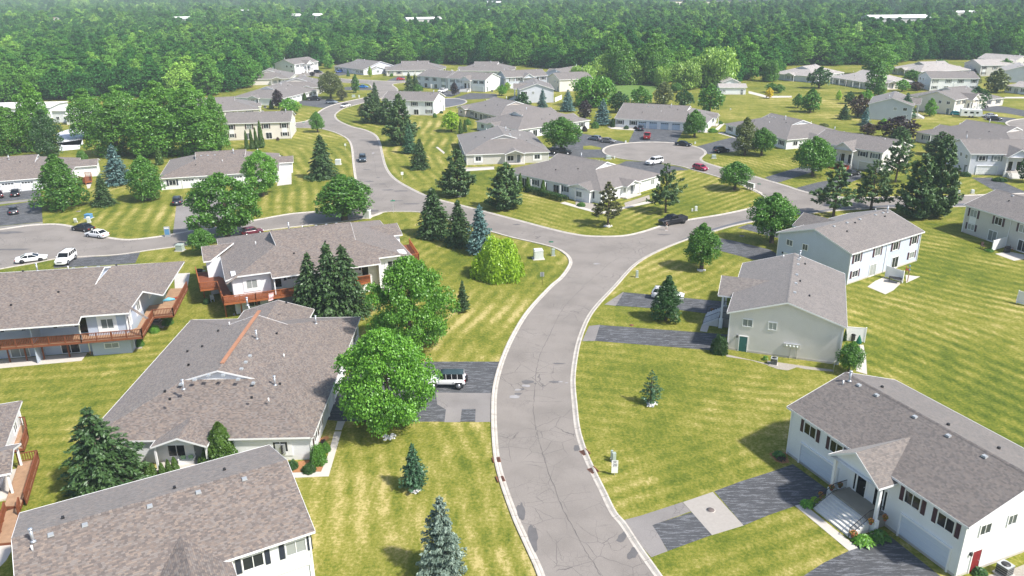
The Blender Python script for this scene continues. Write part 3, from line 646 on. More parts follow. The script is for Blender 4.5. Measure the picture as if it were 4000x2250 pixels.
    def vents(s, boxes=(), pipes=(), stacks=()):
        for x, y in boxes:
            m_ = MB(); z = s.rz(x, y); m_.box((x, y, z+.07), (.42, .38, .16), taper=.85); s.part('roof_vent', m_, m_grey, s.roof)
        for x, y, dk in pipes:
            m_ = MB(); z = s.rz(x, y)
            if dk: m_.box((x, y, z+.10), (.22, .22, .22), taper=.9)
            else: m_.tube([(x, y, z-.05), (x, y, z+.42)], .075, 8)
            s.part('vent_pipe', m_, m_dark if dk else m_white, s.roof)
        for x, y in stacks:
            m_ = MB(); z = s.rz(x, y); m_.tube([(x, y, z-.05), (x, y, z+1.0)], .11, 8); m_.tube([(x, y, z+1.0), (x, y, z+1.12)], .16, 8); m_.tube([(x, y, z), (x, y, z+.12)], [.25, .12], 8)
            s.part('flue', m_, m_galv, s.roof)
    # --- openings
    def fr(s, side):
        X0, X1, Y0, Y1 = s.WX
        return {'f': (Vector((0, Y0, 0)), Vector((1, 0, 0)), Vector((0, -1, 0))), 'b': (Vector((0, Y1, 0)), Vector((1, 0, 0)), Vector((0, 1, 0))),
                'l': (Vector((X0, 0, 0)), Vector((0, 1, 0)), Vector((-1, 0, 0))), 'r': (Vector((X1, 0, 0)), Vector((0, 1, 0)), Vector((1, 0, 0)))}[side]
    def window(s, side, c, z, w=1.5, h=1.15, shut=False, fr=None, box=False, mull=1, glass=None):
        o, d, n_ = fr or s.fr(side); up = Vector((0, 0, 1)); ctr = o+d*c+up*(z+h/2); fw = .05
        m_ = MB()
        for sg in (-1, 1):
            m_.obox(ctr+d*sg*(w/2)+n_*.03, d*fw, up*(h/2+fw), n_*.05); m_.obox(ctr+up*sg*(h/2)+n_*.03, d*(w/2-fw), up*fw, n_*.049)
        for k in range(mull): m_.obox(ctr+d*(w*((k+1)/(mull+1)-.5))+n_*.03, d*.028, up*(h/2-fw), n_*.035)
        if box: 
            for sg in (-1, 1): m_.obox(ctr+d*sg*(w/2+.24)+n_*.03, d*.17, up*(h/2+.42), n_*.045); m_.obox(ctr+up*sg*(h/2+.24)+n_*.03, d*(w/2+.07), up*.175, n_*.044)
        f_ = s.part('window', m_, s.trim)
        p_ = MB(); p_.obox(ctr+n_*.012, d*(w/2-fw), up*(h/2-fw), n_*.012); s.part('pane', p_, glass or m_glass, f_)
        if shut:
            for sg in (-1, 1):
                sm = MB(); sm.obox(ctr+d*sg*(w/2+.29)+n_*.03, d*.19, up*(h/2+.07), n_*.028)
                s.part('shutter', sm, s.shut, f_)
        return f_
    def slider(s, side, c, z=.05, w=1.8, fr=None): return s.window(side, c, z, w, 2.0, fr=fr, mull=1)
    def door(s, side, c, z=0, w=.95, h=2.05, mat=None, fr=None):
        o, d, n_ = fr or s.fr(side); up = Vector((0, 0, 1)); ctr = o+d*c+up*(z+h/2)
        m_ = MB(); m_.obox(ctr+n_*.02, d*w/2, up*h/2, n_*.022)
        for a in (-.25, .25):
            for b in (-.28, .22): m_.obox(ctr+n_*.045+d*a*w*.9+up*b*h, d*w*.15, up*h*.14, n_*.006)
        dr_ = s.part('door', m_, mat or m_white)
        t_ = MB()
        for sg in (-1, 1): t_.obox(ctr+d*sg*(w/2+.06)+n_*.03, d*.055, up*(h/2+.02), n_*.04)
        t_.obox(ctr+up*(h/2+.07)+n_*.03, d*(w/2+.11), up*.055, n_*.04); s.part('door_frame', t_, s.trim, dr_)
        k_ = MB(); k_.obox(ctr+d*(w/2-.1)+n_*.08-up*.05, d*.03, up*.03, n_*.035); s.part('handle', k_, m_galv, dr_)
    def garage(s, side, c, w=2.6, h=2.15, mat=None, lites=True, fr=None):
        o, d, n_ = fr or s.fr(side); up = Vector((0, 0, 1)); m_ = MB(); hh = h/4
        for i in range(4): m_.obox(o+d*c+up*(hh*(i+.5)+.02)+n_*.012, d*w/2, up*(hh/2-.022), n_*.018)
        g_ = s.part('garage_door', m_, mat or m_gdoor)
        t_ = MB()
        for sg in (-1, 1): t_.obox(o+d*(c+sg*(w/2+.07))+up*(h/2)+n_*.05, d*.065, up*(h/2), n_*.09)
        t_.obox(o+d*c+up*(h+.09)+n_*.05, d*(w/2+.14), up*.075, n_*.10); s.part('door_frame', t_, s.trim, g_)
        if lites:
            l_ = MB()
            for k in range(4): l_.obox(o+d*(c+(k-1.5)*w/4.3)+up*(hh*3.55)+n_*.037, d*w*.085, up*hh*.26, n_*.004)
            s.part('pane', l_, m_cglass, g_)
    def gutter_spout(s, pts):
        m_ = MB(); 
        for a, b in zip(pts[:-1], pts[1:]): m_.bar(a, b, .09)
        s.part('downspout', m_, s.trim)

GD = 'two storey duplex houses'; GR = 'single storey fourplex houses'
def duplex(label, P0, ang, wall='white', roof=SH_GY, shut=m_brown, front='full', back=True, gl=True, gr=True, L=20.2, W=14.1, gdoor=None, near=False, redsteps=False, glass=None, pitch=.33, endm=None, pp=.65, pz=4.8):
    h = House('duplex_house', label, 'house', P0, ang, L, W, 5.2, pitch, GD, wall, roof, shut=shut); h.main()
    xc = 10.55
    if front: h.xgable('f', xc, 5.7, 1.9, pz, pp, gin=.4)
    h.finish()
    if near: h.vents([(x, 6.4 if near == 1 else 7.7) for x in (2.4, 4.6, 9, 12.5, 16)], [(3.2, 8.6, 1), (11, 8.2, 1), (1.2, 5.6, 0), (15, 9.5, 1)], [(1.3, 6.3 if near == 1 else 7.8)])
    else: h.vents([(5, 7.6), (10, 7.6), (15, 7.6)], [(3, 9, 1), (17, 6, 0)], [(2, 8)])
    if front:
        for c in (3.1, 6.4): h.window('f', c-.1 if c < 4 else c, 3.45, 1.55, 1.2, True, mull=1, glass=glass)
        for c in (14.9, 18.1): h.window('f', c, 3.45, 1.55, 1.2, True, glass=glass)
        h.garage('f', 4.55, 4.7, 2.15, gdoor, False); h.garage('f', 16.6, 4.7, 2.15, gdoor, False)
        # stair, landing, porch
        stm = m_brick if redsteps else m_step
        x0, x1 = 8.5, 12.8
        m_ = MB(); m_.box(((x0+x1)/2, -.62, .62), (x1-x0, 2.0, 1.24)); h.part('landing', m_, plain('porch_floor_'+label[:12], (.27, .25, .21), .9, .2) if near else m_concrete)
        st = empty('porch_steps', (0, 0, 0)); st.parent = h.root; ns = 6
        for i in range(ns):
            z = 1.24*(1-(i+1)/(ns+1)); b_ = MB(); y = -1.62-.33*(i+.5)
            b_.box(((x0+x1)/2, y, z/2), (x1-x0+.1*i*0+.2, .33, z)); h.part('step', b_, stm, st)
        ye = -1.62-.33*ns
        for x in (x0+.05, x1-.05):
            r_ = MB(); top = [(x, -.1, 2.15), (x, -1.6, 2.15), (x, ye-.05, .98)]
            for a, b in zip(top[:-1], top[1:]): r_.bar(a, b, .045)
            r_.bar((x, -.1, 1.34), (x, -1.6, 1.34), .03); r_.bar((x, -1.6, 1.34), (x, ye-.05, .17), .03)
            for i in range(12): t_ = i/11; r_.bar((x, -.1-1.5*t_, 1.34), (x, -.1-1.5*t_, 2.13), .022)
            for i in range(14): t_ = i/13; yy = -1.6+(ye+1.55)*t_; r_.bar((x, yy, 1.34-1.17*t_), (x, yy, 2.13-1.17*t_), .022)
            r_.bar((x, ye-.05, 0), (x, ye-.05, 1.0), .045); h.part('railing', r_, m_dark if not redsteps else m_dark)
        for x in (xc-2.5, xc+2.5):
            c_ = MB(); c_.box((x, -1.25, 2.45), (.26, .26, 4.7)); c_.box((x, -1.25, .65), (.5, .5, 1.3)); h.part('porch_post', c_, h.trim)
        m_ = MB(); m_.add([(xc-2.7, -1.85, 4.72), (xc+2.7, -1.85, 4.72), (xc+2.7, .3, 4.72), (xc-2.7, .3, 4.72)], [(3, 2, 1, 0)]); h.part('porch_ceiling', m_, h.trim)
        dm = m_cglass
        for c in (9.75, 11.7): h.door('f', c, 1.24, .95, 2.1, dm)
        h.window('f', 9.0, 1.3, .32, 2.0, mull=0, glass=m_cglass); h.window('f', 12.4, 1.3, .32, 2.0, mull=0, glass=m_cglass)
    if back:
        for c in (2.2, 7.6, 12.6, 18.0): h.window('b', c, 3.35, 1.5, 1.35, True)
        for c in (2.2, 18.0): h.window('b', c, .9, 1.5, 1.1, True)
        for c in (7.0, 13.2): h.slider('b', c, .08, 1.8)
        for c in (2.2, 18.0):
            m_ = MB(); m_.box((c, W-.39, 2.68), (1.5, .05, 1.1)); h.part('panel', m_, h.trim)
        for x in (.4, 10.1, 19.8): h.gutter_spout([(x+.02, W-.33, 5.0), (x+.02, W-.33, .1)])
    for sd, on in (('l', gl), ('r', gr)):
        if on:
            h.window(sd, 2.6, 3.5, 1.2, 1.0); h.window(sd, 5.6, 3.5, 1.0, 1.0)
            h.door(sd, 2.3, 0, .95, 2.05, (endm or m_reddoor) if near else m_greysh)
            m_ = MB(); o, d, n_ = h.fr(sd); m_.obox(o+d*7.05+Vector((0, 0, 6.6))+n_*.02, d*.25, Vector((0, 0, .33)), n_*.03); h.part('gable_vent', m_, h.wallm)
            m_ = MB(); m_.obox(o+d*1.5+Vector((0, 0, 2.0))+n_*.1, d*.08, Vector((0, 0, .14)), n_*.09); h.part('wall_lamp', m_, m_dark)
    for x, y in ((.4, .4), (L-.4, .4), (.4, W-.4), (L-.4, W-.4)): m_ = MB(); m_.box((x, y, 2.54), (.13, .13, 5.08)); h.part('corner_board', m_, h.trim)
    m_ = MB(); i = .4
    for a, b in (((i, i), (L-i, i)), ((L-i, i), (L-i, W-i)), ((L-i, W-i), (i, W-i)), ((i, W-i), (i, i))): m_.bar((*a, .12), (*b, .12), .06, .24)
    h.part('foundation', m_, m_concrete)
    return h
def ranch(label, P0, ang, wall='white', roof=SH_GY, shut=m_navy, L=30, W=22.4, pitch=.32, ze=2.8, e0=('d', 7.9, 7.5), e1=('d', 7.9, 7.5), garages=(10.2, 13.4, 16.8, 20.0), fw=(2.6, 6.8, 23.4, 27.4),
          porch=('l', 'r'), bw=True, pc=12.4, near=False, bporch=False, gm=None, gl=True, wings=(), ins=None, mk=None):
    h = House('fourplex_house', label, 'house', P0, ang, L, W, ze, pitch, GR, wall, roof, shut=shut); h.ins.update(ins or {}); h.main(e0, e1, **(mk or {})); b = ze-2.8
    for sd in porch:
        T = h.xgable(sd, pc if sd == 'l' else W-pc, 5.4, 1.3, ze, .36, gin=.35)
        for a in (-2.45, 2.45):
            c = (pc if sd == 'l' else W-pc)+a; m_ = MB(); x, y, z = T(c, -.95, 0); m_.box((x, y, b+1.36), (.18, .18, 2.7)); h.part('porch_post', m_, h.trim)
        m_ = MB(); x, y, z = T(pc if sd == 'l' else W-pc, -.35, 0); m_.box((x, y, b+.1), (1.9, 5.2, .2)); h.part('porch_floor', m_, m_concrete)
        c = pc if sd == 'l' else W-pc
        h.window(sd, c+1.0, b+.7, 1.7, 1.4); h.door(sd, c-1.2, b+.2, .95, 2.05, m_greysh)
    if wings:
        for (sd, c, w, proj) in wings:
            T = h.xgable(sd, c, w, proj, ze, .30, wall=True, gin=.4)
            m_ = MB(); hw = w/2-.4; P = [T(c-hw, -proj+.4, 0), T(c+hw, -proj+.4, 0), T(c+hw, 3.6, 0), T(c-hw, 3.6, 0)]
            m_.slab([(p[0], p[1]) for p in P], 0, ze-.14); h.part('wing', m_, h.wallm)
            o = Vector(T(c, -proj+.4, 0)); d = (Vector(T(c+1, -proj+.4, 0))-o); n_ = (Vector(T(c, -proj-.6, 0))-o)
            h.window(sd, 0, b+.9, 1.6, 1.2, fr=(o, d, n_), box=near)
    h.finish()
    for g_ in garages: h.garage('f', g_, 2.6, 2.15, gm)
    for c in fw: h.window('f', c, b+.95, 1.5, 1.25, True)
    if gl:
        for sd in 'lr':
            e = (e0, e1)[sd == 'r']
            for c in ((3.4, W-3.4) if sd in porch else (3.4, 8, W-8, W-3.4)): h.window(sd, c, b+.95, 1.5, 1.2, box=near)
    if bw:
        for c in (3.5, 10.2, 19.8, 26.5): h.window('b', c, b+.95, 1.6, 1.25, True)
        for c in (7.2, 13.2, 16.8, 23.0): h.slider('b', c, b+.08, 1.7)
    if bporch:      # recessed porch line: a row of posts under the eave
        for c in (6.2, 10.6, 15, 19.4, 23.8):
            m_ = MB(); m_.box((c, W+1.3, b+1.35), (.16, .16, 2.7)); h.part('porch_post', m_, h.trim)
    h.vents([(9+i*1.6, 9.2) for i in range(3)], [(14, 6, 0), (12, 16, 1), (19, 8, 1), (22, 14.5, 0), (8, 5, 1), (17, 18, 1)], [(16.5, 9.6)])
    for x in h.WX[:2]:
        for y in h.WX[2:]: m_ = MB(); m_.box((x, y, (ze-.12)/2), (.13, .13, ze-.14)); h.part('corner_board', m_, h.trim)
    return h
# ================================================================== placement of the houses
def v2(p): return Vector((p[0], p[1], 0))
def fline(P, Q_, L, anchor='P'):        # front (y=0) wall seen from P (its left end) to Q
    P, Q_ = v2(P), v2(Q_); d = (Q_-P).normalized(); o = P if anchor == 'P' else Q_-d*L
    return (o.x, o.y), math.degrees(math.atan2(d.y, d.x))
def bline(P, Q_, L, W, anchor='P'):     # rear (y=W) wall seen from P (left) to Q (right)
    P, Q_ = v2(P), v2(Q_); d = (P-Q_).normalized(); rt = Vector((d.y, -d.x, 0))
    o = (P-d*L if anchor == 'P' else Q_)+rt*W
    return (o.x, o.y), math.degrees(math.atan2(d.y, d.x))
def gline(P, Q_, L, W, front='Q'):      # gable end seen from P (left) to Q (right)
    P, Q_ = v2(P), v2(Q_); e = (Q_-P).normalized(); aw = Vector((-e.y, e.x, 0)); m_ = (P+Q_)/2; P, Q_ = m_-e*W/2, m_+e*W/2
    if front == 'Q': return (Q_.x, Q_.y), math.degrees(math.atan2(aw.y, aw.x))
    o = P+aw*L; return (o.x, o.y), math.degrees(math.atan2(-aw.y, -aw.x))
E52 = 5.2
# near duplexes on the right
R3 = duplex('white duplex with a wide porch stair, nearest on the right of the road', *fline(Q(34, 190, 1205, E52), Q(44, 2020, 955, E52), 20.2), wall='white', roof=SH_GB, shut=m_plum, back=False, near=1, gdoor=plain('pale_blue_garage', (.58, .63, .70), .5, .4, var=.03), glass=m_cglass)
A_, D_, C_ = Q(33, 2163, 260, E52), Q(34, 800, 415, E52), Q(24, 775, 1315, E52)
R2 = duplex('grey sided duplex with a teal side door, end gable towards the bend in the road', *fline(A_+(C_-D_), A_, 20.2, 'Q'), wall='grey', roof=SH_GY, near=2, gdoor=m_gdoorg, endm=m_teal)
A_, D_, C_ = Q(24, 80, 895, E52), Q(24, 870, 1120, E52), Q(24, 1610, 890, E52)
R1 = duplex('pale blue duplex with plum shutters behind the grey one on the right', *fline(A_+(C_-D_), A_, 20.2, 'Q'), wall='blue', roof=SH_GY, shut=m_plum, near=2, endm=m_white)
R1w = R1
R4 = duplex('light grey duplex with plum shutters cut by the right picture edge', *bline(Q(24, 1970, 615, E52), Q(24, 2576, 800, E52), 20.2, 14.1), wall='ltgrey', roof=SH_GY, shut=m_plum, near=2)
A_, D_, C_ = Q(42, 595, 990, E52), Q(42, 125, 145, E52), Q(41, 185, 835, E52)
BL = duplex('white duplex with navy shutters and multicoloured brown shingles, bottom left corner', *fline(A_+(C_-D_), A_, 19.6, 'Q'), wall='white', roof=SH_BR, shut=m_navy, back=False, near=1, L=19.6, pp=.46, pz=4.95)
duplex('lilac white duplex with a pale garage door and white stair, by the right edge', *fline(Q(24, 2040, 105, E52), Q(24, 2576, 110, E52), 20.2), wall='lilac', roof=SH_GY, shut=m_greysh)
H7 = duplex('grey duplex with navy shutters and dark red porch steps', *fline(Q(24, 560, 0, E52), Q(24, 1160, 95, E52), 20.2, 'Q'), wall='grey', roof=SH_GY, shut=m_navy, redsteps=True, gdoor=m_gdoorg)
duplex('white two storey duplex with brown shutters behind the tall spruces at the bend', *bline(Q(12, 1250, 1005, E52), Q(12, 1790, 1018, E52), 20.2, 14.1, 'Q'), wall='white', roof=SH_GY)
duplex('white duplex with a gabled porch facing the small court, upper middle', *fline(Q(12, 1915, 785, E52), Q(12, 2290, 805, E52), 20.2), wall='white', roof=SH_GY, shut=m_greysh)
duplex('pale blue white duplex joined to the left of the porch duplex', *bline(Q(12, 1620, 760, E52), Q(12, 1915, 785, E52), 18.4, 14.1), wall='lilac', roof=SH_GY, shut=m_greysh, L=18.4)
duplex('cream two storey duplex with the row of columnar cedars in front', *bline(Q(12, -150, 1240, E52), Q(12, 350, 1225, E52), 20.2, 14.1, 'Q'), wall='cream', roof=SH_GY)
duplex('pale blue gable ended duplex beside the low tan house, upper middle', *gline(Q(13, 70, 905, E52), Q(13, 430, 900, E52), 20.2, 14.1, 'P'), wall='lilac', roof=SH_GY, back=False)
duplex('grey gable ended duplex against the willows', *gline(Q(13, 310, 740, E52), Q(13, 545, 755, E52), 20.2, 14.1, 'P'), wall='steel', roof=SH_GY)
duplex('grey duplex with red steps left of the pale blue gable', *gline(Q(12, 2385, 740, E52), Q(12, 2545, 790, E52), 20.2, 14.1), wall='steel', roof=SH_GY, redsteps=True, back=False)
duplex('cream gable ended duplex half hidden behind the pale blue gable', *gline(Q(13, 350, 770, E52), Q(13, 480, 805, E52), 16, 14.1), wall='cream', roof=SH_GY, L=16, front=None)
duplex('white two storey duplex at the wood edge beside the parking area, top left', *gline(Q(12, 165, 640, E52), Q(12, 400, 650, E52), 20.2, 14.1), wall='white', roof=SH_GY)
duplex('white duplex with blue grey shutters behind small lime green trees, upper right', *bline(Q(14, 1640, 790, E52), Q(14, 2110, 790, E52), 20.2, 14.1), wall='white', roof=SH_GY, shut=m_greysh)
duplex('pale two storey duplex against the wood, upper right', *gline(Q(14, 1965, 632, E52), Q(14, 2150, 660, E52), 20.2, 14.1, 'P'), wall='ltgrey', roof=SH_LT)
duplex('pale grey duplex cut by the right edge below the wood', *gline(Q(14, 2490, 615, E52), Q(14, 2650, 600, E52), 20.2, 14.1), wall='ltgrey', roof=SH_LT, back=False)
duplex('white gable end behind the olive tree at the right edge', *gline(Q(14, 2405, 712, E52), Q(14, 2720, 722, E52), 20.2, 14.1), wall='lilac', roof=SH_LT, back=False)
duplex('grey blue sided duplex with white stair behind the tall blue spruce', *gline(Q(14, 1000, 1045, E52), Q(14, 1480, 1070, E52), 20.2, 14.1), wall='steel', roof=SH_GY, back=False)
duplex('cream sided duplex with two small gable windows beside the camper', *gline(Q(14, 1490, 965, E52), Q(14, 1900, 1010, E52), 20.2, 14.1), wall='cream', roof=SH_GY, back=False)
# low houses
Z = 2.8
JH = ranch('large low house with an orange board on its ridge, left of the near road', (-19.6, 67.4), 91.2, L=30.1, roof=SH_BR, pitch=.33, shut=m_brown, near=True, bw=False, fw=(2.4, 4.6, 23.4, 27.4), pc=12.6, porch=('l',), wings=(('r', 11.5, 9.5, 3.0),))
C1, dH9 = Vector((35, 180.3, 0)), 135.0
H9 = ranch('low white house with a dutch gable between the junction and the round court', (35.0, 180.3), dH9, pitch=.32, roof=SH_GY, porch=('l',), bporch=True, near=True, wings=(('b', 5.5, 6.6, 1.2),), bw=True, shut=m_navy)
ranch('low grey sided house with white trimmed windows above the junction', *gline(Q(22, 2110, 115, Z), Q(23, 380, 85, Z), 30, 22.4), wall='ltgrey', roof=SH_GY, near=True, porch=('l',), pc=9.5)
ranch('low white house left of the driveway court with two parked cars', *bline(Q(13, 60, 1310, Z), Q(13, 805, 1205, Z), 30, 22.4), wall='white', roof=SH_GY, pitch=.32)
ranch('low white house with four pale blue garage doors', *fline(Q(13, 1030, 1190, Z), Q(13, 1940, 1240, Z), 30), wall='white', roof=SH_GY, pitch=.32, gm=plain('pale_blue_door', (.44, .52, .60), .5, .4, var=.03), porch=('r',), pc=8, garages=(9.3, 12.9, 16.6, 20.3), fw=(1.9, 6.3, 24.5, 27.6), e0=('g',), wings=(('l', 15, 9, 2.0),))
ranch('long low house with dark shutters in front of the grey duplex with red steps', *fline(Q(13, 2140, 1245, Z), Q(14, 100, 1385, Z), 30), wall='white', roof=SH_GY, pitch=.33, porch=('r',), garages=(12.4, 15.6, 19, 22.2))
ranch('low tan house with white trim below the court of the porch duplex', *bline(Q(12, 2025, 1070, Z), Q(13, -30, 1200, Z), 30, 22.4, 'P'), wall='tan', roof=SH_GY, pitch=.30, wings=(('b', 25, 6, 1.4),))
ranch('low white house with a wooden deck at the top of the street', *fline(Q(12, 780, 665, Z), Q(12, 1100, 705, Z), 30), wall='lilac', roof=SH_GY, pitch=.32, e1=('g',), wings=(('r', 8, 8, 2),), porch=())
ranch('low cream house beside the one with the wooden deck', *fline(Q(12, 1305, 710, Z), Q(12, 1930, 700, Z), 30), wall='cream', roof=SH_GY, pitch=.33)
ranch('long low house behind the porch duplex under the wood', *fline(Q(12, 2015, 712, Z), Q(12, 2470, 715, Z), 28), wall='white', roof=SH_GY, pitch=.33, L=28, garages=(8, 12, 16, 20))
ranch('low white garage house beside the black pickup, upper left', *fline(Q(12, 260, 993, Z), Q(12, 550, 920, Z), 30), wall='white', roof=SH_GY, pitch=.32)
a_ = Q(12, 650, 880, Z); ranch('low house with a gabled porch facing the round olive tree', *gline(a_-Vector((22.4, 1, 0)), a_, 26, 22.4), wall='cream', roof=SH_GY, L=26, pc=6, e0=('d', 6, 6.5))
a_ = Q(12, 340, 790, Z); ranch('low house partly hidden by the dark wood edge, far upper left', *gline(a_-Vector((22.4, 3, 0)), a_, 26, 22.4), wall='grey', roof=SH_GY, L=26, pc=6)
ranch('low cream house behind the cream two storey duplex', *bline(Q(11, 2300, 1115, Z), Q(12, 35, 1097, Z), 30, 22.4, 'Q'), wall='cream', roof=SH_GY)
H30 = ranch('low white house with garages by the car park court, far left', *fline(Q(21, 0, 380, Z), Q(21, 700, 325, Z), 30, 'Q'), wall='white', roof=SH_BR, pitch=.32, garages=(13.2, 17.0, 21.0, 25.4), fw=(3, 9, 28.2), wings=(('r', 14, 7, 5.0),), porch=())
ranch('low white house between the two left hand lawns with a round patio', *fline(Q(21, 1590, 355, Z), Q(21, 2460, 300, Z), 27), wall='white', roof=SH_BR, pitch=.32, L=27, garages=(6.4, 10, 13.6, 17.2), fw=(2.9, 20.6, 24), wings=(('r', 13, 6.5, 3.5),), porch=())
ranch('white low house with a porch gable at the wood edge, upper right', *gline(Q(14, 70, 740, Z), Q(14, 430, 770, Z), 28, 22.4), wall='lilac', roof=SH_LT, L=28)
ranch('pale low house with a row of porch posts behind the tall leaning tree', *bline(Q(14, 620, 775, Z), Q(14, 980, 830, Z), 28, 22.4, 'P'), wall='ltgrey', roof=SH_LT, L=28, bporch=True, porch=('l',))
ranch('low house with dutch gables left of the round green tree, upper right', *gline(Q(14, 1305, 690, Z), Q(14, 1450, 710, Z), 30, 22.4), wall='ltgrey', roof=SH_LT)
ranch('low white house behind the olive brown tree at the right edge', *bline(Q(14, 2380, 860, Z), Q(14, 2576, 880, Z), 28, 22.4, 'P'), wall='white', roof=SH_LT, L=28)
ranch('low cream garage house behind the black car, upper right', *fline(Q(14, 1900, 1030, Z), Q(14, 2390, 985, Z), 26), wall='cream', roof=SH_GY, L=26, garages=(3, 6.5, 10, 13.5), fw=(18, 23), pitch=.33)
ranch('dark roofed low house between the purple trees and the camper', *bline(Q(14, 1480, 1325, Z), Q(14, 2000, 1415, Z), 30, 22.4, 'P'), wall='grey', roof=SH_GY, pitch=.33, bporch=True)
# walk-out houses with decks (eaves stand one storey higher on the deck side)
def walkout(label, o, ang, wall, e0, e1, L, W, wings, shut, low, ins, mk, bays):
    h = ranch(label, o, ang, wall=wall, roof=SH_BR, ze=5.5, L=L, W=W, pitch=.31, e0=e0, e1=e1, garages=(), fw=(), porch=(), bw=False, gl=True, wings=wings, shut=shut, near=True, ins=ins, mk=mk)
    for xa, xb, yb, wx in bays:
        m_ = MB(); m_.slab([(xa, W-ins['b']-.5), (xb, W-ins['b']-.5), (xb, yb), (xa, yb)], 0, 5.5+.31*(W-yb)-.2); h.part('wall', m_, h.wallm)
        h.window('b', wx, 3.6, 1.5, 1.35, box=True, fr=(Vector((0, yb, 0)), Vector((1, 0, 0)), Vector((0, 1, 0)))); h.window('b', wx, .9, 1.7, .7, fr=(Vector((0, yb, 0)), Vector((1, 0, 0)), Vector((0, 1, 0))))
    for kind, x in low:
        if kind == 'W': h.window('b', x, 3.75, 1.9, 1.1, True, mull=2)
        if kind == 'B': h.window('b', x, 3.7, 1.4, 1.3, box=True)
        if kind == 'S': h.slider('b', x, .08, 2.2)
        if kind == 'w': h.window('b', x, 1.1, 1.6, .7)
        if kind == 'D': h.door('b', x, 2.8, .95, 2.05, m_cglass)
        if kind == 'P': m_ = MB(); m_.box((x, W-.5, 4.05), (.16, .16, 2.7)); h.part('porch_post', m_, h.trim)
        if kind == 'X': m_ = MB(); m_.box((x, W-ins['b']+1.2, 2.7), (.12, 2.4, 5.3)); h.part('partition', m_, h.wallm)
    return h
H33 = walkout('blue grey sided low house with a long brown deck, at the left edge', (-49.3, 113.2), 190, 'bluegrey', ('d', 7.9, 7.5), ('d', 7.9, 7.5), 30, 22.4, (), m_navy,
              [('D', 8.9), ('W', 11.0), ('W', 17.2), ('D', 19.6), ('S', 11), ('S', 17), ('X', 14.2), ('W', 24), ('S', 24)], dict(b=3.7, l=3.3), dict(nb0=(8.1, 21.0, 2.45, 14.1)), [(3.3, 8.0, 20.0, 5.6)])
H32 = walkout('white low house with an orange brown deck on three sides, left of the junction', (-23.2, 134.7), 202, 'white', ('d', 7.5, 6.5), ('d', 7.9, 7.5), 29, 23.0, (('l', 6.5, 7.0, 1.5), ('r', 7.5, 8, .6)), m_navy,
              [('D', 19.9), ('W', 17.6), ('w', 19.0), ('S', 15), ('W', 9), ('D', 7), ('S', 9), ('P', 20.6), ('P', 12)], dict(b=3.4, l=.6, r=.9), dict(x1=27.1, nb0=(5.2, 21.6), nb1=(6.2, 21.6)), [(.7, 5.1, 20.8, 3.0), (21.0, 26.2, 20.9, 23.6)])
mid = (Q(41, 80, 490, Z)+Q(41, 235, 35, Z))/2; d_ = Vector((.93, .367, 0)); lf = Vector((-.367, .93, 0)); oo = mid-d_*(1.3+24)-lf*10.0
H35 = ranch('low house with weathered decks cut by the left picture edge', (oo.x, oo.y), 21.6, wall='white', roof=SH_BR, L=24, porch=('r',), pc=12.4, fw=(), garages=(), bw=False)
# long commercial shed and small barns
def shed(label, cat, P0, ang, L, W, ze, pitch, wall, roof, doors=()):
    h = House('shed', label, cat, P0, ang, L, W, ze, pitch, None, wall, roof); h.main(); h.finish(caps=False)
    for i in range(max(2, int(L/5))): h.window('f', 2.2+i*(L-4)/max(1, int(L/5)-1)*.98, 1.1, 1.2, 1.0)
    for d0 in doors: h.door('f', d0, 0, .95, 2.05, m_greysh)
    h.window('r', W/2, 1.2, 1.2, 1.0); h.part('foundation', (lambda m_: (m_.bar((.4, .4, .1), (L-.4, .4, .1), .06, .2), m_)[1])(MB()), m_concrete)
    return h
shed('long white flat roofed building behind the trees at the far left', 'shed', *fline(Q(11, -260, 1095, 4.0), Q(11, 500, 1080, 4.0), 46, 'Q'), 46, 16, 4.0, .06, 'white', SH_W, (9, 30))
shed('white shed right of the long white building, far left', 'shed', *fline(Q(11, 500, 1120, 4.0), Q(11, 672, 1120, 4.0), 8), 8, 10, 4.2, .1, 'white', SH_W)
shed('small white hut behind the big left hand tree cluster', 'shed', *fline(Q(11, 640, 1165, 3.2), Q(11, 800, 1160, 3.2), 9), 9, 7, 3.2, .35, 'white', SH_W)
shed('small white outbuilding with grey roof beside the meadow', 'shed', *fline(Q(13, 2085, 880, 3.0), Q(13, 2368, 880, 3.0), 11.6), 11.6, 7.5, 3.0, .33, 'white', SH_LT, (9.6,))
shed('white gabled garage behind the small outbuilding by the meadow', 'shed', *gline(Q(13, 2112, 832, 3.4), Q(13, 2308, 832, 3.4), 9, 8.2), 9, 8.2, 3.4, .42, 'white', SH_LT)
FARB = [((1920, 10), 4, 26), ((1160, 62), 4, 30), ((720, 72), 4, 24), ((920, 42), 3.5, 18), ((1640, 75), 4, 22), ((3490, 70), 5, 34), ((3780, 48), 4, 20), ((1860, 40), 4, 16), ((170, 72), 4, 14)]
LBL = ['tiny white roof nearest the horizon left of the pale field', 'white flat roof showing among distant trees, upper left middle', 'small white roof in the far wood at upper left', 'white shed roof in the far wood at the upper left', 'pale house by the small clearing in the far wood, top middle', 'large pale blue grey roof in the wood, upper right', 'small cream house deep in the wood at the upper right', 'pale roof beside the clearing in the far wood', 'reddish roof in the far wood at the top left']
for (px, ze, L), lb in zip(FARB, LBL):
    p = G(px, 17.0); shed(lb, 'building', (p.x-L/2, p.y), random.Random(L).uniform(-20, 20), L*1.4, L*.6, 17.0, .2, 'ltgrey', SH_W if 'reddish' not in lb else plain('red_tiles', (.35, .16, .12), .9, .2))
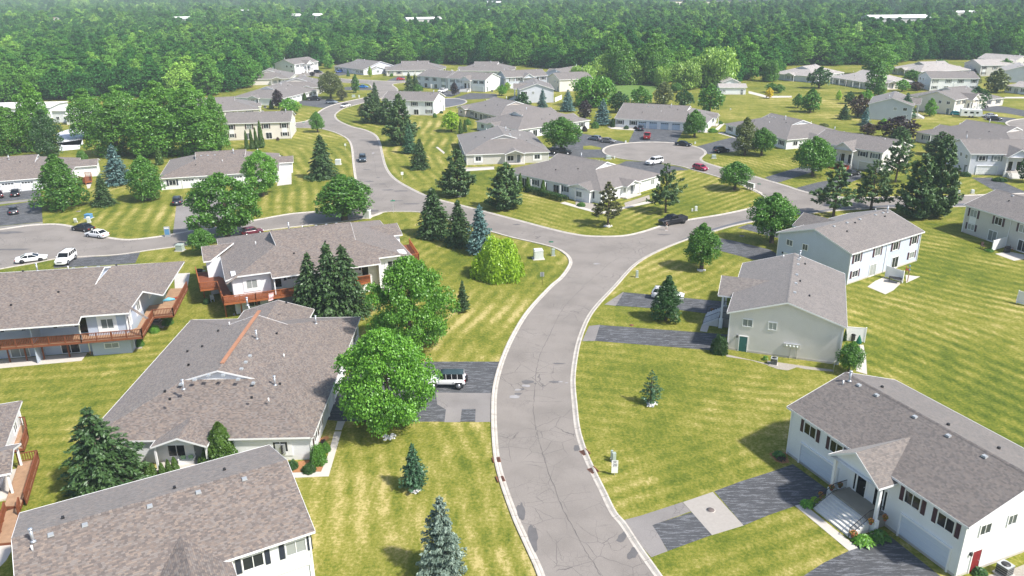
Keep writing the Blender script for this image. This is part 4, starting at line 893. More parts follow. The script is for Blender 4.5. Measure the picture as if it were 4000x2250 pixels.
# ---- extras on near houses
def toloc(h, p): return h.root.matrix_basis.inverted() @ Vector(p)
def wmesh(name, mb, mat, h, parent=None):   # mesh given in world coordinates, parented to house h
    inv = h.root.matrix_basis.inverted(); mb.v = [tuple(inv @ Vector(v)) for v in mb.v]
    return mb.build(name, mat, parent or h.root)
def deckpart(h, floor, z, rails, posts, mat=m_deck, rail=m_wood, hgt=.95):
    fl = MB(); fl.slab([(p.x, p.y) for p in floor], z-.12, z); dk = wmesh('deck', fl, mat, h)
    fb = MB()
    for i in range(len(floor)):
        a, b = floor[i], floor[(i+1) % len(floor)]; fb.bar((a.x, a.y, z-.2), (b.x, b.y, z-.2), .07, .30)
    wmesh('fascia', fb, rail, h, dk)
    for a, b in rails:
        rb = MB(); d = Vector((b.x-a.x, b.y-a.y, 0)); L = d.length; n_ = max(2, int(L/.19))
        rb.bar((a.x, a.y, z+hgt), (b.x, b.y, z+hgt), .13, .06); rb.bar((a.x, a.y, z+.12), (b.x, b.y, z+.12), .05, .08)
        for i in range(n_+1):
            t_ = i/n_; x, y = a.x+d.x*t_, a.y+d.y*t_; rb.bar((x, y, z+.1), (x, y, z+hgt), .055)
        k = max(1, round(L/1.9))
        for i in range(k+1): t_ = i/k; x, y = a.x+d.x*t_, a.y+d.y*t_; rb.bar((x, y, z-.2), (x, y, z+hgt+.05), .11)
        wmesh('railing', rb, rail, h, dk)
    for p in posts:
        pb = MB(); pb.bar((p.x, p.y, 0), (p.x, p.y, z-.12), .15); wmesh('deck_post', pb, rail, h, dk)
    return dk
zf = 2.75
bpy.context.view_layer.update()
f1 = [Q(31, -350, 640, zf), Q(31, 0, 612, zf), Q(31, 820, 548, zf), Q(31, 1430, 497, zf), Q(31, 1545, 297, zf), Q(31, 1745, 280, zf), Q(31, 1885, 10, zf)]
inn = [Q(31, 1700, 20, zf), Q(31, 1640, 170, zf), Q(31, 1500, 190, zf), Q(31, 1380, 410, zf), Q(31, 1330, 430, zf), Q(31, 820, 480, zf), Q(31, -350, 570, zf)]
o, d, n_ = Vector((0, 22.0, 0)), 0, 0
deckpart(H33, f1+inn, zf, list(zip(f1[:-1], f1[1:])), [Q(31, u, v) for u, v in ((105, 760), (275, 745), (450, 735), (705, 710), (1120, 650), (1355, 595), (1440, 560))])
g1 = [Q(21, 1975, 1300, zf), Q(31, 2015, 25, zf), Q(31, 2195, 5, zf), Q(31, 2250, 165, zf), Q(31, 2576, 125, zf), Q(32, 500, 55, zf), Q(22, 1150, 1385, zf)]
gi = [Q(22, 1140, 1330, zf), Q(32, 480, 0, zf), Q(31, 2576, 50, zf), Q(31, 2330, 80, zf), Q(31, 2240, -90, zf), Q(21, 2080, 1290, zf)]
deckpart(H32, g1+gi, zf, list(zip(g1[:-1], g1[1:])), [Q(31, u, v) for u, v in ((2060, 110), (2280, 305), (2440, 285))]+[Q(32, u, v) for u, v in ((20, 245), (180, 200), (400, 165))], mat=m_wood, rail=plain('orange_cedar', (.33, .105, .035), .65, .3, var=.2))
g2 = [Q(22, 1440, 1030, zf), Q(22, 1545, 1015, zf), Q(22, 1640, 1165, zf), Q(22, 1520, 1180, zf)]
deckpart(H32, g2, zf, [(g2[1], g2[2]), (g2[2], g2[3])], [g2[2]*1.0, g2[3]*1.0], mat=m_wood, rail=bpy.data.materials['orange_cedar'])
z5 = .55
k1 = [Q(41, 40, 740, z5), Q(41, 190, 300, z5), Q(41, 388, 262, z5), Q(41, 262, 690, z5), Q(41, 235, 640, z5), Q(41, 205, 735, z5)]
deckpart(H35, k1, z5, [(k1[1], k1[2]), (k1[2], k1[3])], [])
k2 = [Q(41, 60, 790, .3), Q(41, 200, 745, .3), Q(41, 110, 1100, .3), Q(41, -20, 1112, .3)]
deckpart(H35, k2, .3, [(k2[0], k2[3]), (Q(41, 205, 745, .3), Q(41, 190, 830, .3))], [])
k3 = [Q(31, 60, 1440, z5), Q(31, 70, 1400, z5), Q(31, 262, 1390, z5), Q(31, 280, 1500, z5), Q(31, 240, 1620, z5), Q(31, 20, 1650, z5)]
deckpart(H35, k3, z5, [(k3[1], k3[2]), (k3[2], k3[3]), (k3[3], k3[4])], [])
dkz = Q(21, 800, 330); f5 = [Q(21, 800, 370, .8), Q(21, 860, 330, .8), Q(21, 920, 330, .8), Q(21, 925, 375, .8), Q(21, 860, 385, .8)]
deckpart(H30, f5, .8, [(f5[0], f5[4]), (f5[1], f5[2]), (f5[2], f5[3])], [f5[4]*1.0], mat=m_wood, rail=bpy.data.materials['orange_cedar'])
f6 = [Q(12, 1085, 760, .9), Q(12, 1180, 740, .9), Q(12, 1300, 735, .9), Q(12, 1305, 765, .9), Q(12, 1180, 770, .9)]
tag(H30.root)
# ridge board and extra vents on the low house by the near road
mb = MB(); mb.box((16.4, 11.2, JH.zr+.07), (14.6, .42, .10)); JH.part('ridge_board', mb, plain('orange_board', (.36, .18, .11), .8, .2, var=.2), JH.roof)
JH.vents([(6.8, 7.4+i*1.5) for i in range(6)], [(3.5, 14.8, 1), (6.2, 16.4, 1), (12, 16, 1), (17, 16.2, 1), (21, 15.6, 1), (25.5, 15, 1), (4, 6.8, 1), (4.2, 5.2, 0), (26, 13.2, 0), (28, 9, 1)], [(5.2, 14.0), (7.6, 5.4), (24.5, 4.6), (28.0, 14)])
# right gable face of the low house by the road: meters
def boxes(name, label, cat, loc, rz, parts, group=None):
    """a small thing from boxes: parts = [(partname, material, [(centre, size), ...]), ...]"""
    r_ = empty(name, (loc.x, loc.y, loc.z), rz, label, cat, group)
    for pn, mt, bl in parts:
        m_ = MB()
        for c, d in bl: m_.box(c, d)
        m_.build(pn, mt, r_)
    return r_
bd = MB()
for k in range(4): bd.tube([(-.02, 3.2, 1.0+.25*k), (-.18, 3.2, 1.0+.25*k)], .1, 10)
mt_ = MB(); mt_.box((.28, 3.6, 1.35), (.18, .55, 1.15)); mt_.box((.28, 3.1, 1.35), (.16, .38, 1.1)); mt_.bar((.3, 3.4, 0), (.3, 3.4, .8), .09); pr = JH.part('meter_box', mt_, m_grey)
bd.v = [(x+.22, y, z) for x, y, z in bd.v]; bd.build('meter', m_dark, pr)
# meter bank and AC on the grey duplex gable (its end facing the camera is x = L)
mt_ = MB(); xr = R2.L-.4; mt_.box((xr+.1, 8.1, 1.7), (.2, 1.9, .55)); mt_.bar((xr+.06, 8.0, 0), (xr+.06, 8.0, 1.4), .06); mt_.bar((xr+.06, 8.8, 0), (xr+.06, 8.8, 1.4), .06); pr = R2.part('meter_box', mt_, m_galv)
mt_ = MB()
for k in range(4): mt_.tube([(xr+.19, 7.5+.42*k, 1.7), (xr+.30, 7.5+.42*k, 1.7)], .13, 10)
mt_.build('meter', m_pale, pr)
# ================================================================== trees
rng = np.random.default_rng(7)
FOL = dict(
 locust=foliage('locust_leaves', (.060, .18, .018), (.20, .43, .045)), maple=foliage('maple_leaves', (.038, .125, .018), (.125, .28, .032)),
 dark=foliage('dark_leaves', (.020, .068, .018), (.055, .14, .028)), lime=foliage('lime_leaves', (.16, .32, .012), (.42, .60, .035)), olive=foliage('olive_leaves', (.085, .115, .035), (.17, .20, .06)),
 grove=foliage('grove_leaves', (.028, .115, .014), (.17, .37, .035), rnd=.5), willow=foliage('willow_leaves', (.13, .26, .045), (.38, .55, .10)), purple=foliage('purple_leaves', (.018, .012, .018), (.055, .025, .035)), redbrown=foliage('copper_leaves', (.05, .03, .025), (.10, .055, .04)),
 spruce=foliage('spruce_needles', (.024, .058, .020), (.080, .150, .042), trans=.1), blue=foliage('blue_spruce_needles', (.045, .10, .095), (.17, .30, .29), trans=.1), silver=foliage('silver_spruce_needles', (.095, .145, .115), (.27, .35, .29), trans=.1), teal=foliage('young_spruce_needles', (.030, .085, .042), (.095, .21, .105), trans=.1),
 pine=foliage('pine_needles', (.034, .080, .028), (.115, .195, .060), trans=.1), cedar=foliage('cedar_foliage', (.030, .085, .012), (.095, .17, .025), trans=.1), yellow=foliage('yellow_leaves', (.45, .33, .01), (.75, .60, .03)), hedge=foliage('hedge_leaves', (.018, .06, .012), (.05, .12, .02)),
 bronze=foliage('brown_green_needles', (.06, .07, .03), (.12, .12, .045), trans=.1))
def leafmesh(name, C, Nn, size, tint, asp=1.0, flat=.5, dirs=None):
    """one quad per centre; Nn preferred normals, flat = how strongly they are followed; dirs = long axis"""
    n_ = len(C); rnd = rng.normal(size=(n_, 3)); nn = Nn*flat+rnd*(1-flat); nn /= np.linalg.norm(nn, axis=1)[:, None]+1e-9
    a = rng.normal(size=(n_, 3)) if dirs is None else dirs+rng.normal(size=(n_, 3))*.25
    t_ = a-(a*nn).sum(1)[:, None]*nn; t_ /= np.linalg.norm(t_, axis=1)[:, None]+1e-9; b = np.cross(nn, t_)
    s = (size*rng.uniform(.7, 1.3, n_))[:, None]
    V = np.stack([C+t_*s*asp, C+b*s*.62, C-t_*s*asp*.9, C-b*s*.62], 1).reshape(-1, 3)
    me = bpy.data.meshes.new(name); me.vertices.add(n_*4); me.vertices.foreach_set('co', V.astype(np.float32).ravel())
    fill(me, np.arange(n_*4, dtype=np.int32).reshape(-1, 4))
    at = me.attributes.new('tint', 'FLOAT', 'FACE'); at.data.foreach_set('value', np.clip(tint, 0, 1).astype(np.float32)); return me
def sphere(n_):
    d = rng.normal(size=(n_, 3)); return d/np.linalg.norm(d, axis=1)[:, None]
def broad(shape, nl, leaf, h, r, nb=None, base=.22):
    """deciduous crown of overlapping leaf clumps; returns (crown mesh, trunk mesh) of height h, radius r"""
    blobs = []; nb = nb or 26
    def lim_(t_):
        if shape == 'round': return max(.12, math.sqrt(max(0, 1-abs(2*t_-.92)**2.4))) if t_ < .96 else .2
        if shape == 'oval': return max(.10, math.sin(math.pi*(.20+t_*.78))**.75)
        if shape == 'cone': return max(.08, (1-t_)**.60*min(1, .62+t_*2.4))
        if shape in ('grove', 'wood'): return max(.22, math.sqrt(max(0, 1-abs(2*t_-.85)**2.6)))*rng.uniform(.8, 1.1) if t_ < .95 else .25
        if shape == 'airy': return float(np.interp(t_, [0, .12, .4, .62, .82, .93, 1], [.5, .85, 1, .92, .66, .40, .15]))*rng.uniform(.86, 1.14)
        if shape == 'locust': return float(np.interp(t_, [0, .15, .45, .7, .9, 1], [.55, .95, 1, .85, .55, .25]))
        return max(.2, math.sqrt(max(0, 1-abs((2*t_-1.15)/1.15)**3))*.97)
    bmax = {'round': .36, 'oval': .37, 'cone': .33, 'locust': .26, 'airy': .215, 'grove': .40, 'wood': .42, 'willow': .36}.get(shape, .35)
    for i in range(nb):
        t_ = 1.0 if i == 0 else (i+rng.uniform(-.4, .4))/nb
        t_ = min(1, max(0, t_**.92)); lm = lim_(t_)
        br = min(bmax*rng.uniform(.72, 1.2), max(.12, lm*.62))
        ph = i*2.4+rng.uniform(-.5, .5); rr = max(0, lm-br*.8)*(rng.uniform(.35, 1)**.5)*rng.uniform(.88, 1.1)
        blobs.append((rr*math.cos(ph), rr*math.sin(ph), t_, br, rng.uniform(0, 1)))
    zc0, zc1 = base*h, h
    per = nl//nb; Cs, Ns, Ts = [], [], []
    for bx, by, bt, br, tn in blobs:
        d = sphere(per); keep = d[:, 2] > -.55; d = d[keep]; m_ = len(d)
        sz = br*r; sq = {'locust': .55, 'grove': .62, 'wood': .62, 'airy': .60, 'willow': 1.1}.get(shape, .80)
        lump = 1+.16*np.sin(d[:, 0]*5+tn*9)*np.sin(d[:, 1]*5+tn*5)+.10*np.sin(d[:, 2]*9+tn*7)
        rad = sz*(rng.uniform(.35, 1.06, m_)**(.6 if shape == 'airy' else .25 if shape in ('grove', 'wood') else .38))*lump
        c = np.array([bx*r, by*r, zc0+sz*sq*.8+bt*(zc1-zc0-sz*sq*1.7)])
        p = c+d*rad[:, None]*np.array([1, 1, sq]); Cs.append(p); Ns.append(d+np.array([0, 0, .5]))
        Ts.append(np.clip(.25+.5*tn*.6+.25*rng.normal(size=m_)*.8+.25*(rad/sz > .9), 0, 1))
    C, Nn, T = np.concatenate(Cs), np.concatenate(Ns), np.concatenate(Ts)
    rad_ = np.hypot(C[:, 0], C[:, 1]); C[:, :2] *= r*1.02/np.percentile(rad_, 98.5); z_a, z_b = np.percentile(C[:, 2], .5), C[:, 2].max(); C[:, 2] = base*h*.75+(C[:, 2]-z_a)*(h-base*h*.75)/(z_b-z_a)
    dirs = None; asp = 1.0
    if shape == 'willow':
        m_ = len(C)//2; C[:m_, 2] -= rng.uniform(0, .22, m_)*h; C[:, 2] = np.maximum(C[:, 2], .06*h); dirs = np.tile([0, 0, 1.0], (len(C), 1)); asp = 1.5
    crown = leafmesh('crown', C, Nn, leaf, T, asp, .5, dirs)
    mb = MB(); tr = .028*h+.03*r*.5; lean = rng.normal(size=2)*.02*h
    mb.tube([(0, 0, -.05), (lean[0]*.3, lean[1]*.3, base*h*.6), (lean[0], lean[1], base*h*1.25), (lean[0]*1.2, lean[1]*1.2, h*.72)], [tr*1.35, tr, tr*.8, tr*.15], 8)
    for bx, by, bt, br, tn in blobs[:14]:
        z0 = base*h*(1+.7*bt); z1 = zc0+bt*(zc1-zc0)*.85
        mb.tube([(lean[0], lean[1], z0), (bx*r*.45, by*r*.45, (z0*.55+z1*.45)), (bx*r*.95, by*r*.95, z1)], [tr*.42, tr*.28, tr*.06], 5, False)
    tk = bpy.data.meshes.new('trunk'); tk.from_pydata(mb.v, [], mb.f); tk.materials.append(m_bark); return crown, tk
def conifer(kind, h, r, nlev, nbr, per, leaf, bare=.05, droop=.35, gap=0.0):
    Cs, Ns, Ts, Ds = [], [], [], []; mb = MB(); tr = .02*h+.03; ax0 = rng.uniform(0, 6.28); asy = rng.uniform(.06, .16)
    mb.tube([(0, 0, -.05), (0, 0, h*.5), (0, 0, h*.97)], [tr, tr*.6, tr*.08], 7)
    for L in range(nlev):
        t_ = bare+(1-bare)*(L+rng.uniform(-.3, .3))/nlev
        if kind == 'pine': R_ = r*(1-max(0, t_-bare)/(1-bare))**.60*rng.uniform(.62, 1.12)*(1 if t_ > bare+.12 else .85)
        else: R_ = r*(1-max(0, t_-bare)/(1-bare)*.985)**.74*rng.uniform(.88, 1.12)
        nb = max(4, int(nbr*(1-.55*t_)))
        off = rng.uniform(0, 6.28)
        for b in range(nb):
            if rng.uniform() < gap: continue
            ph = off+6.283*b/nb+rng.uniform(-.25, .25); Rb = R_*rng.uniform(.66, 1.16)*(1+asy*math.cos(ph-ax0)+.10*math.sin(2*ph+9*t_)); dr = droop*rng.uniform(.7, 1.3)
            dv = np.array([math.cos(ph), math.sin(ph), 0]); lv = np.array([-math.sin(ph), math.cos(ph), 0]); z0 = h*t_
            m_ = max(3, int(per*(Rb/r)**.8))
            s = rng.uniform(.12, 1, m_)**.75
            if kind == 'pine': s = rng.uniform(.35, 1, m_)**.6
            wd = .34*Rb*(1-s*.75)*(1.0 if kind != 'pine' else 1.1)+.04
            lat = rng.uniform(-1, 1, m_)*wd
            zz = z0+(-dr*Rb*s*s+.16*Rb*s if kind != 'pine' else .22*Rb*s*s-.05*Rb)-np.abs(lat)*.25+rng.normal(size=m_)*leaf*(.25 if kind != 'pine' else .75)
            P_ = dv*(Rb*s)[:, None]+lv*lat[:, None]; P_[:, 2] = np.maximum(zz, .06+.05*h*rng.uniform(size=m_)**2)
            Cs.append(P_); Ns.append(np.tile([0, 0, 1.0], (m_, 1))+dv*.35); Ds.append(np.tile(dv+np.array([0, 0, -dr*.8]), (m_, 1))+lv*np.sign(lat)[:, None]*.5)
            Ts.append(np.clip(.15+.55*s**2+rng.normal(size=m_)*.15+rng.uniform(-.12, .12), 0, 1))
            if b % 2 == 0: mb.tube([(0, 0, z0), tuple(dv*Rb*.5+np.array([0, 0, z0+(-dr*.25+.08)*Rb])), tuple(dv*Rb*.9+np.array([0, 0, z0+(-dr*.8+.14)*Rb if kind != 'pine' else z0+.15*Rb]))], [tr*.25, tr*.15, tr*.04], 4, False)
    Cs.append(np.array([[0, 0, h*.985]]*6)+rng.normal(size=(6, 3))*leaf*.25); Ns.append(sphere(6)); Ds.append(np.tile([0, 0, 1.0], (6, 1))); Ts.append(np.full(6, .7))
    C_ = np.concatenate(Cs); rad_ = np.hypot(C_[:, 0], C_[:, 1]); C_[:, :2] *= r*1.05/np.percentile(rad_, 97.5)
    crown = leafmesh('crown', C_, np.concatenate(Ns), leaf, np.concatenate(Ts), 1.35, .55, np.concatenate(Ds))
    tk = bpy.data.meshes.new('trunk'); tk.from_pydata(mb.v, [], mb.f); tk.materials.append(m_bark); return crown, tk
def column(nl, h, r, leaf, power=.55):
    t_ = rng.uniform(.01, 1, nl); ph = rng.uniform(0, 6.283, nl); lim = np.minimum(1, (t_*6+.45))*(1-t_)**power
    rr = r*lim*(rng.uniform(.55, 1.05, nl)**.4)*(1+.12*np.sin(ph*5+t_*14)); d = np.stack([np.cos(ph), np.sin(ph), np.full(nl, .35)], 1)
    C = np.stack([np.cos(ph)*rr, np.sin(ph)*rr, t_*h], 1)
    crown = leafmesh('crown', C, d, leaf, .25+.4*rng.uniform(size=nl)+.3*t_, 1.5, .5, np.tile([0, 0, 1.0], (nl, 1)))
    mb = MB(); mb.tube([(0, 0, -.05), (0, 0, h*.7)], [.07, .02], 6); tk = bpy.data.meshes.new('trunk'); tk.from_pydata(mb.v, [], mb.f); tk.materials.append(m_bark); return crown, tk
def shrub(nl, h, r, leaf):
    d = sphere(nl); d[:, 2] = np.abs(d[:, 2]); rad = rng.uniform(.45, 1.05, nl)**.5*(1+.14*np.sin(d[:, 0]*6+1)*np.sin(d[:, 1]*6))
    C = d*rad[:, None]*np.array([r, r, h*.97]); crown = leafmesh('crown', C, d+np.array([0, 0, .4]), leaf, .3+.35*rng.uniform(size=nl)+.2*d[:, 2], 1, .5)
    mb = MB(); mb.tube([(0, 0, -.03), (0, 0, h*.5)], [.05, .02], 5)
    for k in range(5): a = k*1.257; mb.tube([(0, 0, 0), (r*.5*math.cos(a), r*.5*math.sin(a), h*.6)], [.03, .01], 4, False)
    tk = bpy.data.meshes.new('stem'); tk.from_pydata(mb.v, [], mb.f); tk.materials.append(m_bark); return crown, tk
# prototypes: (crown, trunk, reference height, reference radius)
def pr(fn, *a, h, r, n_=1, **k): return [(*fn(*a, h=h, r=r, **k), h, r) for _ in range(n_)]
PROTO = {
 'locust_big': pr(broad, 'airy', 46000, .125, h=9.0, r=5.2, nb=105, base=.14, n_=2), 'locust': pr(broad, 'airy', 20000, .15, h=8.0, r=4.4, nb=66, base=.2, n_=2),
 'round': pr(broad, 'round', 14000, .135, h=6.5, r=2.9, nb=32, base=.27, n_=3), 'ovalhi': pr(broad, 'oval', 15000, .13, h=7.5, r=2.6, nb=34, base=.24, n_=2), 'oval': pr(broad, 'oval', 15000, .13, h=7.5, r=2.6, nb=34, base=.10, n_=3), 'cone': pr(broad, 'cone', 17000, .135, h=8.0, r=2.8, nb=40, base=.06, n_=2),
 'grove': pr(broad, 'grove', 19000, .27, h=17, r=6.6, nb=34, base=.06, n_=4), 'willow': pr(broad, 'willow', 8000, .27, h=12, r=5.2, nb=34, base=.06, n_=2),
 'mid': pr(broad, 'round', 2600, .26, h=6.5, r=2.9, nb=24, base=.17, n_=3), 'midoval': pr(broad, 'oval', 2400, .24, h=6.5, r=2.2, nb=24, base=.08, n_=2),
 'spruce': pr(conifer, 'spruce', h=9.5, r=2.9, nlev=30, nbr=15, per=42, leaf=.17, droop=.42, n_=2), 'spruce_big': pr(conifer, 'spruce', h=10.5, r=3.9, nlev=22, nbr=13, per=120, leaf=.145, droop=.38, gap=.10),
 'bluespruce': pr(conifer, 'spruce', h=8, r=2.5, nlev=26, nbr=15, per=36, leaf=.16, droop=.12, n_=2), 'youngspruce': pr(conifer, 'spruce', h=3.6, r=1.25, nlev=19, nbr=12, per=40, leaf=.085, bare=.10, droop=.10, n_=2), 'ragged': pr(conifer, 'spruce', h=3.9, r=1.2, nlev=15, nbr=9, per=34, leaf=.085, bare=.10, droop=.05, gap=.34), 'silver': pr(conifer, 'spruce', h=6.8, r=2.3, nlev=20, nbr=12, per=90, leaf=.115, bare=.03, droop=.05, gap=.08),
 'pine': pr(conifer, 'pine', h=10, r=3.3, nlev=19, nbr=9, per=85, leaf=.19, bare=.22, droop=-.1, gap=.20, n_=3), 'pinelow': pr(conifer, 'pine', h=10, r=3.4, nlev=24, nbr=11, per=80, leaf=.2, bare=.06, droop=0, gap=.10, n_=2),
 'midspruce': pr(conifer, 'spruce', h=8, r=2.5, nlev=22, nbr=12, per=16, leaf=.26, droop=.3, n_=2), 'cedar': pr(column, 2600, h=4.0, r=.75, leaf=.10, n_=2), 'cedar_big': pr(column, 9000, h=4.6, r=1.6, leaf=.11, power=.75), 'shrub': pr(shrub, 2200, h=1.4, r=1.1, leaf=.10, n_=2), 'shrub_big': pr(shrub, 9000, h=3.2, r=3.6, leaf=.15), 'shrub_near': pr(shrub, 5000, h=1.6, r=1.2, leaf=.075, n_=2)}
BYMAT = {}
rt = random.Random(3)
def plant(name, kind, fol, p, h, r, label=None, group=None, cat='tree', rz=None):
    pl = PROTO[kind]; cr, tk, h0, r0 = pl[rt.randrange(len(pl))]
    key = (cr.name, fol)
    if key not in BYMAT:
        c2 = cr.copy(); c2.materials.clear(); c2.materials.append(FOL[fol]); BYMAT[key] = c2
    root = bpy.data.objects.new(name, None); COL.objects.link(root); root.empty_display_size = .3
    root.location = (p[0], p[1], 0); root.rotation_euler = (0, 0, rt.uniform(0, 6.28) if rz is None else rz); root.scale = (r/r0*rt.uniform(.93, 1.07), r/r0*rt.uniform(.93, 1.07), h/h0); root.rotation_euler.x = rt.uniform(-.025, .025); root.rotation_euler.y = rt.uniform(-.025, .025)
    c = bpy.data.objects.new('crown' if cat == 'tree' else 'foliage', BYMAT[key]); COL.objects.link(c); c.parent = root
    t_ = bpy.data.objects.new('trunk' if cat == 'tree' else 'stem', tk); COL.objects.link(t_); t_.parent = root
    return tag(root, label, cat, group)
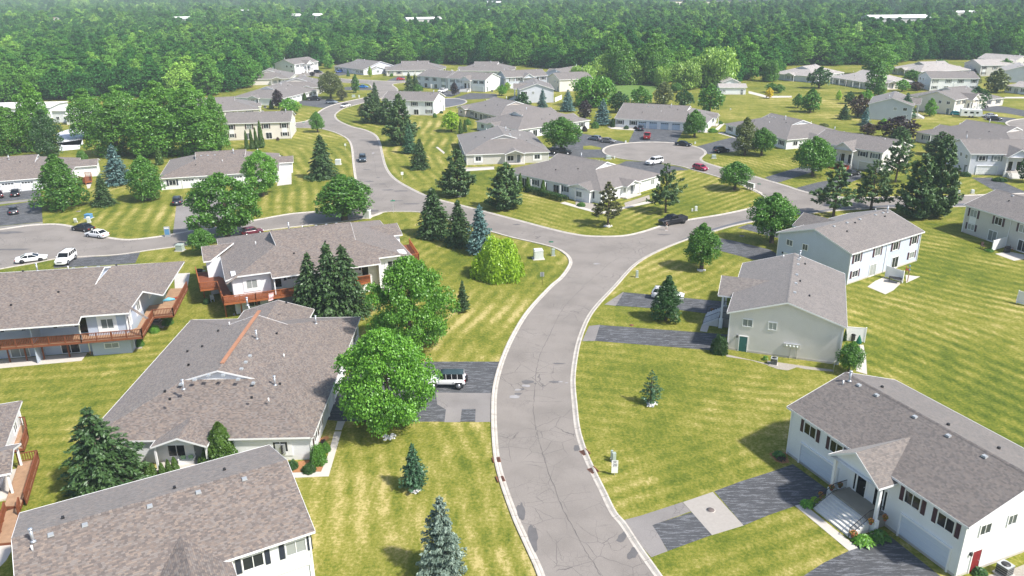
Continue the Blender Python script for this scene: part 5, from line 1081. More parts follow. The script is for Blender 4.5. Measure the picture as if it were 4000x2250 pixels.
# (name, kind, foliage, tile, base u, v, top v, crown width, label)   -- widths and heights in tile units
T = [
 ('shade_tree', 'locust_big', 'locust', 32, 1330, 1400, 415, 1040, 'large bright green airy tree hiding a white car beside the off-road vehicle'),
 ('shade_tree', 'locust_big', 'locust', 32, 1560, 640, -315, 860, 'large green airy tree behind the one by the off-road vehicle'),
 ('chartreuse_shrub', 'shrub_big', 'lime', 22, 2440, 1335, 945, 500, 'broad bright yellow green bush on the lawn inside the junction bend'),
 ('spruce_tree', 'spruce', 'spruce', 22, 1790, 930, 440, 380, 'tall dark spruce, left of the trio beside the junction'),
 ('spruce_tree', 'spruce', 'spruce', 22, 2040, 1025, 560, 290, 'narrow dark spruce between the wide dark one and the blue one'),
 ('blue_spruce_tree', 'bluespruce', 'blue', 22, 2262, 1105, 612, 280, 'blue green spruce right behind the bright yellow green bush'),
 ('spruce_tree', 'spruce', 'spruce', 32, 560, 290, -355, 400, 'leftmost of three dark spruces against the orange deck'),
 ('spruce_tree', 'spruce', 'spruce', 32, 775, 305, -455, 430, 'tallest middle one of three dark spruces against the orange deck'),
 ('spruce_tree', 'spruce', 'spruce', 32, 930, 290, -430, 420, 'right hand one of three dark spruces against the orange deck'),
 ('spruce_tree', 'youngspruce', 'spruce', 32, 2080, 250, -65, 145, 'small brownish spruce alone on the lawn left of the road'),
 ('maple_tree', 'ovalhi', 'maple', 22, 890, 775, 310, 560, 'leafy green tree at the mouth of the left side road'),
 ('pine_tree', 'pinelow', 'pine', 22, 2035, 525, 55, 330, 'bluish pine in front of the low grey sided house'),
 ('pine_tree', 'pinelow', 'pine', 22, 2510, 655, 190, 400, 'dark green pine at the left end of the clipped hedge, above the road'),
 ('spruce_tree', 'spruce', 'spruce', 22, 665, 352, -95, 280, 'tall dark spruce left of the street with the driving car'),
 ('maple_tree', 'ovalhi', 'maple', 12, 622, 1330, 1120, 150, 'small round headed tree behind the tall spruce by the street'),
 ('spruce_tree', 'spruce', 'spruce', 22, 1655, 255, -50, 200, 'dark spruce on the lawn right of the street, nearest the bend'),
 ('blue_spruce_tree', 'bluespruce', 'teal', 22, 1540, 100, -210, 150, 'grey green spruce just behind the dark one right of the street'),
 ('pine_tree', 'pinelow', 'pine', 22, 1460, 15, -500, 300, 'very tall dark pine beside the white two storey duplex'),
 ('spruce_tree', 'spruce', 'spruce', 12, 1205, 1080, 825, 130, 'slender pointed spruce at the far end of the pine group'),
 ('pine_tree', 'pinelow', 'pine', 12, 1175, 1235, 930, 230, 'green pine at the left of the pine group'),
 ('pine_tree', 'pinelow', 'pine', 12, 1320, 1250, 985, 210, 'green pine in the middle of the pine group'),
 ('bushy_tree', 'mid', 'bronze', 12, 1080, 1170, 1045, 110, 'brownish green bushy tree at the left foot of the pine group'),
 ('chartreuse_tree', 'mid', 'lime', 12, 1965, 1325, 1115, 210, 'low yellow green tree below the low tan house'),
 ('columnar_cedar', 'cedar', 'cedar', 12, 2063, 1345, 1202, 50, 'left one of two columnar cedars beside the yellow green tree'),
 ('columnar_cedar', 'cedar', 'cedar', 12, 2105, 1330, 1205, 45, 'right one of two columnar cedars beside the yellow green tree'),
 ('round_bush', 'shrub', 'maple', 12, 2133, 1255, 1195, 65, 'round bush behind the two columnar cedars'),
 ('maple_tree', 'round', 'olive', 12, 755, 990, 712, 245, 'tall grey green tree in front of the porch gables, upper left'),
 ('maple_tree', 'midoval', 'maple', 12, 1003, 932, 745, 92, 'narrow green tree beside the bright blue car'),
 ('young_tree', 'mid', 'bronze', 12, 868, 1012, 895, 115, 'thin brownish tree right of the tall grey green tree'),
 ('purple_tree', 'mid', 'purple', 12, 228, 1100, 898, 128, 'dark purple tree beside the garage house, upper left'),
 ('maple_tree', 'mid', 'locust', 12, 342, 1150, 985, 232, 'low spreading bright green tree by the parked pickup'),
 ('columnar_cedar', 'cedar', 'cedar', 12, 492, 1010, 935, 46, 'cedar column left behind the black pickup'),
 ('columnar_cedar', 'cedar', 'cedar', 12, 569, 977, 916, 42, 'cedar column right behind the black pickup'),
 ('columnar_cedar', 'cedar', 'cedar', 12, 158, 1097, 1008, 48, 'cedar column under the dark purple tree'),
 ('spruce_tree', 'midspruce', 'teal', 12, 927, 768, 693, 34, 'tiny spruce in front of the blue garage doors at the street end'),
 ('young_tree', 'midoval', 'lime', 12, 1148, 772, 665, 46, 'narrow yellow green tree by the wooden deck at the street end'),
 ('purple_tree', 'mid', 'purple', 12, 1997, 962, 825, 80, 'small purple tree in front of the porch duplex'),
 ('purple_tree', 'mid', 'purple', 12, 568, 770, 718, 56, 'small purple tree at the parking area, upper left'),
 ('spruce_tree', 'midspruce', 'spruce', 12, 1545, 915, 728, 120, 'left one of two dark spruces by the street end island'),
 ('spruce_tree', 'midspruce', 'spruce', 12, 1605, 905, 745, 100, 'right one of two dark spruces by the street end island'),
 ('round_bush', 'shrub', 'maple', 12, 1630, 915, 850, 105, 'green bush under the two spruces by the island'),
 ('maple_tree', 'mid', 'locust', 12, 2475, 962, 852, 120, 'round green tree right of the porch duplex'),
 ('young_tree', 'midoval', 'lime', 12, 2530, 905, 825, 76, 'small lime tree beside the steps of the grey duplex with red stair'),
 ('maple_tree', 'cone', 'maple', 21, 650, 655, 100, 490, 'big cone shaped green tree in front of the far left garage house'),
 ('blue_spruce_tree', 'bluespruce', 'blue', 21, 1200, 412, 0, 268, 'large pale blue spruce between the two low left hand houses'),
 ('spruce_tree', 'spruce', 'spruce', 21, 1050, 622, 308, 210, 'small dark spruce in front of the large pale blue one'),
 ('maple_tree', 'oval', 'maple', 21, 1490, 572, 110, 365, 'dense egg shaped green tree right of the pale blue spruce'),
 ('shade_tree', 'locust', 'maple', 21, 2290, 958, 285, 800, 'wide leaning shade tree over the left side road'),
 ('shade_tree', 'round', 'maple', 21, 2040, 1120, 850, 260, 'small leafy tree at the corner of the orange decked house'),
 ('shade_tree', 'locust', 'locust', 22, 70, 530, 60, 380, 'light green tree by the round patio left of the street'),
 ('columnar_cedar', 'cedar', 'cedar', 21, 1610, 215, 38, 80, 'lone columnar cedar behind the left hand low house'),
 ('columnar_cedar', 'cedar', 'cedar', 21, 2488, 62, -130, 48, 'leftmost of four cedar columns at the cream duplex'),
 ('columnar_cedar', 'cedar', 'cedar', 21, 2540, 58, -145, 48, 'second of four cedar columns at the cream duplex'),
 ('columnar_cedar', 'cedar', 'cedar', 22, 12, 55, -160, 48, 'third of four cedar columns at the cream duplex'),
 ('columnar_cedar', 'cedar', 'cedar', 22, 62, 45, -225, 62, 'tallest of the four cedar columns at the cream duplex'),
 ('broadleaf_tree', 'grove', 'grove', 11, 900, 1390, 880, 420, 'leftmost front tree of the big cluster behind the left hand houses'),
 ('broadleaf_tree', 'grove', 'grove', 11, 1180, 1560, 1020, 520, 'front tree of the big cluster, above the pale blue spruce'),
 ('broadleaf_tree', 'grove', 'grove', 11, 1560, 1570, 1000, 560, 'front middle tree of the big cluster behind the left hand houses'),
 ('broadleaf_tree', 'grove', 'grove', 11, 2000, 1560, 1010, 560, 'right front tree of the big cluster near the cream duplex'),
 ('broadleaf_tree', 'grove', 'grove', 11, 1250, 1340, 850, 440, 'back left tree of the big cluster with yellowish top'),
 ('broadleaf_tree', 'grove', 'grove', 11, 1650, 1350, 800, 480, 'back middle tree of the big cluster with silvery leaves'),
 ('broadleaf_tree', 'grove', 'grove', 11, 1950, 1370, 800, 460, 'back tree of the big cluster with the bright rounded top'),
 ('broadleaf_tree', 'grove', 'grove', 11, 2210, 1530, 950, 260, 'rightmost tree of the big cluster touching the cream duplex'),
 ('broadleaf_tree', 'grove', 'grove', 11, 400, 1520, 800, 360, 'tall dark tree in front of the long white building'),
 ('broadleaf_tree', 'grove', 'grove', 11, 130, 1540, 1060, 430, 'broad dark tree at the left edge before the long white building'),
 ('broadleaf_tree', 'grove', 'dark', 11, 520, 1590, 1090, 300, 'dark tree right of the tall one before the long white building'),
 ('round_bush', 'shrub', 'maple', 21, 830, 178, 68, 105, 'clipped round bush by the small deck behind the cone shaped tree'),
 ('maple_tree', 'round', 'maple', 23, 500, 85, -265, 410, 'round green tree over the black pickup behind the low house'),
 ('pine_tree', 'pine', 'bronze', 23, 965, 825, 388, 330, 'sparse pine with a bare trunk inside the stone ring by the kerb'),
 ('pine_tree', 'pine', 'pine', 23, 1545, 697, 203, 330, 'tall open pine beside the black pickup with the person'),
 ('maple_tree', 'round', 'maple', 23, 2240, 467, 178, 345, 'round headed tree by the mailboxes at the side street'),
 ('maple_tree', 'ovalhi', 'maple', 23, 1905, 1265, 797, 345, 'egg shaped street tree with a pale stone ring right of the junction'),
 ('maple_tree', 'round', 'maple', 24, 35, 1000, 500, 480, 'wide green street tree left of the pale blue duplex'),
 ('maple_tree', 'cone', 'dark', 33, 1545, 335, -115, 320, 'dark dense tree in front of the white car on the driveway'),
 ('spruce_tree', 'ragged', 'teal', 33, 1395, 1180, 838, 205, 'small ragged spruce in a ring of white stones, right lawn'),
 ('spruce_tree', 'youngspruce', 'teal', 42, 1590, 560, 108, 265, 'neat green young spruce with white stones at its foot'),
 ('silver_spruce_tree', 'silver', 'silver', 42, 1890, 1410, 635, 505, 'silvery blue spruce at the bottom of the picture'),
 ('spruce_tree', 'spruce_big', 'spruce', 41, 1080, 600, -310, 900, 'big dark drooping spruce between the two nearest left roofs'),
 ('cedar_tree', 'cedar_big', 'cedar', 41, 2240, 300, -110, 410, 'broad pointed cedar at the white porch of the low house'),
 ('columnar_cedar', 'cedar', 'cedar', 41, 1500, 465, 310, 85, 'first small cedar of the row before the white porch, next to the spruce'),
 ('columnar_cedar', 'cedar', 'cedar', 41, 1548, 445, 300, 75, 'second small cedar of the row before the white porch'),
 ('columnar_cedar', 'cedar', 'cedar', 41, 1638, 430, 298, 82, 'third small cedar of the row before the white porch'),
 ('columnar_cedar', 'cedar', 'cedar', 41, 1705, 412, 262, 78, 'fourth small cedar, left of the white porch post'),
 ('columnar_cedar', 'cedar', 'cedar', 41, 1770, 400, 240, 85, 'tallest small cedar before the white wicker seat'),
 ('columnar_cedar', 'cedar', 'cedar', 41, 2018, 345, 238, 60, 'tiny cedar at the foot of the broad pointed cedar'),
 ('leafy_bush', 'shrub_near', 'maple', 42, 628, 305, 115, 175, 'leafy green bush at the corner beside the electric meters'),
 ('leafy_bush', 'shrub_near', 'maple', 42, 705, 185, 95, 95, 'green bush behind the meter corner bush next to the path'),
 ('leafy_bush', 'shrub_near', 'dark', 42, 370, 355, 272, 105, 'dark low bush at the end of the brown roof'),
 ('leafy_bush', 'shrub_near', 'hedge', 42, 535, 388, 318, 150, 'low grassy plant in the bark mulch'),
 ('flowering_bush', 'shrub_near', 'purple', 42, 678, 112, 68, 70, 'purple flowering plant by the garden path'),
 ('pine_tree', 'pine', 'pine', 24, 655, 738, 180, 420, 'pine left of the other by the right hand road'),
 ('pine_tree', 'pine', 'pine', 24, 1035, 668, 160, 420, 'pine in the middle of the row by the right hand road'),
 ('pine_tree', 'pine', 'pine', 24, 1280, 392, -120, 300, 'tall thin pine behind the row, beside the red step duplex'),
 ('pine_tree', 'pinelow', 'pine', 24, 1500, 745, 90, 400, 'massive dark pine by the right hand road, left of the pair'),
 ('pine_tree', 'pinelow', 'pine', 24, 1690, 735, -100, 380, 'massive tallest pine of the pair by the right hand road'),
 ('maple_tree', 'round', 'maple', 24, 445, 332, -75, 370, 'green tree in front of the grey duplex with red steps'),
 ('maple_tree', 'oval', 'olive', 13, 2340, 1560, 1178, 235, 'grey green tree left of the round one by the right driveways'),
 ('maple_tree', 'round', 'maple', 23, 2510, 122, -160, 280, 'round dense tree beside the white car, right driveways'),
 ('maple_tree', 'ovalhi', 'maple', 13, 1835, 1382, 1100, 215, 'trimmed oval tree at the end of the four garage doors'),
 ('spruce_tree', 'midspruce', 'spruce', 13, 1760, 1345, 1140, 95, 'dark narrow evergreen hidden behind the trimmed oval tree'),
 ('blue_spruce_tree', 'bluespruce', 'blue', 13, 555, 1122, 900, 150, 'blue spruce left of the dark purple tree, middle'),
 ('blue_spruce_tree', 'bluespruce', 'blue', 13, 910, 1255, 992, 172, 'tallest blue spruce right of the dark purple tree'),
 ('blue_spruce_tree', 'midspruce', 'blue', 13, 305, 1088, 893, 112, 'blue spruce in front of the pale blue gable'),
 ('evergreen_tree', 'midoval', 'dark', 13, 105, 1115, 925, 175, 'very dark evergreen left of the pale blue gable'),
 ('purple_tree', 'midoval', 'purple', 13, 730, 1200, 1000, 155, 'large blackish purple tree between two blue spruces'),
 ('maple_tree', 'mid', 'dark', 13, 1075, 1132, 922, 228, 'leftmost of three round dark trees above the four garage doors'),
 ('maple_tree', 'mid', 'maple', 13, 1290, 1092, 866, 212, 'second round tree above the four garage doors'),
 ('maple_tree', 'midoval', 'olive', 13, 1525, 1050, 822, 205, 'olive topped tree in the row behind the four garage doors'),
 ('maple_tree', 'mid', 'dark', 13, 1730, 1085, 900, 215, 'dark round tree at the right of the olive topped one'),
 ('maple_tree', 'mid', 'maple', 13, 1985, 1140, 845, 265, 'largest round tree at the right end of the row, by the open lawn'),
 ('willow_tree', 'willow', 'grove', 13, 815, 1065, 755, 340, 'drooping green willow behind the purple tree'),
 ('willow_tree', 'willow', 'willow', 13, 705, 880, 648, 225, 'pale willow touching the grey gable'),
 ('willow_tree', 'willow', 'willow', 13, 860, 845, 610, 220, 'weeping willow left of the meadow, middle'),
 ('willow_tree', 'willow', 'willow', 13, 985, 840, 525, 260, 'bright topped willow behind the weeping one'),
 ('willow_tree', 'willow', 'willow', 13, 1235, 845, 585, 225, 'yellowish green tree standing at the back of the meadow'),
 ('willow_tree', 'willow', 'willow', 13, 1500, 865, 648, 140, 'slim pale tree at the right of the meadow'),
 ('willow_tree', 'willow', 'willow', 13, 1740, 895, 610, 250, 'bright yellow green willow left of the silvery poplar'),
 ('willow_tree', 'willow', 'willow', 13, 1880, 870, 555, 240, 'golden topped willow, brightest at the wood edge'),
 ('willow_tree', 'willow', 'willow', 13, 2060, 875, 455, 330, 'large silvery green poplar beside the white outbuilding'),
 ('maple_tree', 'mid', 'maple', 13, 1655, 930, 830, 120, 'small bright tree between the meadow and the round tree row'),
 ('broadleaf_tree', 'grove', 'grove', 13, 1080, 850, 340, 330, 'tall light tree at the rear of the meadow, left'),
 ('broadleaf_tree', 'grove', 'grove', 13, 1440, 850, 335, 330, 'tall forked tree at the rear of the meadow, middle'),
 ('leaning_tree', 'midoval', 'maple', 14, 1075, 945, 600, 200, 'tall leaning tree in front of the porch post house, upper right'),
 ('broadleaf_tree', 'grove', 'grove', 14, 1080, 760, 385, 400, 'tree with a spreading fan crown above the leaning one'),
 ('maple_tree', 'midoval', 'maple', 14, 1120, 965, 815, 110, 'small tree at the foot of the tall leaning tree'),
 ('maple_tree', 'mid', 'dark', 14, 510, 888, 668, 215, 'dark round evergreen in front of the white porch gable'),
 ('young_tree', 'mid', 'maple', 14, 298, 1085, 942, 122, 'left one of two lawn trees in the open grass, upper right'),
 ('young_tree', 'midoval', 'maple', 14, 425, 1130, 888, 198, 'right taller one of two lawn trees in the open grass'),
 ('young_tree', 'midoval', 'lime', 14, 708, 1007, 905, 60, 'tiny lime sapling on the open lawn, upper right'),
 ('yellow_tree', 'mid', 'yellow', 14, 10, 990, 882, 90, 'small bright yellow tree by the footpath'),
 ('bushy_tree', 'mid', 'maple', 14, 30, 930, 830, 120, 'green shrub mass behind the bright yellow tree'),
 ('shrub_tree', 'mid', 'maple', 14, 110, 935, 845, 120, 'low shrub right behind the bright yellow tree'),
 ('willow_tree', 'willow', 'grove', 14, 10, 820, 585, 150, 'tall light green tree above the bright yellow one'),
 ('bushy_tree', 'mid', 'dark', 14, 815, 1045, 920, 130, 'dark green tree left behind the copper coloured one'),
 ('copper_tree', 'mid', 'redbrown', 14, 900, 1180, 948, 205, 'large copper brown tree on the open lawn, upper right'),
 ('bushy_tree', 'mid', 'locust', 14, 985, 1042, 900, 150, 'bright green tree behind the copper brown one'),
 ('spruce_tree', 'midspruce', 'spruce', 14, 760, 1200, 1042, 130, 'dark spruce left in front of the copper brown tree'),
 ('blue_spruce_tree', 'midspruce', 'blue', 14, 973, 1262, 1078, 115, 'blue spruce at the corner of the grey blue duplex'),
 ('purple_tree', 'mid', 'redbrown', 14, 1005, 1355, 1235, 190, 'low copper tree below the corner blue spruce'),
 ('purple_tree', 'mid', 'purple', 14, 1290, 1400, 1165, 380, 'wide dark purple tree behind the grey pine'),
 ('bushy_tree', 'mid', 'locust', 14, 1160, 1275, 1190, 105, 'small lime bush left of the wide dark purple tree'),
 ('pine_tree', 'pinelow', 'pine', 14, 1310, 1500, 1265, 260, 'grey green pine in front of the wide dark purple tree'),
 ('blue_spruce_tree', 'bluespruce', 'teal', 14, 1372, 1195, 932, 180, 'tall narrow blue spruce before the grey blue gable'),
 ('young_tree', 'midoval', 'locust', 14, 1625, 1168, 985, 125, 'feathery light green tree before the cream gable'),
 ('round_bush', 'shrub', 'maple', 14, 1790, 1140, 1085, 70, 'little round bush against the cream gable wall'),
 ('maple_tree', 'mid', 'maple', 14, 1725, 715, 592, 165, 'round green tree between roofs under the wood, upper right'),
 ('maple_tree', 'mid', 'locust', 14, 1345, 920, 795, 150, 'low light green tree left of the white duplex, upper right'),
 ('maple_tree', 'mid', 'maple', 14, 1440, 850, 700, 190, 'green tree behind the low light one, upper right'),
 ('purple_tree', 'mid', 'redbrown', 14, 1490, 910, 820, 150, 'copper shrub tree at the left corner of the white duplex'),
 ('young_tree', 'midoval', 'locust', 14, 1755, 868, 782, 100, 'narrow light green tree before the white duplex wall'),
 ('maple_tree', 'mid', 'locust', 14, 1930, 862, 748, 165, 'round lime green tree before the white duplex wall'),
 ('maple_tree', 'mid', 'olive', 14, 2078, 870, 738, 112, 'olive round tree at the right corner of the white duplex'),
 ('maple_tree', 'midoval', 'olive', 14, 2290, 930, 690, 225, 'large olive brown tree, upper right'),
 ('maple_tree', 'mid', 'dark', 14, 2085, 1100, 868, 235, 'dark green tree above the black parked car'),
 ('maple_tree', 'mid', 'maple', 14, 2370, 755, 588, 165, 'green tree in front of the pale duplex at the wood'),
 ('purple_tree', 'mid', 'purple', 14, 2095, 760, 682, 72, 'small purple tree left of the pale duplex'),
 ('pine_tree', 'pinelow', 'pine', 14, 1715, 1560, 1318, 260, 'bushy pine below the dark roofed low house'),
 ('maple_tree', 'midoval', 'locust', 12, 735, 690, 535, 115, 'yellow green tree at the wood edge behind the street end, left'),
 ('maple_tree', 'mid', 'locust', 12, 915, 650, 480, 165, 'bright green tree at the wood edge above the blue garage house'),
 ('maple_tree', 'mid', 'locust', 12, 1020, 655, 520, 110, 'lime tree right of the bright one at the wood edge'),
 ('maple_tree', 'round', 'maple', 34, 810, 860, 545, 260, 'leafy bush tree at the rear corner of the grey duplex'),
 ('round_bush', 'shrub_near', 'hedge', 33, 2085, 665, 485, 165, 'dark green bush at the driveway corner of the grey duplex'),
 ('columnar_cedar', 'cedar', 'hedge', 34, 770, 545, 425, 40, 'slim cedar against the end of the grey duplex'),
 ('columnar_cedar', 'cedar', 'cedar', 23, 82, 470, 298, 55, 'left one of three tall thin cedars at the hedge'),
 ('columnar_cedar', 'cedar', 'cedar', 23, 162, 490, 340, 62, 'middle one of three tall thin cedars at the hedge'),
 ('columnar_cedar', 'cedar', 'cedar', 23, 310, 530, 372, 65, 'right one of three tall thin cedars at the hedge'),
 ('round_bush', 'shrub', 'dark', 13, 1150, 1298, 1262, 52, 'clipped bush under the windows left of the four garage doors'),
 ('round_bush', 'shrub', 'purple', 13, 730, 1322, 1265, 55, 'purple bush at the end of the low white house'),
 ('round_bush', 'shrub', 'maple', 13, 835, 1290, 1222, 75, 'green bush behind the purple one at the low white house'),
 ('columnar_cedar', 'cedar', 'hedge', 13, 1010, 1280, 1190, 50, 'dark cedar at the left corner of the four garage house'),
 ('round_bush', 'shrub', 'purple', 13, 1243, 1298, 1270, 40, 'tiny purple bush beside the four garage doors'),
 ('round_bush', 'shrub', 'locust', 13, 2020, 1330, 1290, 95, 'light green shrub at the right end of the four garage house'),
 ('round_bush', 'shrub', 'maple', 13, 2095, 1248, 1215, 50, 'small shrub by the curved path, middle right'),
 ('round_bush', 'shrub', 'maple', 12, 1800, 1182, 1135, 40, 'clipped bush at the corner of the white two storey duplex'),
 ('round_bush', 'shrub', 'redbrown', 12, 220, 1412, 1380, 34, 'russet bush below the cream duplex'),
 ('round_bush', 'shrub', 'dark', 12, 1865, 1140, 1115, 40, 'dark shrub right of the clipped corner bush'),
 ('round_bush', 'shrub', 'dark', 12, 2330, 1198, 1150, 80, 'dark shrub before the low tan house'),
 ('round_bush', 'shrub', 'yellow', 12, 2240, 1192, 1165, 60, 'golden flowering shrub before the low tan house'),
 ('round_bush', 'shrub', 'maple', 12, 1365, 770, 738, 36, 'shrub beside the cream garage door at the street end'),
 ('leafy_bush', 'shrub_near', 'maple', 31, 1410, 590, 520, 90, 'broad leaved plants under the corner of the brown deck'),
 ('leafy_bush', 'shrub_near', 'locust', 31, 1560, 455, 385, 100, 'yellow green plants beside the brown deck'),
 ('leafy_bush', 'shrub_near', 'maple', 31, 1690, 375, 320, 120, 'green perennials at the foot of the brown deck'),
 ('leafy_bush', 'shrub_near', 'dark', 31, 2080, 170, 115, 70, 'small shrub below the orange deck'),
 ('round_bush', 'shrub', 'maple', 23, 700, 632, 592, 75, 'low green shrub in the gravel of the dutch gable house'),
 ('leafy_bush', 'shrub', 'hedge', 24, 1985, 330, 285, 100, 'dark shrubs at the left end of the lilac white duplex'),
 ('leafy_bush', 'shrub', 'dark', 24, 2330, 380, 340, 130, 'shrubs along the white stair by the right edge'),
 ('maple_tree', 'mid', 'dark', 24, 2600, 390, 100, 200, 'dark tree cut by the right edge before the white stair'),
 ('round_bush', 'shrub', 'olive', 14, 560, 1270, 1240, 95, 'low shrub behind the long dark roof ridge'),
]
HT = []
for nm, kind, fol, k, bu, bv, tv, wd, lb in T:
    p = Q(k, bu, bv); h = zat(q(k, bu, tv), p); r = wd/2/2.576*depth(p)/FPX*(1.22 if kind == 'willow' else 1)
    if kind not in ('shrub_big',): h = max(h, .35)
    bush = kind.startswith('shrub') or 'bush' in nm or 'shrub' in nm
    plant(nm, kind, fol, p, h, r, lb, None, 'bush' if bush else 'tree')
# clipped hedge
hp = [Q(23, 135, 480), Q(23, 530, 590)]; d = (hp[1]-hp[0]); nl = 9000; tt = rng.uniform(0, 1, nl); ax = rng.integers(0, 3, nl); L_ = d.length
a = rng.uniform(-.75, .75, nl); z = rng.uniform(.05, 1.25, nl); z = np.where(ax == 0, 1.25+rng.normal(size=nl)*.05, z); a = np.where(ax == 1, -.75, np.where(ax == 2, .75, a))
dn = d.normalized(); C = np.stack([hp[0].x+dn.x*tt*L_-dn.y*a, hp[0].y+dn.y*tt*L_+dn.x*a, z], 1)
me = leafmesh('hedge', C, np.tile([0, 0, 1.0], (nl, 1)), .09, rng.uniform(0, 1, nl), 1, .3); me.materials.append(FOL['hedge'])
o = bpy.data.objects.new('hedge', me); COL.objects.link(o); tag(o, 'long clipped dark hedge below the porch of the dutch gable house', 'hedge')
# rings of stones
for k, u, v, wu, lb in ((33, 1395, 1182, 120, 'ring of white stones round the small ragged spruce'), (42, 1598, 580, 110, 'white stones at the foot of the neat young spruce'), (23, 965, 832, 90, 'pale stone ring under the sparse pine'), (23, 1905, 1278, 85, 'pale stone ring under the egg shaped street tree'),
                       (42, 1340, 45, 130, 'ring of pale stones under the large bright green tree'), (22, 2035, 532, 80, 'pale stone ring under the bluish pine')):
    p = Q(k, u, v); r = wu/2/2.576*depth(p)/FPX; mb = MB(); rr = random.Random(u)
    for i in range(46):
        a = rr.uniform(0, 6.28); s = rr.uniform(.2, 1)*r; z = rr.uniform(.08, .16); mb.dome((p.x+s*math.cos(a), p.y+s*math.sin(a), 0), rr.uniform(.07, .15), z, 6, 2)
    o = mb.build('stone_ring', m_stone); tag(o, lb, 'stones', None, 'stuff')

# ================================================================== woodland
EDGE = [(-700, 405), (0, 402), (290, 402), (330, 385), (860, 376), (930, 350), (1040, 333), (1062, 258), (1160, 260), (1290, 259), (1300, 252), (1960, 258), (2060, 262), (2230, 272), (2350, 296), (2370, 322), (2600, 326), (2660, 322), (2800, 322), (2890, 336), (3010, 292), (3030, 258), (3250, 256), (3500, 254), (3510, 240), (3800, 233), (4800, 230)]
ex = np.array([e[0] for e in EDGE]); ey = np.array([e[1] for e in EDGE])
def project(X, Y, Zz=0.0):
    v = np.stack([X, Y, np.full_like(X, Zz-CAMH)], 1); F_, R_, U_ = np.array(_f), np.array(_rr), np.array(_uu)
    dp = v@F_; return 2000+FPX*(v@R_)/dp, 1125-FPX*(v@U_)/dp, dp
def scatter(y0, y1, sp, sd):
    g = np.random.default_rng(sd); X, Y = np.meshgrid(np.arange(-y1*.72-60, y1*.72+60, sp), np.arange(y0, y1, sp)); X = X.ravel(); Y = Y.ravel()
    X = X+g.uniform(-.42, .42, X.shape)*sp; Y = Y+g.uniform(-.42, .42, Y.shape)*sp
    px_, py_, dp = project(X, Y); ok = (py_ < np.interp(px_, ex, ey)) & (px_ > -350) & (px_ < 4350)
    ok &= ~((py_ < 66) & (py_ > 6) & (px_ > 2590+(66-py_)*0) & (px_ < 3030))       # the pale field
    for cx, cy, rx, ry in ((1165, 62, 60, 10), (710, 74, 50, 9), (1640, 70, 70, 10), (3490, 66, 60, 12), (3790, 48, 45, 8), (920, 42, 40, 6), (1920, 12, 60, 6), (170, 72, 40, 7)):
        ok &= ~((np.abs(px_-cx) < rx*.8) & (py_ > cy+2) & (py_ < cy+ry*1.2+44))
    return X[ok], Y[ok], dp[ok]
WC = []
mw, t = nodes('woodland_leaves'); n = N(t); oi = n.n('ObjectInfo').outputs['Random']; a_ = n.n('Attribute', attribute_name='tint').outputs['Fac']
loc_ = n.n('ObjectInfo').outputs['Location']; sp_ = n.noise(loc_, .011, 2); oi = n.math('ADD', n.math('MULTIPLY', oi, .62), n.math('MULTIPLY', n.math('SUBTRACT', sp_, .32), 1.1), clamp=True)
base = n.ramp(oi, [(0, (.022, .078, .024)), (.3, (.036, .118, .026)), (.55, (.062, .165, .030)), (.78, (.12, .25, .042)), (.92, (.21, .36, .06)), (1, (.30, .44, .12))])
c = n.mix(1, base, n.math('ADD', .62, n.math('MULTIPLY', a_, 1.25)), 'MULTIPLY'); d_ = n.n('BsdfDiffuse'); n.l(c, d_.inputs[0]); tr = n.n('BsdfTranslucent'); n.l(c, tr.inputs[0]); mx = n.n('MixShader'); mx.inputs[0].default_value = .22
n.l(d_.outputs[0], mx.inputs[1]); n.l(tr.outputs[0], mx.inputs[2]); n.out(mx.outputs[0]); FOL['wood'] = mw
PROTO['wood'] = pr(broad, 'wood', 6500, .42, h=15, r=7.0, nb=24, base=.04, n_=5)+pr(broad, 'oval', 4500, .42, h=17, r=5.0, nb=26, base=.05, n_=1)
X, Y, Dp = scatter(150, 760, 8.8, 1); order = np.argsort(Y+np.abs(X)*.05)
pxw, pyw, _ = project(X, Y); vis = (pxw > -60) & (pxw < 4060)
order = [i for i in order if vis[i]]
# nearest row first: how far behind the wood's edge line a tree stands, in picture terms
rowd = np.interp(pxw, ex, ey)-pyw; front = sorted(order, key=lambda i: -(pyw[i]*1.0+ (60 if rowd[i] < 14 else 0)))[:290]; fs_ = set(front)
WL = [(300, 'behind the long white building'), (620, 'behind the left part of the big tree cluster'), (900, 'behind the right part of the big tree cluster'), (1062, 'left of the top left white duplex'), (1200, 'behind the top left white duplex'), (1320, 'behind the blue garage house at the street end'), (1540, 'behind the wooden deck house at the street end'),
      (1760, 'behind the cream house at the street end'), (1990, 'behind the porch duplex'), (2230, 'behind the grey gable by the willows'), (2450, 'behind the left end of the meadow'), (2640, 'behind the right end of the meadow'), (2860, 'behind the silvery poplar'), (3030, 'between the white outbuilding and the porch gable house'), (3250, 'behind the white porch gable house'), (3520, 'behind the leaning tree house'), (3760, 'behind the pale duplex under the wood'), (9999, 'above the houses at the right edge')]
for i in front:
    w_ = next(t_ for x_, t_ in WL if pxw[i] < x_); row = 'front row' if rowd[i] < 16 else ('second row' if rowd[i] < 36 else 'rear row'); s = rt.uniform(.80, 1.18); tall = 'tall' if s > 1.06 else ('low' if s < .9 else 'middling')
    lb = f'{tall} woodland tree in the {row} {w_}'
    plant('woodland_tree', 'wood', 'wood', (X[i], Y[i]), 14.5*s, 6.9*rt.uniform(.85, 1.2), lb, 'woodland trees '+w_)
rest = [i for i in range(len(X)) if i not in fs_]
PX, PY, PS = [X[rest]], [Y[rest]], [np.ones(len(rest))]
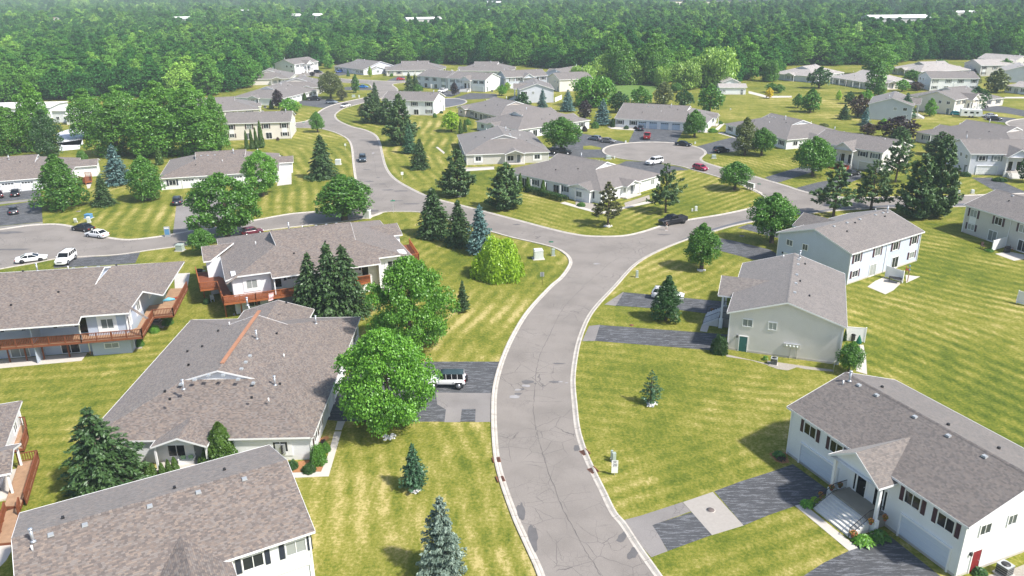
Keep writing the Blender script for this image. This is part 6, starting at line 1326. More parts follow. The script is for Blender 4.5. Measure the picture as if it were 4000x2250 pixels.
X2, Y2, _ = scatter(760, 1500, 12, 2); PX.append(X2); PY.append(Y2); PS.append(np.full(len(X2), 1.22))
X3, Y3, _ = scatter(1500, 3600, 21, 3); PX.append(X3); PY.append(Y3); PS.append(np.full(len(X3), 1.9))
PX, PY, PS = np.concatenate(PX), np.concatenate(PY), np.concatenate(PS)
src = bpy.data.collections.new('woodland_source')
for cr, tk, h0, r0 in PROTO['wood']:
    m2 = cr.copy(); m2.materials.clear(); m2.materials.append(mw); o = bpy.data.objects.new('tree_crown', m2); src.objects.link(o)
wm = bpy.data.meshes.new('woodland'); wm.vertices.add(len(PX)); wm.vertices.foreach_set('co', np.stack([PX, PY, np.zeros(len(PX))], 1).astype(np.float32).ravel())
g = np.random.default_rng(5); at = wm.attributes.new('sc', 'FLOAT', 'POINT'); at.data.foreach_set('value', (PS*g.uniform(.62, 1.28, len(PS))).astype(np.float32))
at = wm.attributes.new('rot', 'FLOAT', 'POINT'); at.data.foreach_set('value', g.uniform(0, 6.28, len(PS)).astype(np.float32)); wm.update()
wob = bpy.data.objects.new('woodland', wm); COL.objects.link(wob); tag(wob, 'dense green woodland reaching to the horizon', 'woodland', None, 'stuff')
ng = bpy.data.node_groups.new('scatter', 'GeometryNodeTree'); ng.interface.new_socket('Geometry', in_out='INPUT', socket_type='NodeSocketGeometry'); ng.interface.new_socket('Geometry', in_out='OUTPUT', socket_type='NodeSocketGeometry')
gi_, go_ = ng.nodes.new('NodeGroupInput'), ng.nodes.new('NodeGroupOutput'); ip = ng.nodes.new('GeometryNodeInstanceOnPoints'); ci = ng.nodes.new('GeometryNodeCollectionInfo')
ci.inputs['Collection'].default_value = src; ci.inputs['Separate Children'].default_value = True; ci.inputs['Reset Children'].default_value = True; ip.inputs['Pick Instance'].default_value = True
def na(nm): x = ng.nodes.new('GeometryNodeInputNamedAttribute'); x.data_type = 'FLOAT'; x.inputs['Name'].default_value = nm; return x.outputs['Attribute']
cx_ = ng.nodes.new('ShaderNodeCombineXYZ'); ng.links.new(na('rot'), cx_.inputs[2])
for a, b in ((gi_.outputs[0], ip.inputs['Points']), (ci.outputs[0], ip.inputs['Instance']), (na('sc'), ip.inputs['Scale']), (cx_.outputs[0], ip.inputs['Rotation']), (ip.outputs[0], go_.inputs[0])): ng.links.new(a, b)
md = wob.modifiers.new('scatter', 'NODES'); md.node_group = ng
# far pale rooftops and a clearing are left open; understorey ground below the wood
# ---- air
mb = MB(); mb.box((0, 1800, 45), (6600, 4400, 96)); hz = mb.build('haze', None); tag(hz, kind='stuff'); hz['label'] = 'thin summer haze'
m, t = nodes('haze_air'); n = N(t); pv = n.n('VolumePrincipled'); pv.inputs['Color'].default_value = (.78, .92, 1.0, 1); pv.inputs['Density'].default_value = .00020; pv.inputs['Anisotropy'].default_value = -.1
o_ = n.n('OutputMaterial'); n.l(pv.outputs[0], o_.inputs['Volume']); hz.data.materials.append(m); hz.visible_shadow = True
# ================================================================== vehicles
PAINT = {}
def paint(nm, col, metal=.0):
    if nm not in PAINT: PAINT[nm] = plain(nm, col, .32, .45, metal, var=.02, coat=.25)
    return PAINT[nm]
def loft(mb, st, closed_ends=True):
    """st = list of (x, [(y, z), ...]) half sections (y >= 0, bottom to top); mirrored and skinned"""
    rings = []
    for x, sec in st:
        rings.append([(x, y, z) for y, z in sec]+[(x, -y, z) for y, z in sec[::-1]])
    n_ = len(rings[0]); vs = [v for r_ in rings for v in r_]; fs = []
    for i in range(len(rings)-1):
        for k in range(n_): fs.append((i*n_+k, i*n_+(k+1) % n_, (i+1)*n_+(k+1) % n_, (i+1)*n_+k))
    fs += [tuple(range(n_))[::-1], tuple(range((len(rings)-1)*n_, len(rings)*n_))]
    mb.add(vs, fs, smooth=True)
# kind: length, width, wheelbase, hood z, belt z, roof z, cabin x (base-rear, roof-rear, roof-front, base-front) from centre (+x = front), wheel radius, clearance
CK = dict(sedan=(4.8, 1.82, 2.8, .86, .98, 1.44, (-1.75, -1.05, .35, 1.12), .33, .20), coupe=(4.9, 1.85, 2.8, .82, .92, 1.36, (-1.75, -.85, .25, 1.15), .34, .20), hatch=(4.15, 1.74, 2.55, .88, .98, 1.46, (-1.95, -1.6, .30, 1.05), .32, .20),
          suv=(4.75, 1.88, 2.8, 1.05, 1.15, 1.72, (-2.2, -1.95, .30, 1.0), .38, .26), bigsuv=(5.1, 1.98, 2.95, 1.12, 1.22, 1.86, (-2.4, -2.2, .40, 1.1), .40, .28), pickup=(5.85, 2.0, 3.7, 1.15, 1.25, 1.88, (-.62, -.45, .75, 1.45), .43, .32), offroad=(4.5, 1.86, 2.95, 1.18, 1.24, 1.92, (-2.05, -2.0, .62, .85), .46, .36))
def vehicle(name, kind, col, a, b, label, roofcol=None, rim=None, cat='car', scale=1.0):
    """a, b = points on the ground under the tail and the nose"""
    L, W, wb, zh, zb, zr, cx, rw, cl = CK[kind]
    mid = (a+b)/2; dv = (b-a); ang = math.atan2(dv.y, dv.x)
    root = empty(name, (mid.x, mid.y, .02), ang, label, cat); root.scale = (scale,)*3
    pm = col if not isinstance(col, tuple) else None; hw = W/2; hl = L/2
    mb = MB(); boxy = kind in ('offroad', 'pickup', 'bigsuv')
    def sec(w, z0, z1, crown=.03): return [(w*.80, z0), (w*.97, z0+.12), (w, (z0+z1)*.52), (w*.97, z1-.10), (w*(.93 if boxy else .88), z1), (w*.45, z1+crown)]
    zt = zb if kind in ('suv', 'hatch', 'bigsuv', 'offroad') else zh+.07
    if kind == 'pickup':
        st = [(-hl, sec(hw*.94, .55, zb, 0)), (-hl+.12, sec(hw, cl+.12, zb, 0)), (cx[0]-.02, sec(hw, cl, zb, 0)), (cx[3], sec(hw, cl, zb-.02)), (hl-.75, sec(hw*.98, cl, zh)), (hl-.15, sec(hw*.94, cl+.05, zh-.08)), (hl, sec(hw*.86, cl+.15, zh-.22))]
    elif kind == 'offroad':
        st = [(-hl, sec(hw*.84, .55, zb, 0)), (-hl+.1, sec(hw*.86, .5, zb, 0)), (cx[3], sec(hw*.84, .5, zb, .02)), (hl-.5, sec(hw*.74, .55, zh-.02, .05)), (hl-.12, sec(hw*.66, .6, zh-.08, .05)), (hl-.05, sec(hw*.62, .62, zh-.15, .02))]
    else:
        st = [(-hl, sec(hw*.80, .42, zt-.16)), (-hl+.10, sec(hw*.92, cl+.05, zt-.03)), (-hl+.5, sec(hw*.99, cl, zt)), (cx[0]+.25, sec(hw, cl, zb)), (0, sec(hw, cl, zb-.02)), (cx[3]-.1, sec(hw, cl, zb-.03)), (hl-.95, sec(hw*.99, cl, zh)), (hl-.35, sec(hw*.93, cl+.03, zh-.10)), (hl-.06, sec(hw*.80, cl+.08, zh-.22)), (hl, sec(hw*.70, cl+.15, zh-.32))]
    loft(mb, st)
    bm_ = col; body = mb.build('body', bm_, root); bv = body.modifiers.new('soft', 'BEVEL'); bv.width = .03; bv.segments = 2; bv.limit_method = 'ANGLE'
    # glasshouse
    g = MB(); k = .80 if not boxy else .86; cw = hw*.90 if kind != 'offroad' else hw*.80; rw_ = cw*(.80 if not boxy else .92)
    x0, x1, x2, x3 = cx; z0 = zb-.03; z1 = zr-.05
    P = [(x0, cw), (x1, rw_), (x2, rw_), (x3, cw)]
    vs = [(x0, cw, z0), (x1, rw_, z1), (x2, rw_, z1), (x3, cw, z0), (x0, -cw, z0), (x1, -rw_, z1), (x2, -rw_, z1), (x3, -cw, z0)]
    g.add(vs, [(0, 3, 2, 1), (4, 5, 6, 7), (0, 1, 5, 4), (1, 2, 6, 5), (2, 3, 7, 6)]); g.build('window_glass', m_cglass, root)
    rf = MB(); n_ = 6; rs = []
    for i in range(n_):
        t_ = i/(n_-1); x = x1-.03+(x2-x1+.06)*t_; cr_ = .055*math.sin(math.pi*min(1, max(0, t_)))**.5
        rs.append((x, [(rw_*1.01, z1-.03), (rw_*.97, z1+.02+cr_*.3), (rw_*.6, z1+.04+cr_)]))
    loft(rf, rs); roof = rf.build('roof', roofcol or bm_, root)
    pmat = bm_ if not roofcol or kind == 'offroad' else roofcol
    def pil(a_, b_, w_, t_): pl = MB(); pl.bar(a_, b_, w_, t_); pl.build('pillar', pmat, root)
    for s in (1, -1):
        pil((x0, s*cw, z0), (x1, s*rw_*1.005, z1), .09, .05); pil((x2, s*rw_*1.005, z1), (x3, s*cw, z0), .07, .05)
        nx_ = 1 if kind in ('pickup', 'coupe') else 2 if kind in ('sedan', 'hatch') else 3
        for j in range(nx_):
            t_ = (j+1)/(nx_+1) if nx_ > 1 else .42; xm = x1+(x2-x1)*t_ if nx_ > 1 else (x1+x2)/2-.1
            pil((xm-.03, s*(cw+.005), z0), (xm, s*(rw_+.005), z1), .08, .04)
    if kind == 'pickup':
        bd = MB(); bx0, bx1 = -hl+.14, x0-.12; bd.box(((bx0+bx1)/2, 0, zb+.004), (bx1-bx0, W*.80, .02)); bd.build('bed', m_black, root)
        rl = MB()
        for s in (1, -1): rl.box(((bx0+bx1)/2, s*hw*.88, zb+.05), (bx1-bx0+.1, .12, .12))
        rl.box((-hl+.1, 0, zb+.04), (.10, W*.85, .12)); rl.build('bed_rail', bm_, root)
    if kind == 'offroad':
        fn = MB()
        for s in (1, -1):
            for xw in (wb/2, -wb/2): fn.box((xw, s*(hw-.10), .98), (1.05, .34, .07)); fn.box((xw+.5, s*(hw-.10), .88), (.08, .34, .22)); fn.box((xw-.5, s*(hw-.10), .88), (.08, .34, .22))
        fn.build('fender', bm_, root); sp = MB(); sp.tube([(-hl-.02, .1, 1.05), (-hl-.26, .1, 1.05)], .38, 16); sp.build('spare_wheel', m_tyre, root)
        bp = MB(); bp.box((hl+.08, 0, .62), (.16, 1.3, .16)); bp.box((-hl-.02, 0, .58), (.14, 1.5, .14)); bp.build('bumper', m_dark, root)
        lg = MB(); lg.box((-1.35, -cw*.98, 1.55), (.46, .05, .30)); lg.build('window_panel', m_white, root)
    for xw in (wb/2, -wb/2):
        for s in (1, -1):
            ty = MB(); yy = s*(hw-.11 if kind != 'offroad' else hw-.06); wt = .23 if kind != 'offroad' else .30
            ty.tube([(xw, yy-wt/2, rw), (xw, yy-wt/2+.03, rw), (xw, yy+wt/2-.03, rw), (xw, yy+wt/2, rw)], [rw*.93, rw, rw, rw*.93], 18); o_ = ty.build('wheel', m_tyre, root)
            rm_ = MB(); rm_.tube([(xw, yy+s*(wt/2-.02), rw), (xw, yy+s*(wt/2+.012), rw)], rw*.60, 12)
            for q_ in range(5): a_ = q_*1.2566; rm_.bar((xw, yy+s*(wt/2+.02), rw), (xw+rw*.6*math.cos(a_), yy+s*(wt/2+.02), rw+rw*.6*math.sin(a_)), .05, .02)
            rm_.build('rim', rim or m_rim, o_)
            wa = MB(); wa.tube([(xw, yy-s*.03, rw+.02), (xw, s*(hw+.004), rw+.02)], rw*1.13, 16)
            if kind != 'offroad': wa.build('wheel_arch', m_black, root)
    for s in (1, -1):
        h_ = MB(); zf_ = zh-.24 if kind != 'offroad' else zh-.24; yf = hw*.66 if kind != 'offroad' else hw*.45
        h_.box((hl-.13 if kind != 'offroad' else hl-.04, s*yf, zf_), (.22, .36 if kind != 'offroad' else .24, .15 if kind != 'offroad' else .24)); h_.build('headlight', m_lamp, root)
        t_ = MB(); t_.box((-hl+.05, s*hw*.74, zt-.22), (.14, .30 if not boxy else .18, .16 if not boxy else .4)); t_.build('taillight', m_tail, root)
        mr = MB(); mr.box((cx[3]-.25, s*(hw+.08), zb+.06), (.16, .2, .14)); mr.build('mirror', bm_, root)
    gr_ = MB(); gr_.box((hl-.02 if kind != 'offroad' else hl-.04, 0, zh-.34), (.07, W*.42, .18)); gr_.build('grille', m_dark, root)
    pt = MB(); pt.box((-hl-.01, 0, zt-.38), (.03, .36, .16)); pt.build('number_plate', m_white, root)
    if kind in ('suv', 'bigsuv'):
        rr_ = MB()
        for s in (1, -1): rr_.bar((x1+.1, s*rw_*.8, z1+.12), (x2-.1, s*rw_*.8, z1+.12), .05, .04)
        rr_.build('roof_rack', m_dark, root)
    return root
BLK, WH_ = paint('black_paint', (.012, .012, .016)), paint('white_car_paint', (.80, .80, .80))
V = [
 ('parked_car', 'suv', paint('slate_blue_paint', (.06, .085, .11), .3), 22, 1073, 152, 1075, 205, 'dark blue grey car driving towards the camera on the left street'),
 ('parked_car', 'sedan', WH_, 12, 868, 1084, 935, 1070, 'small white car with a black top driving at the far bend', m_dark),
 ('parked_car', 'suv', paint('silver_blue_paint', (.30, .34, .38), .4), 12, 712, 1042, 815, 1045, 'silver blue car with a black roof at the end of the upper left driveway', m_dark),
 ('pickup_truck', 'pickup', BLK, 12, 520, 1010, 655, 1012, 'black pickup parked before the two cedar columns, upper left'),
 ('parked_car', 'sedan', paint('bright_blue_paint', (.02, .17, .45)), 12, 1040, 886, 1118, 886, 'bright blue car on the short driveway behind a narrow tree'),
 ('parked_car', 'hatch', paint('bright_red_paint', (.45, .02, .03)), 12, 1430, 808, 1482, 806, 'small red car on the driveway at the street end'),
 ('parked_car', 'hatch', paint('deep_blue_paint', (.02, .06, .25)), 12, 868, 727, 808, 735, 'deep blue car by the blue garage doors, top of the street'),
 ('pickup_truck', 'pickup', WH_, 12, 1915, 922, 1845, 938, 'white pickup beside the small purple tree'),
 ('parked_car', 'sedan', WH_, 12, 405, 737, 488, 738, 'white car at the side of the white duplex, top left parking area'),
 ('parked_car', 'hatch', WH_, 12, 495, 682, 532, 682, 'farthest white car at the edge of the top left parking area'),
 ('parked_car', 'hatch', WH_, 12, 398, 693, 430, 692, 'white car nosing against the white duplex wall, top left'),
 ('parked_car', 'suv', BLK, 12, 606, 735, 645, 736, 'dark car by the small purple tree in the top left parking area'),
 ('parked_car', 'suv', paint('dark_slate_paint', (.03, .04, .06), .2), 13, 1290, 1330, 1302, 1290, 'dark car close to the pale blue garage doors'),
 ('pickup_truck', 'pickup', paint('red_truck_paint', (.33, .012, .02)), 13, 1348, 1424, 1368, 1366, 'red pickup on the four car driveway'),
 ('parked_car', 'hatch', paint('grey_blue_paint', (.16, .20, .25), .3), 13, 890, 1418, 775, 1402, 'grey blue hatchback, left of the two cars at the court entrance'),
 ('parked_car', 'sedan', paint('warm_grey_paint', (.24, .23, .22), .4), 13, 890, 1428, 1035, 1442, 'warm grey sedan, right of the two cars at the court entrance'),
 ('parked_car', 'sedan', BLK, 23, 1652, 18, 1796, 32, 'black sedan at the top kerb of the round court'),
 ('parked_car', 'suv', BLK, 23, 2022, 98, 2186, 84, 'black sport utility car at the right of the round court'),
 ('parked_car', 'sedan', WH_, 23, 2432, 50, 2335, 45, 'white car half behind the round dense tree, right driveways'),
 ('pickup_truck', 'pickup', BLK, 23, 400, 108, 592, 114, 'black pickup in the shade of the round tree behind the low house'),
 ('parked_car', 'bigsuv', WH_, 23, 1502, 196, 1362, 222, 'white wagon at the lower kerb of the round court'),
 ('parked_car', 'hatch', paint('crimson_paint', (.33, .012, .05)), 23, 1828, 252, 1962, 282, 'small crimson car leaving the round court'),
 ('pickup_truck', 'pickup', BLK, 23, 1752, 788, 1480, 832, 'black pickup parked at the kerb beside the standing person', None, m_rimb),
 ('parked_car', 'sedan', BLK, 24, 778, 335, 908, 308, 'black car in front of the dark red steps'),
 ('parked_car', 'suv', BLK, 14, 2078, 1088, 2203, 1086, 'black car under the dark green tree, upper right'),
 ('parked_car', 'hatch', paint('teal_paint', (.02, .22, .25)), 14, 1872, 1160, 1922, 1163, 'teal car left of the white camper'),
 ('parked_car', 'sedan', paint('silver_paint', (.45, .46, .47), .4), 14, 2262, 1182, 2180, 1180, 'silver car between the camper and the black sedan'),
 ('parked_car', 'sedan', BLK, 14, 2195, 1208, 2355, 1214, 'long black sedan right of the white camper'),
 ('parked_car', 'sedan', BLK, 21, 912, 888, 765, 868, 'black sedan at the kerb of the left court'),
 ('parked_car', 'sedan', WH_, 21, 1062, 952, 900, 930, 'white sedan right behind the black one at the left court'),
 ('parked_car', 'coupe', WH_, 21, 152, 1208, 492, 1165, 'white coupe with black wheels in the left court', None, m_rimb),
 ('parked_car', 'bigsuv', WH_, 21, 725, 1155, 615, 1238, 'white sport utility car facing the camera beside the white coupe'),
 ('parked_car', 'sedan', BLK, 21, 155, 552, 166, 492, 'black car facing the white garage doors, far left'),
 ('parked_car', 'sedan', paint('graphite_paint', (.07, .075, .085), .4), 21, 145, 735, 136, 662, 'graphite car on the lower sealed driveway, far left'),
 ('parked_car', 'sedan', paint('dark_maroon_paint', (.05, .012, .02)), 21, 0, 572, -20, 505, 'dark car cut by the left picture edge'),
 ('parked_car', 'offroad', WH_, 32, 2092, 1000, 1745, 1000, 'white off-road vehicle with a dark soft top on the near driveway', plain('slate_soft_top', (.035, .06, .07), .8, .2)),
 ('parked_car', 'sedan', WH_, 32, 1190, 965, 1450, 962, 'white car hidden under the large bright green tree'),
 ('parked_car', 'suv', WH_, 33, 1395, 105, 1738, 142, 'white car behind the dark dense tree on the driveway'),
 ('parked_car', 'hatch', paint('maroon_paint', (.12, .015, .04)), 21, 2480, 925, 2600, 905, 'maroon car just above the orange decked roof'),
 ('parked_car', 'suv', paint('dark_slate_paint', (.03, .04, .06)), 21, 1782, 640, 1798, 575, 'dark car glimpsed at the left of the wide leaning shade tree'),
]
for v in V:
    nm, kd, cl_, k, u0, v0, u1, v1, lb = v[:9]; rc = v[9] if len(v) > 9 else None; rm_ = v[10] if len(v) > 10 else None
    vehicle(nm if 'driving' not in lb else 'moving_car', kd, cl_, Q(k, u0, v0), Q(k, u1, v1), lb, rc, rm_, 'pickup' if kd == 'pickup' else 'car', 1.0)
# camper trailer
a, b = Q(14, 1925, 1178), Q(14, 2145, 1186); L_ = (b-a).length; rz = math.atan2((b-a).y, (b-a).x)
r_ = empty('camper_trailer', ((a.x+b.x)/2, (a.y+b.y)/2, .02), rz, 'white camper trailer beside the cream gable wall', 'camper')
mb = MB(); h = L_/2; pf = [(-h, .55), (h-.4, .55), (h, 1.4), (h-.3, 2.75), (-h+.15, 2.85), (-h, 2.6)]
mb.add([(x, -1.2, z) for x, z in pf]+[(x, 1.2, z) for x, z in pf], [tuple(range(6)), tuple(range(6, 12))[::-1]]+[(i, 6+i, 6+(i+1) % 6, (i+1) % 6) for i in range(6)]); mb.build('body', m_white, r_)
for x, w_ in ((-h*.55, .9), (h*.0, 1.1), (h*.5, .8)):
    m_ = MB(); m_.box((x, -1.21, 1.85), (w_, .03, .6)); m_.build('window', m_cglass, r_)
m_ = MB(); m_.box((h*.28, -1.215, 1.55), (.7, .04, 1.8)); m_.build('door', m_pale, r_)
for x in (-.5, .45):
    m_ = MB(); m_.tube([(x, -1.22, .36), (x, -1.0, .36)], .36, 14); m_.build('wheel', m_tyre, r_)
m_ = MB(); m_.box((0, 0, 2.98), (.9, .7, .25)); m_.box((-h*.6, 0, 2.93), (.4, .4, .16)); m_.build('roof_unit', m_pale, r_)

# ================================================================== street furniture and yard things
def pxs(p, u): return u/2.576*depth(p)/FPX     # size in metres of u tile units at ground point p
def pedestal(k, u, v, tv, wu, mat, label, name='utility_pedestal', lean=0, dm=.8):
    p = Q(k, u, v); h = zat(q(k, u, tv), p)*.92; w_ = pxs(p, wu)
    r_ = empty(name, (p.x, p.y, 0), rt.uniform(-.3, .3), label, 'utility box'); r_.rotation_euler.x = lean
    b_ = MB(); b_.box((0, 0, h*.44), (w_, w_*dm, h*.88), taper=.96); b_.build('body', mat, r_)
    c_ = MB(); c_.box((0, 0, h*.93), (w_*1.06, w_*dm*1.08, h*.12), taper=.86); c_.build('lid', mat, r_)
    d_ = MB(); d_.box((0, -w_*dm*.5-.003, h*.45), (w_*.75, .012, h*.55)); d_.build('door', mat, r_)
    f_ = MB(); f_.box((0, 0, .03), (w_*1.3, w_*dm*1.35, .06)); f_.build('base', m_concrete, r_)
for a in [(21, 765, 795, 745, 26, m_pale, 'leaning pale utility post on the left court lawn', 'utility_pedestal', .35), (21, 898, 797, 730, 30, m_pale, 'upright pale utility post before the blue box', 'utility_pedestal', .1),
          (21, 895, 752, 703, 62, m_blue, 'blue lidded box on the left court lawn', 'storage_box'), (22, 828, 212, 155, 52, m_pale, 'pale transformer box beside the tall dark spruce', 'transformer_box'),
          (23, 265, 1160, 1055, 92, m_pale, 'large pale transformer box at the junction bend', 'transformer_box'), (23, 415, 1130, 1055, 32, m_box, 'grey green utility post at the foot of the green street sign'),
          (23, 1257, 1348, 1272, 24, m_box, 'grey green utility post at the kerb right of the junction'), (23, 1813, 682, 655, 16, m_pale, 'shorter of two pale posts by the black pickup'), (23, 1850, 678, 628, 24, m_pale, 'taller of two pale posts by the black pickup'),
          (23, 970, 155, 122, 50, m_box, 'green transformer at the lower kerb of the round court', 'transformer_box'), (23, 1030, 155, 124, 10, m_pale, 'thin white post beside the green transformer'), (23, 2030, 150, 112, 40, m_box, 'utility box below the black sport utility car', 'transformer_box'),
          (12, 982, 978, 953, 32, m_box, 'utility box on the verge left of the far bend', 'transformer_box'), (12, 1037, 982, 955, 14, m_pale, 'thin pale post on the verge left of the far bend'), (21, 1815, 1078, 1005, 70, m_box, 'green transformer on the corner lawn by the orange decked house', 'transformer_box'),
          (43, 1003, 262, 170, 24, m_box, 'rear one of two grey green posts behind the speed limit sign'), (43, 1023, 292, 192, 38, m_box, 'front one of two grey green posts behind the speed limit sign'),
          (24, 1922, 500, 468, 20, m_pale, 'small pale post left on the lawn before the lilac white duplex'), (24, 2055, 503, 462, 30, m_pale, 'larger pale post right on the lawn before the lilac white duplex'), (13, 2198, 1105, 1088, 9, m_pale, 'tiny white post on the open lawn'), (13, 1143, 1438, 1414, 14, m_pale, 'small post beside the warm grey sedan'),
          (13, 1842, 1446, 1425, 14, m_pale, 'thin white post above the black sedan of the round court'), (22, 1120, 748, 660, 66, m_pale, 'white mailbox cabinet behind the leafy tree at the side road', 'mailbox_cabinet')]:
    pedestal(*a)
def signpost(k, u, v, tv, label, panels, name='street_sign', cat='sign', face=None):
    p = Q(k, u, v); h = zat(q(k, u, tv), p); face = face if face is not None else math.atan2(p.x, p.y)*-1
    r_ = empty(name, (p.x, p.y, 0), face, label, cat)
    b_ = MB(); b_.box((0, 0, h/2), (.06, .05, h)); b_.build('post', m_galv if name != 'sign_post' else m_dark, r_)
    for (w_, hh, z, rz_, mt, y) in panels:
        c_ = MB(); c_.box((0, y, h+z), (w_, .02, hh), rz_); c_.build('sign_plate', mt, r_)
    return r_, h
m_sgreen = plain('street_sign_green', (.02, .22, .13), .5, .4, var=.02)
signpost(23, 392, 1112, 985, 'green street name sign at the junction bend', [(.8, .2, -.1, 0, m_sgreen, -.04), (.8, .2, .12, 1.57, m_sgreen, 0)])
signpost(22, 1384, 700, 572, 'green street name sign at the left junction corner', [(.95, .22, -.1, .2, m_sgreen, -.04), (.9, .2, .13, 1.7, m_sgreen, 0)])
signpost(23, 2478, 492, 403, 'green street name sign beside the mailboxes', [(.8, .2, -.1, 0, m_sgreen, -.04), (.8, .2, .12, 1.57, m_sgreen, 0)])
signpost(22, 1474, 365, 286, 'white sign on a thin post right of the street', [(.62, .75, -.38, 0, m_white, -.04)])
signpost(22, 902, 68, 2, 'white sign on a thin post left of the street', [(.5, .6, -.3, 0, m_pale, -.04)])
signpost(23, 303, 1425, 1297, 'sign seen from its grey back on the junction bend lawn', [(.62, .72, -.36, 0, m_grey, .04)], 'sign_post')
signpost(12, 485, 1282, 1225, 'thin leaning street sign at the upper left side street', [(.8, .2, -.1, .3, m_sgreen, -.04)])
signpost(12, 1143, 875, 815, 'small sign at the street end bend', [(.5, .5, -.25, 0, m_grey, -.04)])
# speed limit sign
p = Q(43, 1030, 425); r_, h_ = signpost(43, 1030, 425, 300, 'white speed limit sign reading twenty beside the near road', [], 'speed_limit_sign', face=0.0)
pw = .62; c_ = MB(); c_.box((0, -.05, h_-.12), (pw, .02, .78)); c_.box((0, -.05, h_-.84), (pw, .02, .60)); c_.build('sign_plate', m_white, r_)
m_ink = plain('sign_ink', (.03, .03, .035), .6, .3)
def text(body, size, x, y, z, mat, parent, ext=.002):
    cu = bpy.data.curves.new('lettering', 'FONT'); cu.body = body; cu.size = size; cu.align_x = 'CENTER'; cu.align_y = 'CENTER'; cu.extrude = ext; cu.offset = size*.012
    tmp = bpy.data.objects.new('tmp', cu); me_ = bpy.data.meshes.new_from_object(tmp); bpy.data.objects.remove(tmp)
    me_.transform(Matrix.Rotation(math.pi/2, 4, 'X')); me_.name = 'lettering'; o_ = bpy.data.objects.new('lettering', me_); COL.objects.link(o_); me_.materials.clear(); me_.materials.append(mat); o_.parent = parent; o_.location = (x, y, z); return o_
text('SPEED', .13, 0, -.064, h_+.17, m_ink, r_); text('LIMIT', .13, 0, -.064, h_+.03, m_ink, r_); text('20', .42, 0, -.064, h_-.26, m_ink, r_)
# community mailboxes
def mailboxes(k, u0, v0, u1, v1, tv, label, mat=m_pale):
    a, b = Q(k, u0, v0), Q(k, u1, v1); L_ = (b-a).length; h = zat(q(k, u0, tv), a); rz = math.atan2((b-a).y, (b-a).x)
    r_ = empty('mailbox_cluster', ((a.x+b.x)/2, (a.y+b.y)/2, 0), rz, label, 'mailboxes')
    n_ = max(1, int(L_/.8)); w_ = L_/n_
    for i in range(n_):
        x = -L_/2+w_*(i+.5); b_ = MB(); b_.box((x, 0, h*.66), (w_*.9, .5, h*.62)); o_ = b_.build('cabinet', mat, r_)
        d_ = MB()
        for r in range(4):
            for c in range(2): d_.box((x+(c-.5)*w_*.4, -.255, h*(.42+.145*r)), (w_*.36, .012, h*.12))
        d_.build('door', m_grey, o_); g_ = MB(); g_.box((x, 0, h*.18), (.2, .2, h*.36)); g_.build('leg', m_grey, r_)
mailboxes(23, 2355, 455, 2435, 478, 383, 'row of pale mailbox cabinets at the mouth of the side street')
p = Q(21, 1690, 938); hh = zat(q(21, 1690, 838), p); r_ = empty('notice_board', (p.x, p.y, 0), .15, 'tall grey notice board at the left road kerb', 'sign')
b_ = MB(); b_.box((0, 0, hh*.5), (1.0, .3, hh)); b_.build('frame', m_grey, r_); b_ = MB(); b_.box((0, -.16, hh*.50), (.8, .03, hh*.55)); b_.build('panel', m_blue, r_); b_ = MB(); b_.box((0, -.16, hh*.88), (.8, .03, hh*.12)); b_.build('header', m_white, r_)
# drains and manholes
m_iron = plain('cast_iron', (.16, .13, .12), .8, .3, var=.2)
def drain(k, u, v, label, rz):
    p = Q(k, u, v); r_ = empty('storm_drain', (p.x, p.y, .045), rz, label, 'drain'); b_ = MB(); b_.box((0, 0, .01), (.62, .9, .02)); b_.build('frame', m_rust, r_); g_ = MB()
    for i in range(6): g_.box((-.22+.088*i, 0, .03), (.035, .8, .02))
    g_.build('grate', m_dark, r_)
    b_ = MB(); b_.box((.42, 0, .06), (.1, .9, .12)); b_.build('hood', m_rust, r_)
for a in ((43, 725, 205, 'rusty drain in the right hand kerb, the upper of two', .45), (43, 808, 386, 'rusty drain in the right hand kerb, the lower of two', .5), (42, 2428, 277, 'rusty drain in the left hand kerb, the upper of two', 3.3), (42, 2468, 470, 'rusty drain in the left hand kerb, the lower of two', 3.4)): drain(*a)
for k, u, v, ru, mt, lb in ((43, 2000, 782, 45, m_iron, 'round iron manhole cover in the washed concrete slab'), (33, 1203, 388, 22, m_rust, 'red brown cover at the driveway edge'), (23, 2315, 932, 24, m_iron, 'manhole cover in the lawn right of the junction'), (21, 790, 684, 24, m_iron, 'manhole cover in the left court lawn'), (42, 0, 0, 0, None, '')):
    if not mt: continue
    p = Q(k, u, v); r = pxs(p, ru); r_ = empty('manhole_cover', (p.x, p.y, .022), 0, lb, 'manhole'); b_ = MB(); b_.tube([(0, 0, 0), (0, 0, .02)], r, 24); b_.build('ring', m_concrete if mt is m_iron else mt, r_); b_ = MB(); b_.tube([(0, 0, .02), (0, 0, .03)], r*.86, 24)
    for i in range(5): b_.box((0, (i-2)*r*.3, .034), (r*1.2*math.cos((i-2)*.5), .03, .01))
    b_.build('cover', mt, r_)
